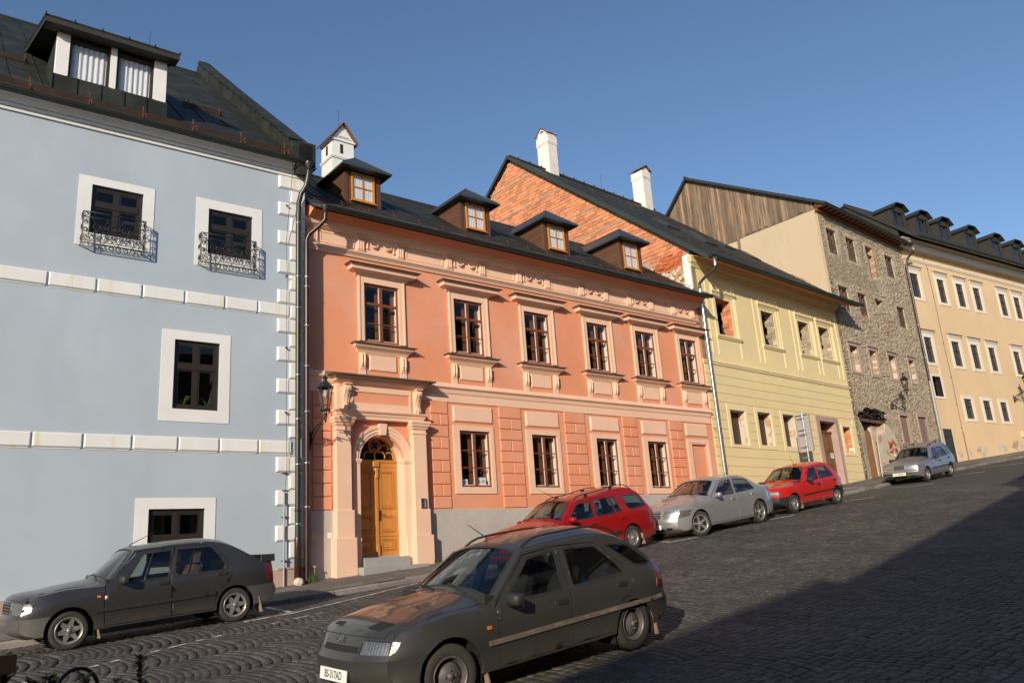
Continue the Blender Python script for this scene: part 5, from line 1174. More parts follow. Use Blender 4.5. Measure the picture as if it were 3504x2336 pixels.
o = PA.p('roof', b, 'palroof'); b = MB(); b.tube([(-.1, 2.8, prf(2.8)), (PW, 2.8, prf(2.8))], .06, 6); add('ridge_cap', b, 'palroof', o)
c = MB(); c.box(-.015, .015, -.15, .15, 0, .03); c.tube([(0, -.12, 0), (0, 0, .24), (0, .12, 0)], .02, 4); cm = c.mesh('snow_guard_bracket', 'rust')
for i in range(26): put('snow_guard_bracket', cm, o, (.3+i*.72, -.35, prf(-.35)+.0))
def pal_dormer(cx):
    y0 = .55; zb = prf(y0)-.05; zt = 18.30; hw = .70; yb = (zt-PZ_)/PS_+.6
    b = MB(); b.box(cx-hw, cx-hw+.22, y0, y0+.05, zb, zt); b.box(cx+hw-.22, cx+hw, y0, y0+.05, zb, zt); b.box(cx-hw+.22, cx+hw-.22, y0, y0+.05, zb, zb+.15); b.box(cx-hw+.22, cx+hw-.22, y0, y0+.05, zt-.12, zt)
    b.box(cx-hw, cx-hw+.03, y0+.05, yb, zb-.0, zt); b.box(cx+hw-.03, cx+hw, y0+.05, yb, zb, zt); b.prof([(cx-hw, zt), (cx+hw, zt), (cx+.3, zt+.26), (cx-.3, zt+.26)], y0, y0+.05, 'y')
    d = PA.p('dormer', b, 'palroof')
    r = MB(); X = [(-.84, .0), (-.38, .36), (.38, .36), (.84, 0)]
    yk = (zt+.3-PZ_)/PS_+.3
    for (p0, p1) in zip(X[:-1], X[1:]): r.slab((cx+p0[0], y0-.25, zt+p0[1]), (cx+p1[0], y0-.25, zt+p1[1]), (cx+p1[0], yk, zt+p1[1]), (cx+p0[0], yk, zt+p0[1]), .05)
    add('dormer_roof', r, 'blackroof', d)
    f = MB(); f.ring((cx-hw+.22, cx+hw-.22, zb+.15, zt-.12), (cx-.36, cx+.36, zb+.2, zt-.17), y0+.06, y0+.10); f.box(cx-.02, cx+.02, y0+.06, y0+.1, zb+.2, zt-.17); add('dormer_window', f, 'darkwood', d)
    g = MB(); g.box(cx-.36, cx+.36, y0+.08, y0+.084, zb+.2, zt-.17); add('pane', g, 'glass', d); add('room', room(cx-.4, cx+.4, zb+.1, zt-.1, y0+.11, y0+1), 'dark', d)
for cx in (1.45, 3.9, 6.2, 9.25, 12.35, 15.0, 17.8): pal_dormer(cx)
b = MB(); b.box(0, 1.0, 0, .8, -1, 1.55); b.box(-.06, 1.06, -.06, .86, 1.35, 1.45); ch = PA.p('chimney', b, 'whitebrick', (9.6, 3.6, 18.9)); c = MB(); c.slab((-.1, -.1, 1.5), (1.1, -.1, 1.5), (1.1, .4, 1.7), (-.1, .4, 1.7), .05); c.slab((-.1, .4, 1.7), (1.1, .4, 1.7), (1.1, .9, 1.5), (-.1, .9, 1.5), .05); add('chimney_cap', c, 'opproof', ch)
b = MB(); b.tube([(2.05, -.03, 15.2), (2.25, -.03, 14.6), (2.3, -.03, 12.6), (2.28, -.03, 10.2), (2.35, -.03, 8.3), (2.3, -.03, 5.3), (2.32, -.03, 3.8)], .012, 5); b.tube([(2.31, -.04, 5.3), (2.32, -.04, 3.7)], .03, 6)
for z in (14.6, 12.9, 10.2, 8.3, 6.8, 5.5): b.box(2.25, 2.33, -.04, 0, z, z+.03)
PA.p('lightning_cable', b, 'shutter')
rnd = random.Random(3)
for (x0, x1) in ((1.5, 2.0), (2.5, 2.9), (3.4, 4.6), (5.6, 6.8), (7.2, 8.6)):
    b = MB(); n = 12; cx = (x0+x1)/2; z = gz(44.16+cx)+.35; pts = [(cx+(x1-x0)/2*math.cos(t)*rnd.uniform(.7, 1.1), z+.3*math.sin(t)*rnd.uniform(.6, 1.2)) for t in np.linspace(0, 2*math.pi, n, endpoint=False)]; b.prof(pts, -.006, .01, 'y'); PA.p('bare_plaster_patch', b, 'oldplaster')
b = MB(); b.box(8.7, 8.95, -.1, 0, 5.2, 5.5); PA.p('wall_box', b, 'palace')
# ================================================================== WALL LAMPS
def lamp():
    a = MB(); a.blk(-.035, .035, -.03, 0, -.28, .16, .008)     # wall plate
    arm = [(0, -.02, .02), (0, -.15, .10), (0, -.35, .18), (0, -.6, .26), (0, -.78, .31), (0, -.87, .33)]; a.tube(arm, .014, 6)
    a.tube([(0, -.02, -.22), (0, -.12, -.16), (0, -.28, -.02), (0, -.42, .12), (0, -.58, .20), (0, -.70, .22)], .014, 6)
    def sc(cy, cz, r0, s_=1, ph=0):
        pts = [(0, cy+s_*r0*(1-.5*t)*math.cos(ph+t*8), cz+r0*(1-.5*t)*math.sin(ph+t*8)) for t in np.linspace(0, 1, 14)]; a.tube(pts, .010, 5)
    for (cy, cz, r0) in ((-.10, .00, .06), (-.14, -.09, .05), (-.24, .08, .06), (-.36, .12, .05), (-.48, .19, .045), (-.06, -.15, .05), (-.62, .24, .035)): sc(cy, cz, r0); sc(cy-.03, cz+.02, r0*.6, -1, 1.5)
    a.lathe([(0, .20), (.02, .24), (.035, .28), (.02, .32), (.045, .36), (.05, .39), (.03, .42), (.02, .44)], (0, -.87, 0), 8)
    for s1 in (-1, 1):
        for s2 in (-1, 1): a.tube([(0, -.87, .36), (s1*.05, -.87+s2*.05, .42), (s1*.075, -.87+s2*.075, .50)], .011, 5)
    a.lathe([(.05, .49), (.13, .495), (.13, .52), (.10, .535)], (0, -.87, 0), 6)
    for k in range(3):
        th = k*2.094+.5; a.tube([(.12*math.cos(th), -.87+.12*math.sin(th), .50), (.19*math.cos(th), -.87+.19*math.sin(th), .47), (.18*math.cos(th), -.87+.18*math.sin(th), .52)], .009, 4)
    body = a
    cage = MB(); zb, zt, rb_, rt = .53, 1.03, .088, .165
    for k in range(6):
        th = k*math.pi/3+math.pi/6; cage.tube([(rb_*math.cos(th), rb_*math.sin(th)-.87, zb), (rt*math.cos(th), rt*math.sin(th)-.87, zt)], .011, 4)
    cage.lathe([(rt-.01, zt-.015), (rt+.02, zt-.01), (rt+.045, zt+.005), (rt+.02, zt+.035), (.08, zt+.14), (.055, zt+.16), (.05, zt+.22), (.075, zt+.23), (.03, zt+.29), (.012, zt+.31), (.018, zt+.335), (0, zt+.36)], (0, -.87, 0), 6, smooth=False)
    for k in range(6):
        th = k*math.pi/3+math.pi/6; cage.tube([((rt+.03)*math.cos(th), (rt+.03)*math.sin(th)-.87, zt), ((rt+.05)*math.cos(th), (rt+.05)*math.sin(th)-.87, zt+.05)], [.012, .004], 4)
    g = MB()
    for k in range(6):
        t0 = k*math.pi/3+math.pi/6; t1 = t0+math.pi/3; g.quad((rb_*math.cos(t0), rb_*math.sin(t0)-.87, zb), (rb_*math.cos(t1), rb_*math.sin(t1)-.87, zb), (rt*math.cos(t1), rt*math.sin(t1)-.87, zt), (rt*math.cos(t0), rt*math.sin(t0)-.87, zt))
    bl = MB(); bl.lathe([(0, zb+.24), (.045, zb+.28), (.06, zb+.35), (.035, zb+.42), (.02, zb+.50), (0, zb+.5)], (0, -.87, 0), 10)
    return body.mesh('bracket', 'iron'), cage.mesh('lantern_cage', 'iron'), g.mesh('lantern_glass', 'lampglass'), bl.mesh('lamp_bulb', 'paper')
LM = lamp()
def set_lamp(loc, rz, label):
    e = empty('wall_lamp', loc, rz); tag(e, label, 'street lamp', 'black lanterns on scrolled wall brackets'); put('bracket', LM[0], e); c = put('lantern_cage', LM[1], e); put('lantern_glass', LM[2], c); put('lamp_bulb', LM[3], c)
set_lamp((8.42, 18.0, 3.24), 0, 'black lantern on scrolled bracket left of the arched wooden door')
q = RU.w(4.05, 0, 6.30); set_lamp(q, RU.ang, 'black lantern on bracket fixed to the derelict rubble stone wall')
q = PA.w(8.75, 0, 7.50); set_lamp(q, PA.ang, 'black lantern on bracket on the ochre building beyond the derelict house')
# ================================================================== SIGN SEEN FROM BEHIND
sx, sy = 28.15, 16.95; sz = zpave(sx, sy); s = empty('traffic_sign', (sx, sy, sz), R(6)); tag(s, 'grey back of a tall rectangular road sign on a galvanised post before the yellow house', 'road sign')
zb, zt = 3.42-sz, 4.80-sz
b = MB(); b.box(.06, .075, -.12, .40, zb, zt); put('sign_panel', b.mesh('sign_panel', 'signgrey'), s)
b = MB(); b.box(-.02, .08, -.145, -.12, zb-.01, zt+.01); b.box(-.02, .08, .40, .42, zb-.01, zt+.01); b.box(-.02, .08, -.12, .40, zt, zt+.02); b.box(-.02, .08, -.12, .40, zb-.02, zb); b.box(.03, .06, -.12, .40, (zb+zt)/2-.02, (zb+zt)/2+.02); put('sign_rim', b.mesh('sign_rim', 'signpink'), s)
b = MB(); b.tube([(0, .10, 0), (0, .10, zt+.08)], .032, 10); put('post', b.mesh('post', 'zinc'), s)
for z in (zt-.15, (zb+zt)/2+.1, (zb+zt)/2-.08, zb+.15, zb-.25): b = MB(); b.box(-.045, .06, .05, .16, z, z+.035); b.box(.0, .055, .16, .35, z, z+.03); put('bracket_clamp', b.mesh('bracket_clamp', 'steel'), s)
# ================================================================== WEEDS, STONE, PLANTER
tuft('weeds', 8.35, 17.62, 26, .30, .14, 'dry grass tuft between the two downpipes at the house corner')
tuft('weeds', 9.05, 17.85, 14, .10, .12, 'small green weeds at the foot of the granite plinth')
tuft('weeds', 11.7, 17.75, 16, .16, .10, 'small weeds right of the portal pedestal')
tuft('weeds', 10.4, 17.3, 22, .05, .22, 'low green patch on the pavement beside the door step')
for k, (x, n) in enumerate(((36.6, 40), (37.8, 60), (39.0, 50))): tuft('grass_strip', x, fy(x)-.3, n, .20, .8, ['grass at the foot of the brown board', 'grass in front of the collapsed doorway plaster', 'grass before the derelict wall beside the grey estate car'][k])
b = MB(); b.lathe([(0, -.02), (.10, .0), (.13, .06), (.10, .13), (.05, .16), (0, .165)], (0, 0, 0), 7, smooth=False); o = add('stone', b, 'oldplaster', None, (7.95, 17.55, zpave(7.95, 17.55)), (0.2, .1, .5)); tag(o, 'pale loose stone at the foot of the thin grey pipe', 'stone')
pz = zroad(.2, 2.4)
e = empty('planter', (.05, 2.2, pz-.145), R(20)); tag(e, 'corner of a brown wooden planter in front of the slate grey hatchback', 'planter')
for k in range(9): b = MB(); b.box(-1.2, .28, -.02, .02, 0, .19); add('plank', b, 'board', e, (0, 0, .02+k*.2))
b = MB(); b.box(-1.2, .30, -.04, .36, 1.80, 1.84); b.box(.26, .30, 0, .36, 0, 1.8); b.box(-1.2, .28, .34, .36, 0, 1.8); b.box(-1.2, -1.16, 0, .36, 0, 1.8); add('planter_box', b, 'board', e)
def shoot(base, h, lean, label, nl=26, blossom=True):
    e = empty('shrub', base); tag(e, label, 'plant'); st = MB(); st.tube([(0, 0, 0), (lean*.4, 0, h*.5), (lean, 0, h)], [.006, .005, .003], 5); add('stem', st, 'board', e)
    b = MB()
    for i in range(nl):
        t = .25+.75*i/nl; p = Vector((lean*t, 0, h*t)); a = random.uniform(0, 6.28); d = Vector((math.cos(a), math.sin(a), random.uniform(.2, .9))).normalized(); l = random.uniform(.025, .045)*(1.2-.5*t); n = d.cross(Vector((0, 0, 1))).normalized()*l*.34
        b.add([tuple(p), tuple(p+d*l*.5+n), tuple(p+d*l), tuple(p+d*l*.5-n)], [(0, 1, 2, 3)])
    add('leaves', b, 'leaf', e)
    if blossom:
        b = MB()
        for i in range(9): a = i*.7; b.lathe([(0, -.004), (.0045, 0), (0, .004)], (lean+.009*math.cos(a), .009*math.sin(a), h+.004*(i % 3)), 5)
        add('blossom', b, 'flower', e)
def at(px, py, Y):    # ray through a photo point, used only to find where the near plants stand
    c = Vector(((px-1752)/2799, -(py-1168)/2799, -1)); d = _r*c.x+_u*c.y+_b*c.z; return d*(Y/d.y)
for (px, py, top_, Y, lb, bl) in ((478, 2420, 2245, 2.6, 'tall twig with a pale bud at its tip', True), (282, 2420, 2310, 2.5, 'short leafy twig beside the black hoop', False), (165, 2430, 2312, 2.4, 'leafy twig topped with white blossom', True), (110, 2440, 2330, 2.35, 'low leafy twig above the planter edge', False), (395, 2440, 2325, 2.55, 'low dark leafy twig left of the tall twig', False), (20, 2350, 2250, 2.3, 'dark leafy twig beside the front wheel of the slate grey hatchback', False)):
    p0, p1 = at(px, py, Y), at(px+6, top_, Y); p0.z = p1.z-.55 if False else p0.z-.25; shoot(p0, (p1-p0).z, p1.x-p0.x, lb, 120, bl)
b = MB(); c0 = at(262, 2370, 2.7); b.tube([(c0.x+.055*math.cos(t)-.0, 2.7, c0.z+.065*math.sin(t)) for t in np.linspace(0, math.pi, 14)]+[(c0.x-.055, 2.7, c0.z-.6)], .006, 6); b.tube([(c0.x+.055, 2.7, c0.z), (c0.x+.055, 2.7, c0.z-.6)], .006, 6); o = add('hoop', b, 'iron'); tag(o, 'black metal hoop standing among leafy twigs', 'hoop')
b = MB(); b.box(-.6, 1.6, 2.28, 2.95, pz-.2, c0.z-.28); o = add('flower_bed_wall', b, 'oldplaster'); tag(o, 'low plastered wall of the planted bed in front of the street', 'wall')
# ================================================================== HOUSES ACROSS THE STREET (they cast the shade on the setts)
def opp(ox, oy, L_, ridge, hip, m_, label, hw=3.2, rot=16):
    bz = -4.2; e = empty('opposite_house', (ox, oy, bz), R(rot)); tag(e, label, 'house'); ev = ridge-bz-hw*1.0
    b = MB(); b.box(0, L_, -hw, hw, 0, ev); put('wall', b.mesh('wall', m_), e)
    if not hip:
        for x0 in (.0, L_-.3): b = MB(); b.prof([(-hw, ev), (hw, ev), (0, ev+hw)], x0, x0+.3); put('gable_wall', b.mesh('gable_wall', m_), e)
    r = MB(); o_ = .25; zr_h = ev+hw; h0 = hip; V = [(-o_, -hw-o_, ev-o_), (L_+o_, -hw-o_, ev-o_), (L_+o_, hw+o_, ev-o_), (-o_, hw+o_, ev-o_), (h0, 0, zr_h), (L_+o_, 0, zr_h)]
    r.add(V, [(0, 1, 5, 4), (3, 4, 5, 2), (0, 4, 3), (1, 2, 5), (0, 3, 2, 1)]); put('roof', r.mesh('roof', 'opproof'), e)
    n = int(L_/2.6)
    for i in range(n):
        for z in (3.4, 6.4, 9.2):
            if z+1.7 < ev:
                b = MB(); b.box(-.5, .5, .005, .05, 0, 1.5); w_ = put('window', b.mesh('window', 'darkwood'), e, (1.3+i*2.6, hw, z)); b = MB(); b.box(-.42, .42, .05, .055, .08, 1.42); put('pane', b.mesh('pane', 'glass'), w_); b = MB(); b.ring((-.65, .65, -.15, 1.65), (-.5, .5, 0, 1.5), .0, .03); put('window_surround', b.mesh('window_surround', 'palwhite'), w_)
opp(-20.4, -10.8, 8.0, 9.35, 1.9, 'opp', 'low hip-roofed grey house across the street')
opp(-12.6, -10.95, 26.0, 11.0, 0, 'opp2', 'long ochre house across the street with a gabled roof')
opp(12.5, -3.75, 11.5, 12.0, 0, 'opp', 'tall grey house across the street between two ochre ones')
opp(24.0, -5.0, 40.0, 15.5, 0, 'opp2', 'very long tall ochre house across the street at the top of the hill', 3.2, 1)
# ================================================================== CARS
def paint(name, col, metal=0.35, rough=0.34, dust=(0.16, 0.12, 0.09), dlo=.05, dhi=.45):
    m = mat(name, col, rough, metal=metal, coat=.55, spec=.35, space='O', var=0.05, vs=3)
    N = m.node_tree.nodes; L = m.node_tree.links; b = N['Principled BSDF']; src = b.inputs['Base Color'].links[0].from_socket
    tc = N.new('ShaderNodeTexCoord'); sp = N.new('ShaderNodeSeparateXYZ'); L.new(tc.outputs['Object'], sp.inputs[0])
    mr = N.new('ShaderNodeMapRange'); mr.inputs[1].default_value = dlo; mr.inputs[2].default_value = dhi; mr.inputs[3].default_value = .75; mr.inputs[4].default_value = 0; L.new(sp.outputs[2], mr.inputs[0])
    no = N.new('ShaderNodeTexNoise'); no.inputs['Scale'].default_value = 5; no.inputs['Detail'].default_value = 6; L.new(tc.outputs['Object'], no.inputs[0])
    n2 = N.new('ShaderNodeMapRange'); n2.inputs[1].default_value = .3; n2.inputs[2].default_value = .7; n2.inputs[3].default_value = .35; n2.inputs[4].default_value = 1.2; L.new(no.outputs[0], n2.inputs[0])
    mu = N.new('ShaderNodeMath'); mu.operation = 'MULTIPLY'; mu.use_clamp = True; L.new(mr.outputs[0], mu.inputs[0]); L.new(n2.outputs[0], mu.inputs[1])
    ad = N.new('ShaderNodeMath'); ad.operation = 'ADD'; ad.use_clamp = True; L.new(mu.outputs[0], ad.inputs[0]); ad.inputs[1].default_value = .02
    mx = N.new('ShaderNodeMix'); mx.data_type = 'RGBA'; L.new(ad.outputs[0], mx.inputs[0]); L.new(src, mx.inputs[6]); mx.inputs[7].default_value = (*dust, 1); L.new(mx.outputs[2], b.inputs['Base Color'])
    r = N.new('ShaderNodeMapRange'); r.inputs[1].default_value = 0; r.inputs[2].default_value = 1; r.inputs[3].default_value = rough; r.inputs[4].default_value = .8; L.new(ad.outputs[0], r.inputs[0]); L.new(r.outputs[0], b.inputs['Roughness'])
    return m
M['pgrey'] = paint('warm_grey_car_paint', (0.055, 0.055, 0.050), .4, .32)
M['pviolet'] = paint('slate_grey_car_paint', (0.044, 0.044, 0.047), .4, .30)
M['pred'] = paint('dark_red_car_paint', (0.30, 0.004, 0.006), .1, .3)
M['pred2'] = paint('bright_red_car_paint', (0.46, 0.012, 0.010), 0, .32)
M['psilver'] = paint('silver_car_paint', (0.42, 0.42, 0.43), .6, .32, dhi=.3)
M['psilver2'] = paint('blue_grey_car_paint', (0.26, 0.255, 0.27), .5, .34)
M['bumper'] = paint('grey_plastic_bumper', (0.075, 0.072, 0.07), 0, .55)
M['trim'] = mat('black_plastic', (0.022, 0.021, 0.02), .55, space='O')
M['dusttrim'] = mat('dusty_plastic_strip', (0.12, 0.095, 0.075), .7, space='O', var=.2, vs=5)
M['liner'] = mat('wheel_arch_liner', (0.008, 0.008, 0.008), .9)
M['tyre'] = mat('dusty_tyre', (0.035, 0.030, 0.026), .85, space='O', var=.25, vs=8, bump=.2, bs=60)
M['rimsteel'] = mat('dusty_steel_rim', (0.12, 0.11, 0.10), .5, metal=.3, space='O', var=.2, vs=10)
M['rimalloy'] = mat('silver_alloy_rim', (0.34, 0.33, 0.31), .35, metal=.6, space='O')
M['chrome'] = mat('chrome', (0.75, 0.75, 0.75), .1, metal=1.0)
M['lamp'] = mat('headlamp_reflector', (0.30, 0.29, 0.27), .3, metal=.75, space='O', bump=.25, bs=18, var=.25, vs=30)
M['lampflute'] = mat('lamp_fluting', (0.36, 0.35, 0.33), .3, metal=.8, space='O', var=.3, vs=25)
M['lampcover'] = glass('headlamp_cover', (0.95, 0.95, 0.93), 1.6)
M['amber'] = mat('amber_indicator', (0.55, 0.16, 0.02), .25, coat=.5)
M['redlamp'] = mat('red_tail_lamp', (0.13, 0.012, 0.012), .2, coat=.6)
M['seat'] = mat('car_seat_cloth', (0.05, 0.045, 0.045), .9, space='O'); M['seattan'] = mat('tan_car_seat', (0.28, 0.15, 0.08), .9, space='O'); M['seatred'] = mat('red_car_seat', (0.16, 0.02, 0.02), .9, space='O'); M['seatblue'] = mat('blue_car_seat', (0.04, 0.055, 0.10), .9)
M['plate'] = mat('number_plate_white', (0.72, 0.71, 0.66), .4)
M['flap'] = mat('dusty_mudflap', (0.28, 0.20, 0.14), .85, space='O', var=.2, vs=8)
def inside(P, poly):
    x, y = P[:, 0], P[:, 1]; c = np.zeros(len(P), bool); n = len(poly); j = n-1
    for i in range(n):
        xi, yi = poly[i]; xj, yj = poly[j]
        if yi != yj:
            h = ((yi > y) != (yj > y)) & (x < (xj-xi)*(y-yi)/(yj-yi)+xi); c ^= h
        j = i
    return c
def resample(poly, step):
    out = []; n = len(poly)
    for i in range(n):
        a, b = poly[i], poly[(i+1) % n]; d = math.hypot(b[0]-a[0], b[1]-a[1]); k = max(1, int(math.ceil(d/step)))
        for t in range(k): out.append((a[0]+(b[0]-a[0])*t/k, a[1]+(b[1]-a[1])*t/k))
    return out
def offset(poly, d):        # grow (d>0) or shrink a simple polygon
    n = len(poly); A = sum(poly[i][0]*poly[(i+1) % n][1]-poly[(i+1) % n][0]*poly[i][1] for i in range(n)); s = 1 if A > 0 else -1; out = []
    for i in range(n):
        p0, p1, p2 = Vector(poly[i-1]), Vector(poly[i]), Vector(poly[(i+1) % n]); e1 = (p1-p0).normalized(); e2 = (p2-p1).normalized()
        n1, n2 = Vector((e1.y, -e1.x))*s, Vector((e2.y, -e2.x))*s; m = n1+n2
        if m.length < 1e-6: m = n1
        m.normalize(); k = max(.5, m.dot(n1)); q = p1+m*(d/k); out.append((q.x, q.y))
    return out
def rnd_poly(poly, r_, n=4):  # round the corners
    out = []; N = len(poly)
    for i in range(N):
        p0, p1, p2 = Vector(poly[i-1]), Vector(poly[i]), Vector(poly[(i+1) % N]); a = min(r_, (p1-p0).length*.4); b = min(r_, (p2-p1).length*.4)
        A = p1+(p0-p1).normalized()*a; B = p1+(p2-p1).normalized()*b
        for k in range(n+1): t = k/n; q = A*(1-t)**2+p1*2*t*(1-t)+B*t*t; out.append((q.x, q.y))
    return out
def patch(outer, holes, fn, step, lift=0.0, rim=0.0, su=1.0, sv=1.0, mb=None, rim_holes=True):
    """triangulate a 2-D region (u,v) with holes and lay it on the surface fn(U,V)->(n,3)"""
    O = [(u*su, v*sv) for u, v in outer]; H = [[(u*su, v*sv) for u, v in h] for h in holes]
    loops = [resample(O, step)]+[resample(h, step) for h in H]; pts = []; ed = []
    for lp in loops:
        o = len(pts); pts += lp; ed += [(o+i, o+(i+1) % len(lp)) for i in range(len(lp))]
    a = np.array(O); gx = np.arange(a[:, 0].min()+step*.5, a[:, 0].max(), step); gy = np.arange(a[:, 1].min()+step*.5, a[:, 1].max(), step)
    if len(gx) and len(gy):
        G = np.stack(np.meshgrid(gx, gy), -1).reshape(-1, 2); k = inside(G, O)
        for h in H: k &= ~inside(G, h)
        G = G[k]; B = np.array(pts)
        if len(G):
            dm = np.min(np.hypot(G[:, None, 0]-B[None, :, 0], G[:, None, 1]-B[None, :, 1]), 1); G = G[dm > step*.45]; pts += [tuple(g) for g in G]
    vo, eo, fo, *_ = delaunay_2d_cdt([Vector(p) for p in pts], ed, [], 0, 1e-6)
    V2 = np.array([tuple(v) for v in vo]); F = np.array([tuple(f) for f in fo]); C = V2[F].mean(1); k = inside(C, O)
    for h in H: k &= ~inside(C, h)
    F = F[k]; S = fn(V2[:, 0]/su, V2[:, 1]/sv)
    e = 1e-3; du = fn(V2[:, 0]/su+e, V2[:, 1]/sv)-fn(V2[:, 0]/su-e, V2[:, 1]/sv); dv = fn(V2[:, 0]/su, V2[:, 1]/sv+e)-fn(V2[:, 0]/su, V2[:, 1]/sv-e)
    Nn = np.cross(du, dv); Nn /= np.linalg.norm(Nn, axis=1)[:, None]+1e-12; Nn = fn.sign*Nn
    S = S+Nn*lift; b = mb or MB(); 
    fl = [tuple(int(i) for i in f) for f in F]
    t = np.cross(S[F[:, 1]]-S[F[:, 0]], S[F[:, 2]]-S[F[:, 0]]).sum(0) if len(F) else 0
    if len(F) and np.sum(np.cross(S[F[:, 1]]-S[F[:, 0]], S[F[:, 2]]-S[F[:, 0]])*Nn[F[:, 0]]) < 0: fl = [f[::-1] for f in fl]
    b.add(S.tolist(), fl, True)
    if rim:
        for li, lp in enumerate(loops):
            if li and not rim_holes: break
            Lp = np.array(lp); P = fn(Lp[:, 0]/su, Lp[:, 1]/sv); du = fn(Lp[:, 0]/su+e, Lp[:, 1]/sv)-fn(Lp[:, 0]/su-e, Lp[:, 1]/sv); dv = fn(Lp[:, 0]/su, Lp[:, 1]/sv+e)-fn(Lp[:, 0]/su, Lp[:, 1]/sv-e)
            nn = np.cross(du, dv); nn = fn.sign*nn/(np.linalg.norm(nn, axis=1)[:, None]+1e-12); n = len(P); A = P+nn*lift; Bq = P+nn*(lift-rim)
            b.add(A.tolist()+Bq.tolist(), [(i, (i+1) % n, n+(i+1) % n, n+i) for i in range(n)])
    return b
class Fn:
    def __init__(s, f, sign): s.f = f; s.sign = sign
    def __call__(s, u, v): return s.f(np.asarray(u, float), np.asarray(v, float))
def curve(knots, corners):
    P = np.array(knots, float); n = len(P); Min = np.zeros_like(P); Mout = np.zeros_like(P)
    for i in range(n):
        a = P[i]-P[i-1] if i else P[1]-P[0]; c = P[i+1]-P[i] if i < n-1 else P[-1]-P[-2]
        if i in corners: Min[i], Mout[i] = a, c
        else:
            la, lc = np.linalg.norm(a), np.linalg.norm(c); t = (a/la*lc+c/lc*la)/(la+lc) if la*lc > 0 else a
            Min[i], Mout[i] = t*la, t*lc
    def f(t):
        t = np.clip(np.asarray(t, float), 0, n-1-1e-9); i = t.astype(int); u = (t-i)[..., None]
        h00 = 2*u**3-3*u**2+1; h10 = u**3-2*u**2+u; h01 = -2*u**3+3*u**2; h11 = u**3-u**2
        return h00*P[i]+h10*Mout[i]+h01*P[i+1]+h11*Min[i+1]
    return f
def car(name, label, pos, head, slope, camber, sp):
    th = R(head); hx = Vector((math.cos(th), math.sin(th), 0)); hy = Vector((-math.sin(th), math.cos(th), 0))
    X = (hx+Vector((0, 0, slope))).normalized(); Y = (hy+Vector((0, 0, camber))); Z = X.cross(Y).normalized(); Y = Z.cross(X)
    Wd = sp['W']; r_ = sp['r']; wb = sp['wb']; A = Vector(pos)+Y*(Wd/2)
    e = empty(name, (0, 0, 0)); e.matrix_world = Matrix(((X.x, Y.x, Z.x, A.x), (X.y, Y.y, Z.y, A.y), (X.z, Y.z, Z.z, A.z), (0, 0, 0, 1))); tag(e, label, 'car')
    pm = sp['paint']; st = sp.get('step', .07)
    cor = sp.get('corners', (2, 3, 6, 7, 10, 11, 12)); Cc = curve(sp['center'], cor); Ce = curve(sp['edge'], cor)
    xf, xr = sp['edge'][1][0], sp['edge'][13][0]; zb = sp['belt']; tum = sp.get('tum', .40)
    def zbelt(x): return np.interp(x, [xf, .6, wb, xr], [zb[0]-.12, zb[0], zb[1], zb[1]])
    def half(x, z):
        w = np.full_like(x, Wd/2.0); df = np.clip(1-(x-xf)/sp.get('lf', .75), 0, 1); dr = np.clip(1-(xr-x)/sp.get('lr', .7), 0, 1)
        w = w-sp.get('tf', .17)*df**2.3-sp.get('tr', .12)*dr**2.3
        w = w-.035*np.clip((.34-z)/.16, 0, 1.5)**2
        b = zbelt(x); w = w-.045*np.clip((z-.48)/np.maximum(b-.48, .1), 0, 1.2)**2
        w = w-tum*np.clip(z-b, 0, 1)-.10*np.clip(z-b-.33, 0, 1)
        w = w+.008*np.exp(-((z-(b-.12))/.03)**2)
        return w
    def side(s_): 
        return Fn(lambda x, z: np.stack([x, s_*half(x, z), z], -1), -s_ if s_ > 0 else 1)
    S = {}
    for s_ in (-1, 1):
        f = Fn((lambda s_: (lambda x, z: np.stack([x, s_*half(x, z), z], -1)))(s_), -1 if s_ > 0 else 1); S[s_] = f
    # normal of (x,z) patch: du x dv = (1,0,0)x(0,0,1) = (0,-1,0): outward for s=-1
    S[-1].sign = 1; S[1].sign = -1
    def topf(t, v):
        c = Cc(t); ed = Ce(t); b = 1-np.abs(v)**sp.get('crown', 2.6); y = v*half(ed[..., 0], ed[..., 1])
        return np.stack([ed[..., 0]+(c[..., 0]-ed[..., 0])*b, y, ed[..., 1]+(c[..., 1]-ed[..., 1])*b], -1)
    T = Fn(topf, 1)      # du along the car, dv to +y : normal up (x cross y = z)
    TU, TV = .42, .8
    def top(poly, holes=(), m_=pm, nm='panel', lift=0, rim=0, step=None, rh=True):
        return patch(poly, list(holes), T, step or st, lift, rim, TU, TV, None, rh)
    # ---------------- side panel
    R_f, R_r = sp.get('Rf', r_+.055), sp.get('Rr', r_+.05); cf, cr = (0.0, sp.get('czf', r_)), (wb, sp.get('czr', r_)); zs = sp['sill']; zbf, zbr = sp['edge'][2][1], sp['edge'][12][1]
    def arc(c, R_, z_start, z_end, n=12):   # over the wheel from the rear side (z_start) to the front side (z_end)
        a0 = math.asin(max(-1, min(1, (z_start-c[1])/R_))); a1 = math.pi-math.asin(max(-1, min(1, (z_end-c[1])/R_)))
        return [(c[0]+R_*math.cos(a), c[1]+R_*math.sin(a)) for a in np.linspace(a0, a1, n)]
    ts = [2.0, 2.5]+list(np.arange(3.0, 12.01, .25)); ec = [tuple(Ce(np.array(t))) for t in ts]
    body_poly = ec+[(cr[0]+math.sqrt(max(R_r**2-(zbr-cr[1])**2, 0))+.0, zbr)]+arc(cr, R_r, zbr, zs)+arc(cf, R_f, zs, zbf)
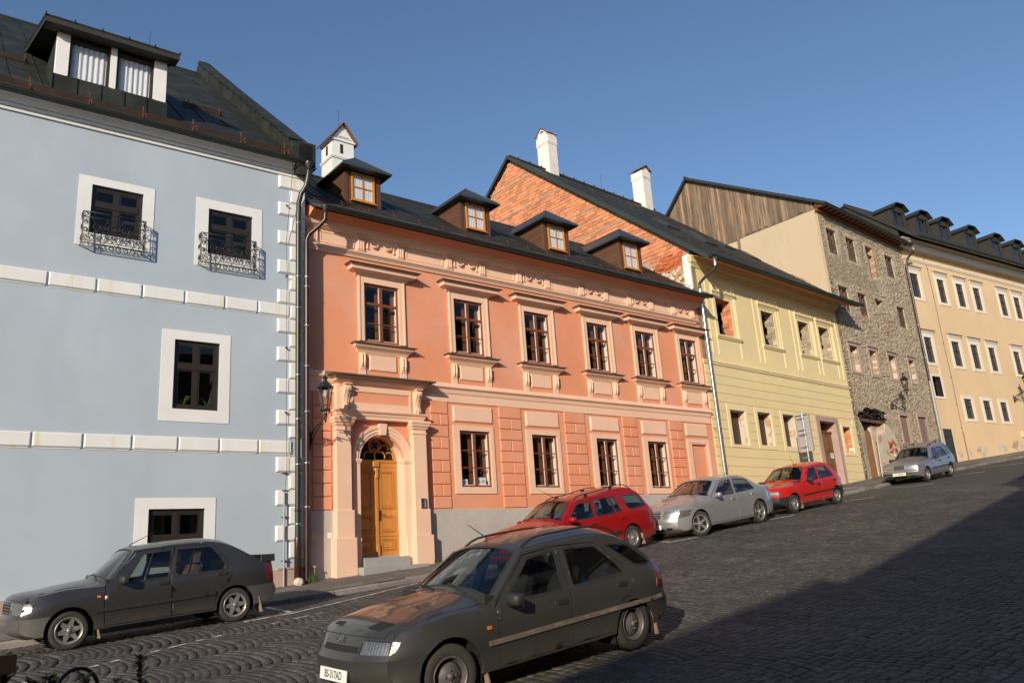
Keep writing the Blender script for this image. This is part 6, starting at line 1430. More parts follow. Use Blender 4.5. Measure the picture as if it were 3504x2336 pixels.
    fb = [tuple(Ce(np.array(t))) for t in np.linspace(0, 2, 7)]+[arc(cf, R_f, zs, zbf)[-1]]+list(reversed([(cf[0]+R_f*math.cos(a), cf[1]+R_f*math.sin(a)) for a in np.linspace(math.pi-math.asin(max(-1, (zs-.0-cf[1])/R_f)), math.pi-math.asin(min(1, (zbf-cf[1])/R_f)), 6)][1:-1]))+[arc(cf, R_f, zs, zs)[-1]]
    rb = [tuple(Ce(np.array(t))) for t in np.linspace(12, 14, 7)]+[(arc(cr, R_r, zs, zs)[0][0]+.02, zs)]+[(cr[0]+R_r*math.cos(a), cr[1]+R_r*math.sin(a)) for a in np.linspace(math.asin(max(-1, (zs-cr[1])/R_r)), math.asin(min(1, (zbr-cr[1])/R_r)), 6)]
    doors = sp['doors']; wn_ = sp['windows']; q3 = sp.get('quarter', [])
    bm = MB()
    for s_ in (-1, 1):
        patch(body_poly, [offset(d, .006) for d in doors]+[rnd_poly(q, .05) for q in q3], S[s_], st, 0, .02, 1, 1, bm)
    hood = [(4.04, -.86), (5.96, -.90), (5.96, .90), (4.04, .86)]; ws = rnd_poly([(6.10, -.90), (6.92, -.86), (6.92, .86), (6.10, .90)], .05)
    rg0, rg1 = sp.get('rg', (9.12, 9.88)); rgl = rnd_poly([(rg0, -.84), (rg1, -.86), (rg1, .86), (rg0, .84)], .06)
    hl0, hl1 = sp.get('hl', (.52, .97)); hls = [[(3.08, s_*hl0), (3.92, s_*(hl0+.02)), (3.92, s_*hl1), (3.08, s_*hl1)] for s_ in (-1, 1)]
    gr = sp.get('grille'); holes = [offset(hood, .009), ws, rgl]+hls+([gr] if gr else [])
    nt = 12.0
    bm2 = patch([(2.0, -1), (2.0, 1), (nt, 1), (nt, -1)][::-1], holes, T, st, 0, .015, TU, TV, bm)
    body = add('body', bm, pm, e)
    add('bonnet', top(offset(hood, -.004), rim=.02), pm, e)
    for nm, (ta, tb), poly in (('front_bumper', (0.0, 2.0), fb), ('rear_bumper', (12.0, 14.0), rb)):
        b = MB(); patch([(ta, -1), (tb, -1), (tb, 1), (ta, 1)], [], T, st, .003, .02, TU, TV, b)
        for s_ in (-1, 1): patch(poly, [], S[s_], st, .003, .02, 1, 1, b)
        o = add(nm, b, sp.get('bumper', 'bumper'), e)
        if nm == 'front_bumper' and sp.get('intake'):
            for q in sp['intake']: add('air_intake', top(q, lift=.006, rim=.01), 'liner', o)
        if sp.get('bstrip'):
            t0, t1 = (1.25, 1.6) if ta == 0 else (12.5, 12.85); b = MB(); patch([(t0, -1), (t1, -1), (t1, 1), (t0, 1)], [], T, st, .012, .012, TU, TV, b); add('bumper_strip', b, 'trim', o)
    # glass
    def glz(nm, poly, F, su, sv, par, frame=True):
        g = patch(offset(poly, .006), [], F, st*1.5, -.006, 0, su, sv); o = add(nm, g, 'carglass', par)
        if frame: f = patch(offset(poly, .012*(1 if su == 1 else 1.6)), [offset(poly, -.010*(1 if su == 1 else 1.6))], F, st, .003, .006, su, sv); add('window_seal', f, 'trim', o)
        return o
    glz('windscreen', ws, T, TU, TV, e); glz('rear_window', rgl, T, TU, TV, e)
    for q in q3:
        for s_ in (-1, 1): glz('quarter_window', rnd_poly(q, .05), S[s_], 1, 1, e)
    for di, d in enumerate(doors):
        for s_ in (-1, 1):
            ww = [rnd_poly(w, .04) for w in wn_[di]]; o = add('door', patch(offset(d, -.003), ww, S[s_], st, 0, .02, 1, 1), pm, e)
            for w in ww: glz('door_window', w, S[s_], 1, 1, o)
            hx_, hz_ = sp['handles'][di]; b = MB(); yy = float(half(np.array(hx_), np.array(hz_)))*s_; b.box(hx_-.07, hx_+.07, min(yy, yy+s_*.022), max(yy, yy+s_*.022), hz_-.018, hz_+.018); b.blk(hx_-.09, hx_+.09, yy-.004 if s_ < 0 else yy-.02, yy+.02 if s_ < 0 else yy+.004, hz_-.03, hz_+.03, .004); add('door_handle', b, sp.get('handlem', 'trim'), o)
    # side rubbing strip
    if sp.get('strip'):
        x0, x1, z0, z1, m_ = sp['strip']; 
        for s_ in (-1, 1): add('side_moulding', patch([(x0, z0), (x1, z1), (x1, z1+sp.get('sh', .05)), (x0, z0+sp.get('sh', .05))], [], S[s_], st, .018, .02), m_, e)
    # wheel arches, floor, inner shell
    b = MB()
    for c in (cf, cr):
        for s_ in (-1, 1):
            yo = s_*(Wd/2-.04); yi = s_*(Wd/2-.30); n = 14; RR = (R_f if c is cf else R_r)+.01; vs = []
            for i in range(n+1):
                a = -.35+(math.pi+.7)*i/n
                for yy in (yo, yi): vs.append((c[0]+RR*math.cos(a), yy, c[1]+RR*math.sin(a)))
            b.add(vs, [(2*i, 2*i+1, 2*i+3, 2*i+2) for i in range(n)]); b.add([(c[0], yi, c[1])]+[(c[0]+RR*math.cos(t), yi, c[1]+RR*math.sin(t)) for t in np.linspace(-.35, math.pi+.35, 14)], [(0, i, i+1) for i in range(1, 14)])
    zf_ = zs+.02; b.box(cf[0]+R_f, cr[0]-R_r, -Wd/2+.05, Wd/2-.05, zf_-.03, zf_); b.box(xf+.1, xr-.1, -Wd/2+.32, Wd/2-.32, zf_, zf_+.03); b.box(cf[0]+R_f+.02, cf[0]+R_f+.06, -Wd/2+.06, Wd/2-.06, zf_, .78); b.box(xf+.25, xf+.29, -Wd/2+.25, Wd/2-.25, .25, .6)
    for s_ in (-1, 1): b.box(cf[0]+R_f, cr[0]-R_r, s_*(Wd/2-.07)-.01, s_*(Wd/2-.07)+.01, zf_, zb[0]-.08)
    b.box(xf+.2, xf+.24, -Wd/2+.3, Wd/2-.3, .3, .62); b.box(wb-.1, xr-.2, -Wd/2+.3, Wd/2-.3, .45, .5)
    add('underbody', b, 'liner', e)
    # cabin
    sm_ = sp.get('seat', 'seat')
    for sx_ in sp.get('seats', (1.25,)):
        for sy_ in (-.36, .36):
            b = MB(); b.blk(sx_, sx_+.5, sy_-.25, sy_+.25, .38, .54, .03); b.prof([(sx_+.42, .50), (sx_+.56, .50), (sx_+.74, .98), (sx_+.64, 1.0)], sy_-.24, sy_+.24, 'y'); b.prof([(sx_+.66, 1.02), (sx_+.74, 1.02), (sx_+.79, 1.20), (sx_+.70, 1.21)], sy_-.13, sy_+.13, 'y'); add('front_seat', b, sm_, e)
    rx = sp.get('rseat', 2.15); b = MB(); b.blk(rx, rx+.5, -.62, .62, .38, .54, .03); b.prof([(rx+.40, .5), (rx+.55, .5), (rx+.72, .98), (rx+.62, 1.0)], -.62, .62, 'y'); add('rear_seat', b, sm_, e)
    b = MB(); zc_ = sp['center'][6][1]; b.prof([(.52, zc_-.02), (.78, zc_-.07), (.86, zc_-.14), (.84, .55), (.5, .55)], -Wd/2+.12, Wd/2-.12, 'y'); add('dashboard', b, 'trim', e)
    b = MB(); cx_, cy_, cz_ = 1.05, .36, zc_-.10; b.tube([(cx_+.06*math.cos(t)*1.0, cy_+.18*math.sin(t), cz_+.17*math.cos(t)) for t in np.linspace(0, 2*math.pi, 20)], .014, 6); b.tube([(cx_-.2, cy_, cz_-.08), (cx_, cy_, cz_)], .03, 6); add('steering_wheel', b, 'trim', e)
    b = MB(); b.box(float(Cc(np.array(6.95))[0])+.05, float(Cc(np.array(6.95))[0])+.08, -.13, .13, sp['center'][7][1]-.14, sp['center'][7][1]-.07); add('rear_view_mirror', b, 'trim', e)
    # lamps
    for hq in hls:
        s_ = 1 if hq[0][1] > 0 else -1; o = add('headlight', top(hq, lift=-.02, step=.035), 'lamp', e); add('headlight_cover', top(hq, lift=.004, rim=.03), 'lampcover', o)
        b = MB()
        for k in range(9):
            va = s_*(hl0+(hl1-hl0)*(.04+.105*k)); vb = s_*(hl0+(hl1-hl0)*(.04+.105*k+.05)); q = [(3.14, va), (3.86, va), (3.86, vb), (3.14, vb)]; patch(q, [], T, st, -.010, .008, TU, TV, b)
        add('lamp_fluting', b, 'lampflute', o)
        wr = sp.get('wrap')
        if wr:
            xa, za = tuple(Ce(np.array(3.05))); xb, zb_ = tuple(Ce(np.array(3.95))); q = [(xa, za), (xa+wr, za+.03), (xb+wr, zb_-.012), (xb, zb_-.004)]; add('side_lamp', patch(q, [], S[s_], st*.6, .004, .01), sp.get('wrapm', 'lamp'), e)
    if gr:
        o = add('grille', top(gr, lift=-.02), 'liner', e); b = MB()
        for k in range(4):
            t_ = gr[0][0]+(gr[2][0]-gr[0][0])*(k+.5)/4; patch([(t_-.035, gr[0][1]*.98), (t_+.035, gr[0][1]*.98), (t_+.035, gr[1][1]*.98), (t_-.035, gr[1][1]*.98)], [], T, st, -.002, .008, TU, TV, b)
        add('grille_bar', b, sp.get('grillem', pm), o)
        if sp.get('grim'): b = patch(offset(gr, .02), [gr], T, st, .004, .008, TU, TV); add('grille_surround', b, 'chrome', o)
    tl = sp.get('tail')
    if tl:
        for s_ in (-1, 1):
            add('tail_lamp', patch(tl, [], S[s_], st*.6, .004, .01), 'redlamp', e)
            o = top([(10.9, s_*.72), (11.9, s_*.72), (11.9, s_*1.0), (10.9, s_*1.0)], lift=.004, rim=.01); add('tail_lamp', o, 'redlamp', e)
    if sp.get('sideind'):
        x, z = sp['sideind']
        for s_ in (-1, 1): add('side_indicator', patch([(x-.025, z-.015), (x+.025, z-.015), (x+.025, z+.015), (x-.025, z+.015)], [], S[s_], .02, .008, .012), 'amber', e)
    # mirrors
    mx, mz = sp['mirror']
    for s_ in (-1, 1):
        yy = float(half(np.array(mx), np.array(mz)))*s_; b = MB(); b.tube([(mx+.03, yy-s_*.02, mz-.04), (mx+.0, yy+s_*.08, mz-.02)], [.03, .02], 8)
        V = []; F4 = []; nn_ = 20
        for j, (q, xo) in enumerate(((.0, -.05), (.62, -.046), (.90, -.025), (1.0, .01), (.97, .055))):
            for k in range(nn_):
                a = 2*math.pi*k/nn_; cy_ = abs(math.cos(a))**.5*math.copysign(1, math.cos(a)); sz_ = abs(math.sin(a))**.5*math.copysign(1, math.sin(a)); V.append((mx+xo, yy+s_*.15+q*cy_*.098, mz+q*sz_*.062))
            if j: F4 += [((j-1)*nn_+k, (j-1)*nn_+(k+1) % nn_, j*nn_+(k+1) % nn_, j*nn_+k) for k in range(nn_)]
        b.add(V, F4, True)
        o = add('wing_mirror', b, sp.get('mirrorm', 'trim'), e); b = MB(); b.box(mx+.05, mx+.056, min(yy+s_*.06, yy+s_*.24), max(yy+s_*.06, yy+s_*.24), mz-.055, mz+.055); add('mirror_glass', b, 'chrome', o)
    # wheels
    rw = .185; kind = sp['rim']
    def wheel():
        b = MB(); R0 = r_; ri = sp.get('ri', r_*.60)
        b.lathe([(ri, -.5*rw+.012), (ri+.012, -.5*rw), (R0*.90, -.5*rw-.004), (R0*.965, -.5*rw+.012), (R0, -.5*rw+.035), (R0, .5*rw-.03), (R0*.96, .5*rw), (ri, .5*rw)], (0, 0, 0), 36, 'y')
        for k in range(44):
            a = 2*math.pi*k/44
            for (ya, yb, o_) in ((-.5*rw+.02, -.01, 0), (.01, .5*rw-.02, .07)):
                c, s2 = math.cos(a+o_), math.sin(a+o_); t = .010; b.add([((R0+.003)*c-t*s2, ya, (R0+.003)*s2+t*c), ((R0+.003)*c+t*s2, ya, (R0+.003)*s2-t*c), ((R0+.003)*math.cos(a+o_+.05)+t*s2, yb, (R0+.003)*math.sin(a+o_+.05)-t*c), ((R0+.003)*math.cos(a+o_+.05)-t*s2, yb, (R0+.003)*math.sin(a+o_+.05)+t*c)], [(0, 1, 2, 3)])
        tm = b.mesh('tyre', 'tyre'); d = MB(); rm_ = 'rimalloy' if kind != 'steel' else 'rimsteel'
        d.lathe([(ri+.004, -.5*rw+.004), (ri+.010, -.5*rw-.004), (ri-.004, -.5*rw-.002), (ri-.016, -.5*rw+.02), (ri-.02, .0), (ri-.02, .5*rw)], (0, 0, 0), 36, 'y')
        def disc(u, v):   # dished face: rho,theta in a plane
            rho = np.hypot(u, v); dep = np.where(rho < ri*.35, -.018, -.018+.045*np.clip((rho-ri*.35)/(ri*.35), 0, 1)) if kind == 'steel' else (-.012+.02*np.clip(rho/ri, 0, 1)**2*0+.018*(1-np.clip(rho/ri, 0, 1)))
            return np.stack([u, -.5*rw+.030+dep, v], -1)
        F = Fn(disc, 1); circ = lambda rr, n=36, cx=0, cy=0: [(cx+rr*math.cos(a), cy+rr*math.sin(a)) for a in np.linspace(0, 2*math.pi, n, endpoint=False)]
        hs = []
        if kind == 'steel':
            for k in range(12): a = 2*math.pi*k/12; hs.append(circ(ri*.075, 10, ri*.78*math.cos(a), ri*.78*math.sin(a)))
        elif kind == 'star':      # six openings leaving a star of double spokes
            for k in range(6):
                a = 2*math.pi*k/6+.2; pl = [(ri*.50, -.30), (ri*.88, -.34), (ri*.88, .34), (ri*.50, .30)]; hs.append(rnd_poly([(q*math.cos(a+t), q*math.sin(a+t)) for q, t in ((ri*.46, -.05), (ri*.90, -.40), (ri*.90, .40), (ri*.46, .05))], .02, 2))
        elif kind == 'five':
            for k in range(5):
                a = 2*math.pi*k/5+.4; hs.append(rnd_poly([(q*math.cos(a+t), q*math.sin(a+t)) for q, t in ((ri*.30, -.30), (ri*.93, -.50), (ri*.95, .0), (ri*.93, .50), (ri*.30, .30))], .015, 2))
                hs[-1] = offset(hs[-1], -.006)
        else:
            for k in range(8): a = 2*math.pi*k/8; hs.append(rnd_poly([(q*math.cos(a+t), q*math.sin(a+t)) for q, t in ((ri*.62, -.13), (ri*.86, -.16), (ri*.86, .16), (ri*.62, .13))], .01, 2))
        patch(circ(ri-.003), hs, F, .035, 0, .015, 1, 1, d)
        d.lathe([(0, -.5*rw-.012), (.022, -.5*rw-.010), (.032, -.5*rw-.0), (.036, -.5*rw+.03)], (0, 0, 0), 14, 'y')
        for k in range(4): a = math.pi/4+k*math.pi/2; d.lathe([(0, -.5*rw-.0), (.009, -.5*rw+.002), (.010, -.5*rw+.03)], (.055*math.cos(a), 0, .055*math.sin(a)), 6, 'y')
        rmm = d.mesh('rim', rm_); h = MB(); h.lathe([(0, -.5*rw+.055), (ri*.8, -.5*rw+.055), (ri-.02, -.5*rw+.07), (ri-.02, .5*rw), (0, .5*rw)], (0, 0, 0), 20, 'y'); return tm, rmm, h.mesh('wheel', 'liner')
    tm, rmm, hm = wheel()
    for c in (cf, cr):
        for s_ in (-1, 1):
            yy = s_*(Wd/2-.035-rw/2); steer = sp.get('steer', 0) if c is cf else 0; w_ = put('wheel', hm, e, (c[0], yy, r_), (0, random.uniform(0, 6), R(steer)+(0 if s_ < 0 else math.pi))); w_.rotation_mode = 'XYZ'
            put('tyre', tm, w_); put('rim', rmm, w_)
    if sp.get('flaps'):
        for c, x_ in sp['flaps']:
            for s_ in (-1, 1):
                yy = s_*(Wd/2-.13); b = MB(); b.prof([(x_, .36), (x_+.02, .36), (x_+.07, .10), (x_+.05, .10)], yy-.11, yy+.11, 'y'); add('mudflap', b, 'flap', e)
    # roof rails, aerial, wipers
    if sp.get('rails'):
        t0, t1 = sp['rails']
        for s_ in (-1, 1):
            b = MB(); ps = []
            for i, t in enumerate(np.linspace(t0, t1, 14)):
                p = topf(np.array(t), np.array(s_*.84)); hgt = .055*min(1, i/1.5, (13-i)/1.5); ps.append((float(p[0]), float(p[1]), float(p[2])+hgt+.004))
            b.tube(ps, .013, 6); add('roof_rail', b, 'trim', e)
            if sp.get('railfeet'):
                b = MB()
                for i in (4, 9): q = ps[i]; b.box(q[0]-.05, q[0]+.05, q[1]-.012, q[1]+.012, q[2]-.06, q[2]); 
                add('rail_foot', b, 'trim', e)
    if sp.get('aerial'):
        t, v, dx, dz_ = sp['aerial']; p = topf(np.array(t), np.array(v)); b = MB(); b.tube([(float(p[0]), float(p[1]), float(p[2])), (float(p[0])+.02, float(p[1]), float(p[2])+.03), (float(p[0])+dx, float(p[1]), float(p[2])+dz_)], [.012, .008, .0028], 5); add('aerial', b, 'trim', e)
    b = MB()
    for v0, v1 in ((-.55, -.05), (.15, .65)):
        p0, p1, p2 = [topf(np.array(a), np.array(c)) for a, c in ((6.0, v0), (6.08, (v0+v1)/2), (6.12, v1))]; b.tube([(float(q[0])-.01, float(q[1]), float(q[2])+.015) for q in (p0, p1, p2)], .008, 5)
    add('wiper', b, 'trim', e)
    # sills and plate
    if sp.get('plate'):
        txt, t, w_ = sp['plate']; p = topf(np.array(t), np.array(sp.get('plv', 0.0))); p2 = topf(np.array(t+.05), np.array(0.0)); b = MB(); b.box(-.008, 0, -w_/2, w_/2, -.055, .055); o = add('number_plate', b, 'plate', e, (float(p[0])-.012, float(p[1]), float(p[2]))); o.rotation_euler = (0, R(8), R(sp.get('plrot', 0)))
        tm_ = textmesh(txt, .098, 'ink', 'plate_lettering', .0012, .78); put('plate_lettering', tm_, o, (-.0085, .0, -.002), (R(90), 0, R(-90)))
    return e, S, T, half, topf, top
zx = dict(W=1.70, r=.285, wb=2.54, paint='pgrey', step=.055, belt=(.775, .81), sill=.235, tum=.40,
 center=[(-.62,.21),(-.75,.36),(-.76,.52),(-.72,.56),(-.63,.70),(-.12,.85),(.52,.935),(1.20,1.33),(1.80,1.395),(2.62,1.33),(3.04,1.03),(3.22,.88),(3.22,.60),(3.28,.45),(3.20,.27)],
 edge=[(-.44,.25),(-.57,.37),(-.58,.52),(-.56,.555),(-.50,.68),(-.10,.785),(.56,.81),(1.15,1.25),(1.75,1.28),(2.70,1.19),(3.03,.965),(3.17,.85),(3.15,.545),(3.20,.44),(3.10,.29)],
 doors=[[(.56,.25),(.575,.60),(.60,.80),(1.165,1.215),(1.66,1.245),(1.605,.80),(1.57,.60),(1.53,.26)],[(1.545,.26),(1.585,.60),(1.62,.80),(1.675,1.245),(2.24,1.215),(2.53,.93),(2.61,.80),(2.605,.70),(2.50,.60),(2.36,.58),(2.24,.50),(2.17,.40),(2.14,.27)]],
 windows=[[[(.745,.815),(1.20,1.178),(1.60,1.205),(1.535,.815)]],[[(1.69,.82),(1.745,1.205),(2.205,1.182),(2.43,.97),(2.51,.85)]]], quarter=[[(2.37,1.18),(2.72,1.135),(3.03,.89),(2.76,.885)]],
 handles=[(1.45,.70),(2.40,.735)], strip=(.44,3.06,.465,.49,'dusttrim'), sh=.045, mirror=(.74,.845), rim='steel', Rf=.345, Rr=.32, czr=.235, flaps=[(0,.36),(1,2.86)], rails=(7.15,9.2), sideind=(.46,.63),
 hl=(.50,.98), wrap=.06, grille=None, bumper='pgrey', plate=('BS-317AD', 1.15, .50), intake=[[(.25,-.35),(.75,-.35),(.75,-.62),(.25,-.62)],[(.25,.35),(.75,.35),(.75,.62),(.25,.62)]], tail=[(3.0,.62),(3.10,.60),(3.12,.86),(3.06,.88)], steer=-9, aerial=(7.2,.3,-.25,.22), lf=.62, tf=.20, tr=.08, lr=.45, rseat=2.05)
E_, S_, T_, H_, tf_, top_ = car('grey_hatchback', 'dusty dark grey hatchback with roof rails and plate BS-317AD', (4.57, 6.68, -1.225), 1.5, .090, .06, zx)
def onbonnet(poly, lift, m_, nm, rim=.004): return add(nm, top_(poly, lift=lift, rim=rim, step=.03), m_, E_)
onbonnet(rnd_poly([(4.22, -.66), (4.50, -.72), (4.52, -.42), (4.25, -.38)], .03), .003, 'liner', 'bonnet_vent'); onbonnet(rnd_poly([(4.25, .36), (4.36, .36), (4.36, .66), (4.25, .66)], .02), .003, 'liner', 'bonnet_vent')
onbonnet([(3.15, -.47), (3.5, -.47), (3.5, .47), (3.15, .47)], .003, 'liner', 'front_slot')
b = MB()
for k in (0, 1):
    for s_ in (-1, 1): q = tf_(np.array([3.62+.16*k, 3.62+.16*k+.20]), np.array([s_*.075, 0.0])); b.tube([(float(p[0])-.008, float(p[1]), float(p[2])+.006) for p in q], .006, 5)
add('badge', b, 'chrome', E_)
p309 = dict(W=1.63, r=.275, wb=2.47, paint='pviolet', step=.06, belt=(.81, .84), sill=.24, tum=.36,
 center=[(-.52,.20),(-.73,.34),(-.75,.52),(-.72,.57),(-.69,.78),(-.2,.885),(.42,.955),(.98,1.385),(1.65,1.42),(2.33,1.37),(2.92,1.03),(3.23,.98),(3.24,.56),(3.29,.45),(3.20,.28)],
 edge=[(-.42,.24),(-.62,.34),(-.63,.51),(-.61,.56),(-.56,.735),(-.22,.83),(.56,.84),(.97,1.325),(1.60,1.345),(2.33,1.30),(2.88,1.0),(3.17,.915),(3.17,.545),(3.21,.43),(3.12,.29)],
 doors=[[(.47,.27),(.47,.62),(.50,.85),(1.02,1.30),(1.575,1.315),(1.47,.86),(1.445,.60),(1.435,.27)],[(1.45,.27),(1.46,.60),(1.485,.86),(1.59,1.315),(2.20,1.298),(2.44,.92),(2.42,.75),(2.37,.64),(2.24,.58),(2.15,.46),(2.10,.27)]],
 windows=[[[(.78,.85),(1.10,1.255),(1.535,1.272),(1.425,.855)]],[[(1.515,.86),(1.615,1.275),(2.165,1.258),(2.385,.90),(2.33,.86)]]], handles=[(1.34,.775),(2.27,.80)], strip=(.36,2.14,.475,.485,'trim'), sh=.05, mirror=(.72,.90),
 rim='star', ri=.185, Rf=.335, Rr=.32, flaps=[(0,.35),(1,2.86)], hl=(.55,.98), wrap=.12, grille=[(3.1,-.48),(3.1,.48),(3.85,.48),(3.85,-.48)], bumper='bumper', tail=[(3.03,.60),(3.165,.60),(3.17,.86),(3.06,.90)], seat='seattan', sideind=(.40,.70), aerial=(7.08,.0,.42,.20), lf=.5, tf=.13, rg=(9.08,9.95), bstrip=False, rseat=1.95)
E2, S2, T2, H2, tf2, top2 = car('slate_hatchback', 'slate grey hatchback with rear spoiler parked in front of the pale blue house', (2.80, 14.0, zroad(2.8, 14.0)), 0, .068, .04, p309)
b = MB(); b.prof([(2.74, 1.05), (2.95, 1.035), (3.20, 1.02), (3.22, .99), (2.98, 1.0), (2.74, 1.03)], -.66, .66, 'y'); b.blk(2.98, 3.23, -.68, -.62, .90, 1.02, .01); b.blk(2.98, 3.23, .62, .68, .90, 1.02, .01); add('spoiler', b, 'pviolet', E2)
wag = dict(W=1.70, r=.29, wb=2.70, paint='pred', step=.07, belt=(.865, .93), sill=.22, tum=.36,
 center=[(-.8,.2),(-.96,.36),(-.97,.5),(-.93,.55),(-.84,.72),(-.3,.89),(.35,1.0),(1.0,1.40),(1.8,1.46),(3.22,1.40),(3.52,1.02),(3.66,.88),(3.68,.6),(3.76,.45),(3.68,.25)],
 edge=[(-.62,.22),(-.74,.36),(-.74,.5),(-.70,.55),(-.62,.69),(-.2,.83),(.5,.87),(1.05,1.30),(1.8,1.37),(3.24,1.33),(3.5,.98),(3.60,.82),(3.60,.56),(3.66,.45),(3.58,.27)],
 doors=[[(.50,.26),(.50,.60),(.54,.86),(1.08,1.275),(1.63,1.32),(1.56,.88),(1.54,.6),(1.52,.27)],[(1.535,.27),(1.555,.6),(1.58,.88),(1.645,1.32),(2.44,1.325),(2.56,.95),(2.56,.75),(2.45,.66),(2.36,.52),(2.31,.27)]],
 windows=[[[(.72,.90),(1.14,1.235),(1.585,1.28),(1.525,.905)]],[[(1.63,.915),(1.70,1.285),(2.19,1.295),(2.26,.935)],[(2.295,.94),(2.23,1.295),(2.38,1.293),(2.47,.95)]]], quarter=[[(2.62,1.295),(3.20,1.28),(3.36,.985),(2.74,.965)]],
 handles=[(1.43,.76),(2.42,.80)], strip=(.45,2.30,.42,.44,'trim'), sh=.07, mirror=(.70,.93), mirrorm='pred', handlem='pred', rim='holes', Rf=.35, Rr=.34, hl=(.5,.97), wrap=.12, grille=[(3.2,-.4),(3.2,.4),(3.8,.4),(3.8,-.4)], bumper='pred', bstrip=True, tail=[(3.48,.66),(3.59,.64),(3.60,.86),(3.50,.95)], rails=(7.2,9.0), railfeet=True, seat='seatblue', aerial=(7.1,.0,-.5,.30), lf=.7, tf=.22, flaps=[(1,3.02)])
car('red_estate_car', 'dark red estate car with black roof rails parked behind the grey hatchback', (12.12, 13.85, zroad(12.12, 13.85)), 0, .098, .035, wag)
lan = dict(W=1.695, r=.315, wb=2.60, paint='psilver', step=.08, belt=(.885, .92), sill=.22, tum=.40,
 center=[(-.72,.18),(-.88,.30),(-.92,.46),(-.90,.52),(-.80,.74),(-.3,.89),(.32,1.01),(1.05,1.39),(1.7,1.435),(2.40,1.35),(2.92,1.08),(3.36,1.05),(3.42,.62),(3.47,.5),(3.38,.25)],
 edge=[(-.52,.2),(-.70,.3),(-.71,.46),(-.69,.52),(-.60,.72),(-.12,.84),(.48,.895),(1.13,1.31),(1.72,1.365),(2.38,1.285),(2.82,1.0),(3.30,.95),(3.33,.58),(3.37,.48),(3.28,.27)],
 doors=[[(.50,.27),(.50,.62),(.53,.88),(1.17,1.29),(1.76,1.33),(1.62,.9),(1.60,.6),(1.58,.27)],[(1.595,.27),(1.615,.6),(1.64,.9),(1.775,1.33),(2.36,1.27),(2.62,.98),(2.60,.80),(2.46,.70),(2.30,.66),(2.22,.50),(2.18,.27)]],
 windows=[[[(.72,.915),(1.25,1.255),(1.70,1.29),(1.575,.925)]],[[(1.67,.93),(1.82,1.292),(2.34,1.235),(2.55,.965)]]], handles=[(1.46,.79),(2.38,.83)], mirror=(.72,.955), mirrorm='psilver', handlem='psilver', rim='five', ri=.215, Rf=.365, Rr=.36,
 hl=(.46,.99), wrap=.30, grille=[(3.1,-.34),(3.1,.34),(3.9,.34),(3.9,-.34)], grim=True, bumper='psilver', tail=[(3.10,.70),(3.32,.70),(3.32,.92),(3.14,.93)], seat='seattan', aerial=(8.9,.0,.35,.30), lf=.72, tf=.22, steer=-22, plate=('ZV 482AB', 1.3, .50), plv=0, intake=[[(.5,-.45),(1.05,-.45),(1.05,.45),(.5,.45)],[(.7,.55),(1.1,.55),(1.1,.78),(.7,.78)],[(.7,-.55),(1.1,-.55),(1.1,-.78),(.7,-.78)]], rg=(9.1,9.9))
car('silver_saloon', 'silver four-door saloon between the red estate and the bright red hatchback', (17.17, 13.65, zroad(17.17, 13.65)), 0, .102, .035, lan)
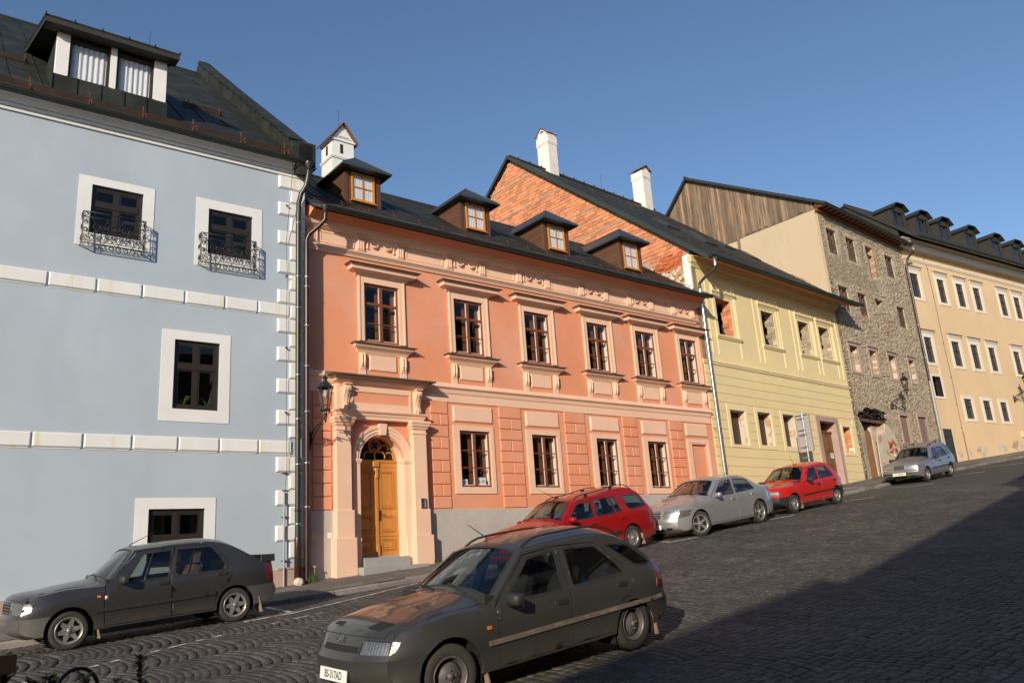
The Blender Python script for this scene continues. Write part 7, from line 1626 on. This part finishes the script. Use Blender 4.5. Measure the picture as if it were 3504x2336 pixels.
fel = dict(W=1.62, r=.272, wb=2.45, paint='pred2', step=.08, belt=(.84, .865), sill=.235, tum=.36,
 center=[(-.56,.22),(-.73,.35),(-.74,.51),(-.70,.55),(-.66,.72),(-.1,.85),(.52,.94),(1.15,1.35),(1.75,1.41),(2.46,1.37),(2.88,1.03),(3.04,.88),(3.06,.6),(3.12,.45),(3.05,.28)],
 edge=[(-.45,.24),(-.60,.35),(-.61,.51),(-.59,.55),(-.56,.69),(-.08,.80),(.68,.85),(1.22,1.285),(1.75,1.325),(2.46,1.295),(2.84,.99),(2.98,.82),(2.97,.56),(3.01,.44),(2.93,.3)],
 doors=[[(.55,.27),(.55,.6),(.60,.83),(1.25,1.262),(1.74,1.29),(1.60,.85),(1.57,.6),(1.55,.27)],[(1.565,.27),(1.585,.6),(1.615,.85),(1.755,1.29),(2.36,1.27),(2.58,.90),(2.55,.72),(2.38,.64),(2.20,.55),(2.12,.42),(2.08,.27)]],
 windows=[[[(.92,.875),(1.29,1.225),(1.68,1.25),(1.555,.88)]],[[(1.65,.885),(1.80,1.252),(2.20,1.235),(2.36,.90)],[(2.39,.905),(2.24,1.235),(2.32,1.232),(2.49,.91)]]], handles=[(1.44,.72),(2.42,.77)], strip=(.45,2.72,.46,.50,'trim'), sh=.035, mirror=(.86,.90), rim='holes', Rf=.33, Rr=.32,
 hl=(.48,.97), wrap=.05, bumper='trim', seat='seatred', aerial=(7.15,-.3,-.15,.35), lf=.6, tf=.14, tail=[(2.86,.58),(2.96,.58),(2.97,.82),(2.89,.86)], flaps=[(0,.34)], rseat=1.9, intake=[[(.5,-.4),(.9,-.4),(.9,.4),(.5,.4)]])
E5 = car('bright_red_hatchback', 'bright red five-door hatchback with black bumpers beside the yellow house door', (22.2, 14.1, zroad(22.2, 14.1)), 0, .10, .035, fel)
add('front_panel_slot', E5[5]([(3.2, -.42), (3.5, -.42), (3.5, .42), (3.2, .42)], lift=.003), 'liner', E5[0])
oct_ = dict(fel); oct_.update(W=1.64, r=.28, paint='psilver2', step=.09, bumper='psilver2', seat='seat', bstrip=True,
 center=[(-.56,.22),(-.75,.35),(-.76,.51),(-.72,.55),(-.67,.74),(-.1,.87),(.50,.96),(1.12,1.36),(1.75,1.43),(2.95,1.40),(3.25,1.05),(3.36,.88),(3.38,.6),(3.43,.45),(3.36,.28)],
 edge=[(-.45,.24),(-.62,.35),(-.62,.51),(-.60,.55),(-.57,.70),(-.08,.81),(.66,.86),(1.18,1.29),(1.75,1.34),(2.96,1.33),(3.22,1.0),(3.30,.82),(3.30,.56),(3.34,.44),(3.26,.3)],
 quarter=[[(2.50,1.28),(2.95,1.275),(3.12,.95),(2.60,.93)]], handlem='trim', mirrorm='trim', rails=(7.2,9.0), railfeet=True, aerial=None, hl=(.45,.98), wrap=.08, grille=[(3.1,-.30),(3.1,.30),(3.95,.30),(3.95,-.30)], grim=True, flaps=None, plate=('ZV-626AX', 1.3, .50), tail=[(3.18,.60),(3.29,.58),(3.30,.84),(3.22,.98)], intake=[[(.4,-.36),(.9,-.36),(.9,.36),(.4,.36)],[(.5,.55),(.9,.55),(.9,.78),(.5,.78)],[(.5,-.55),(.9,-.55),(.9,-.78),(.5,-.78)]])
car('grey_estate_car', 'blue-grey estate car parked in front of the derelict house', (33.1, 15.0, zroad(33.1, 15.0)), 3.4, .105, .03, oct_)
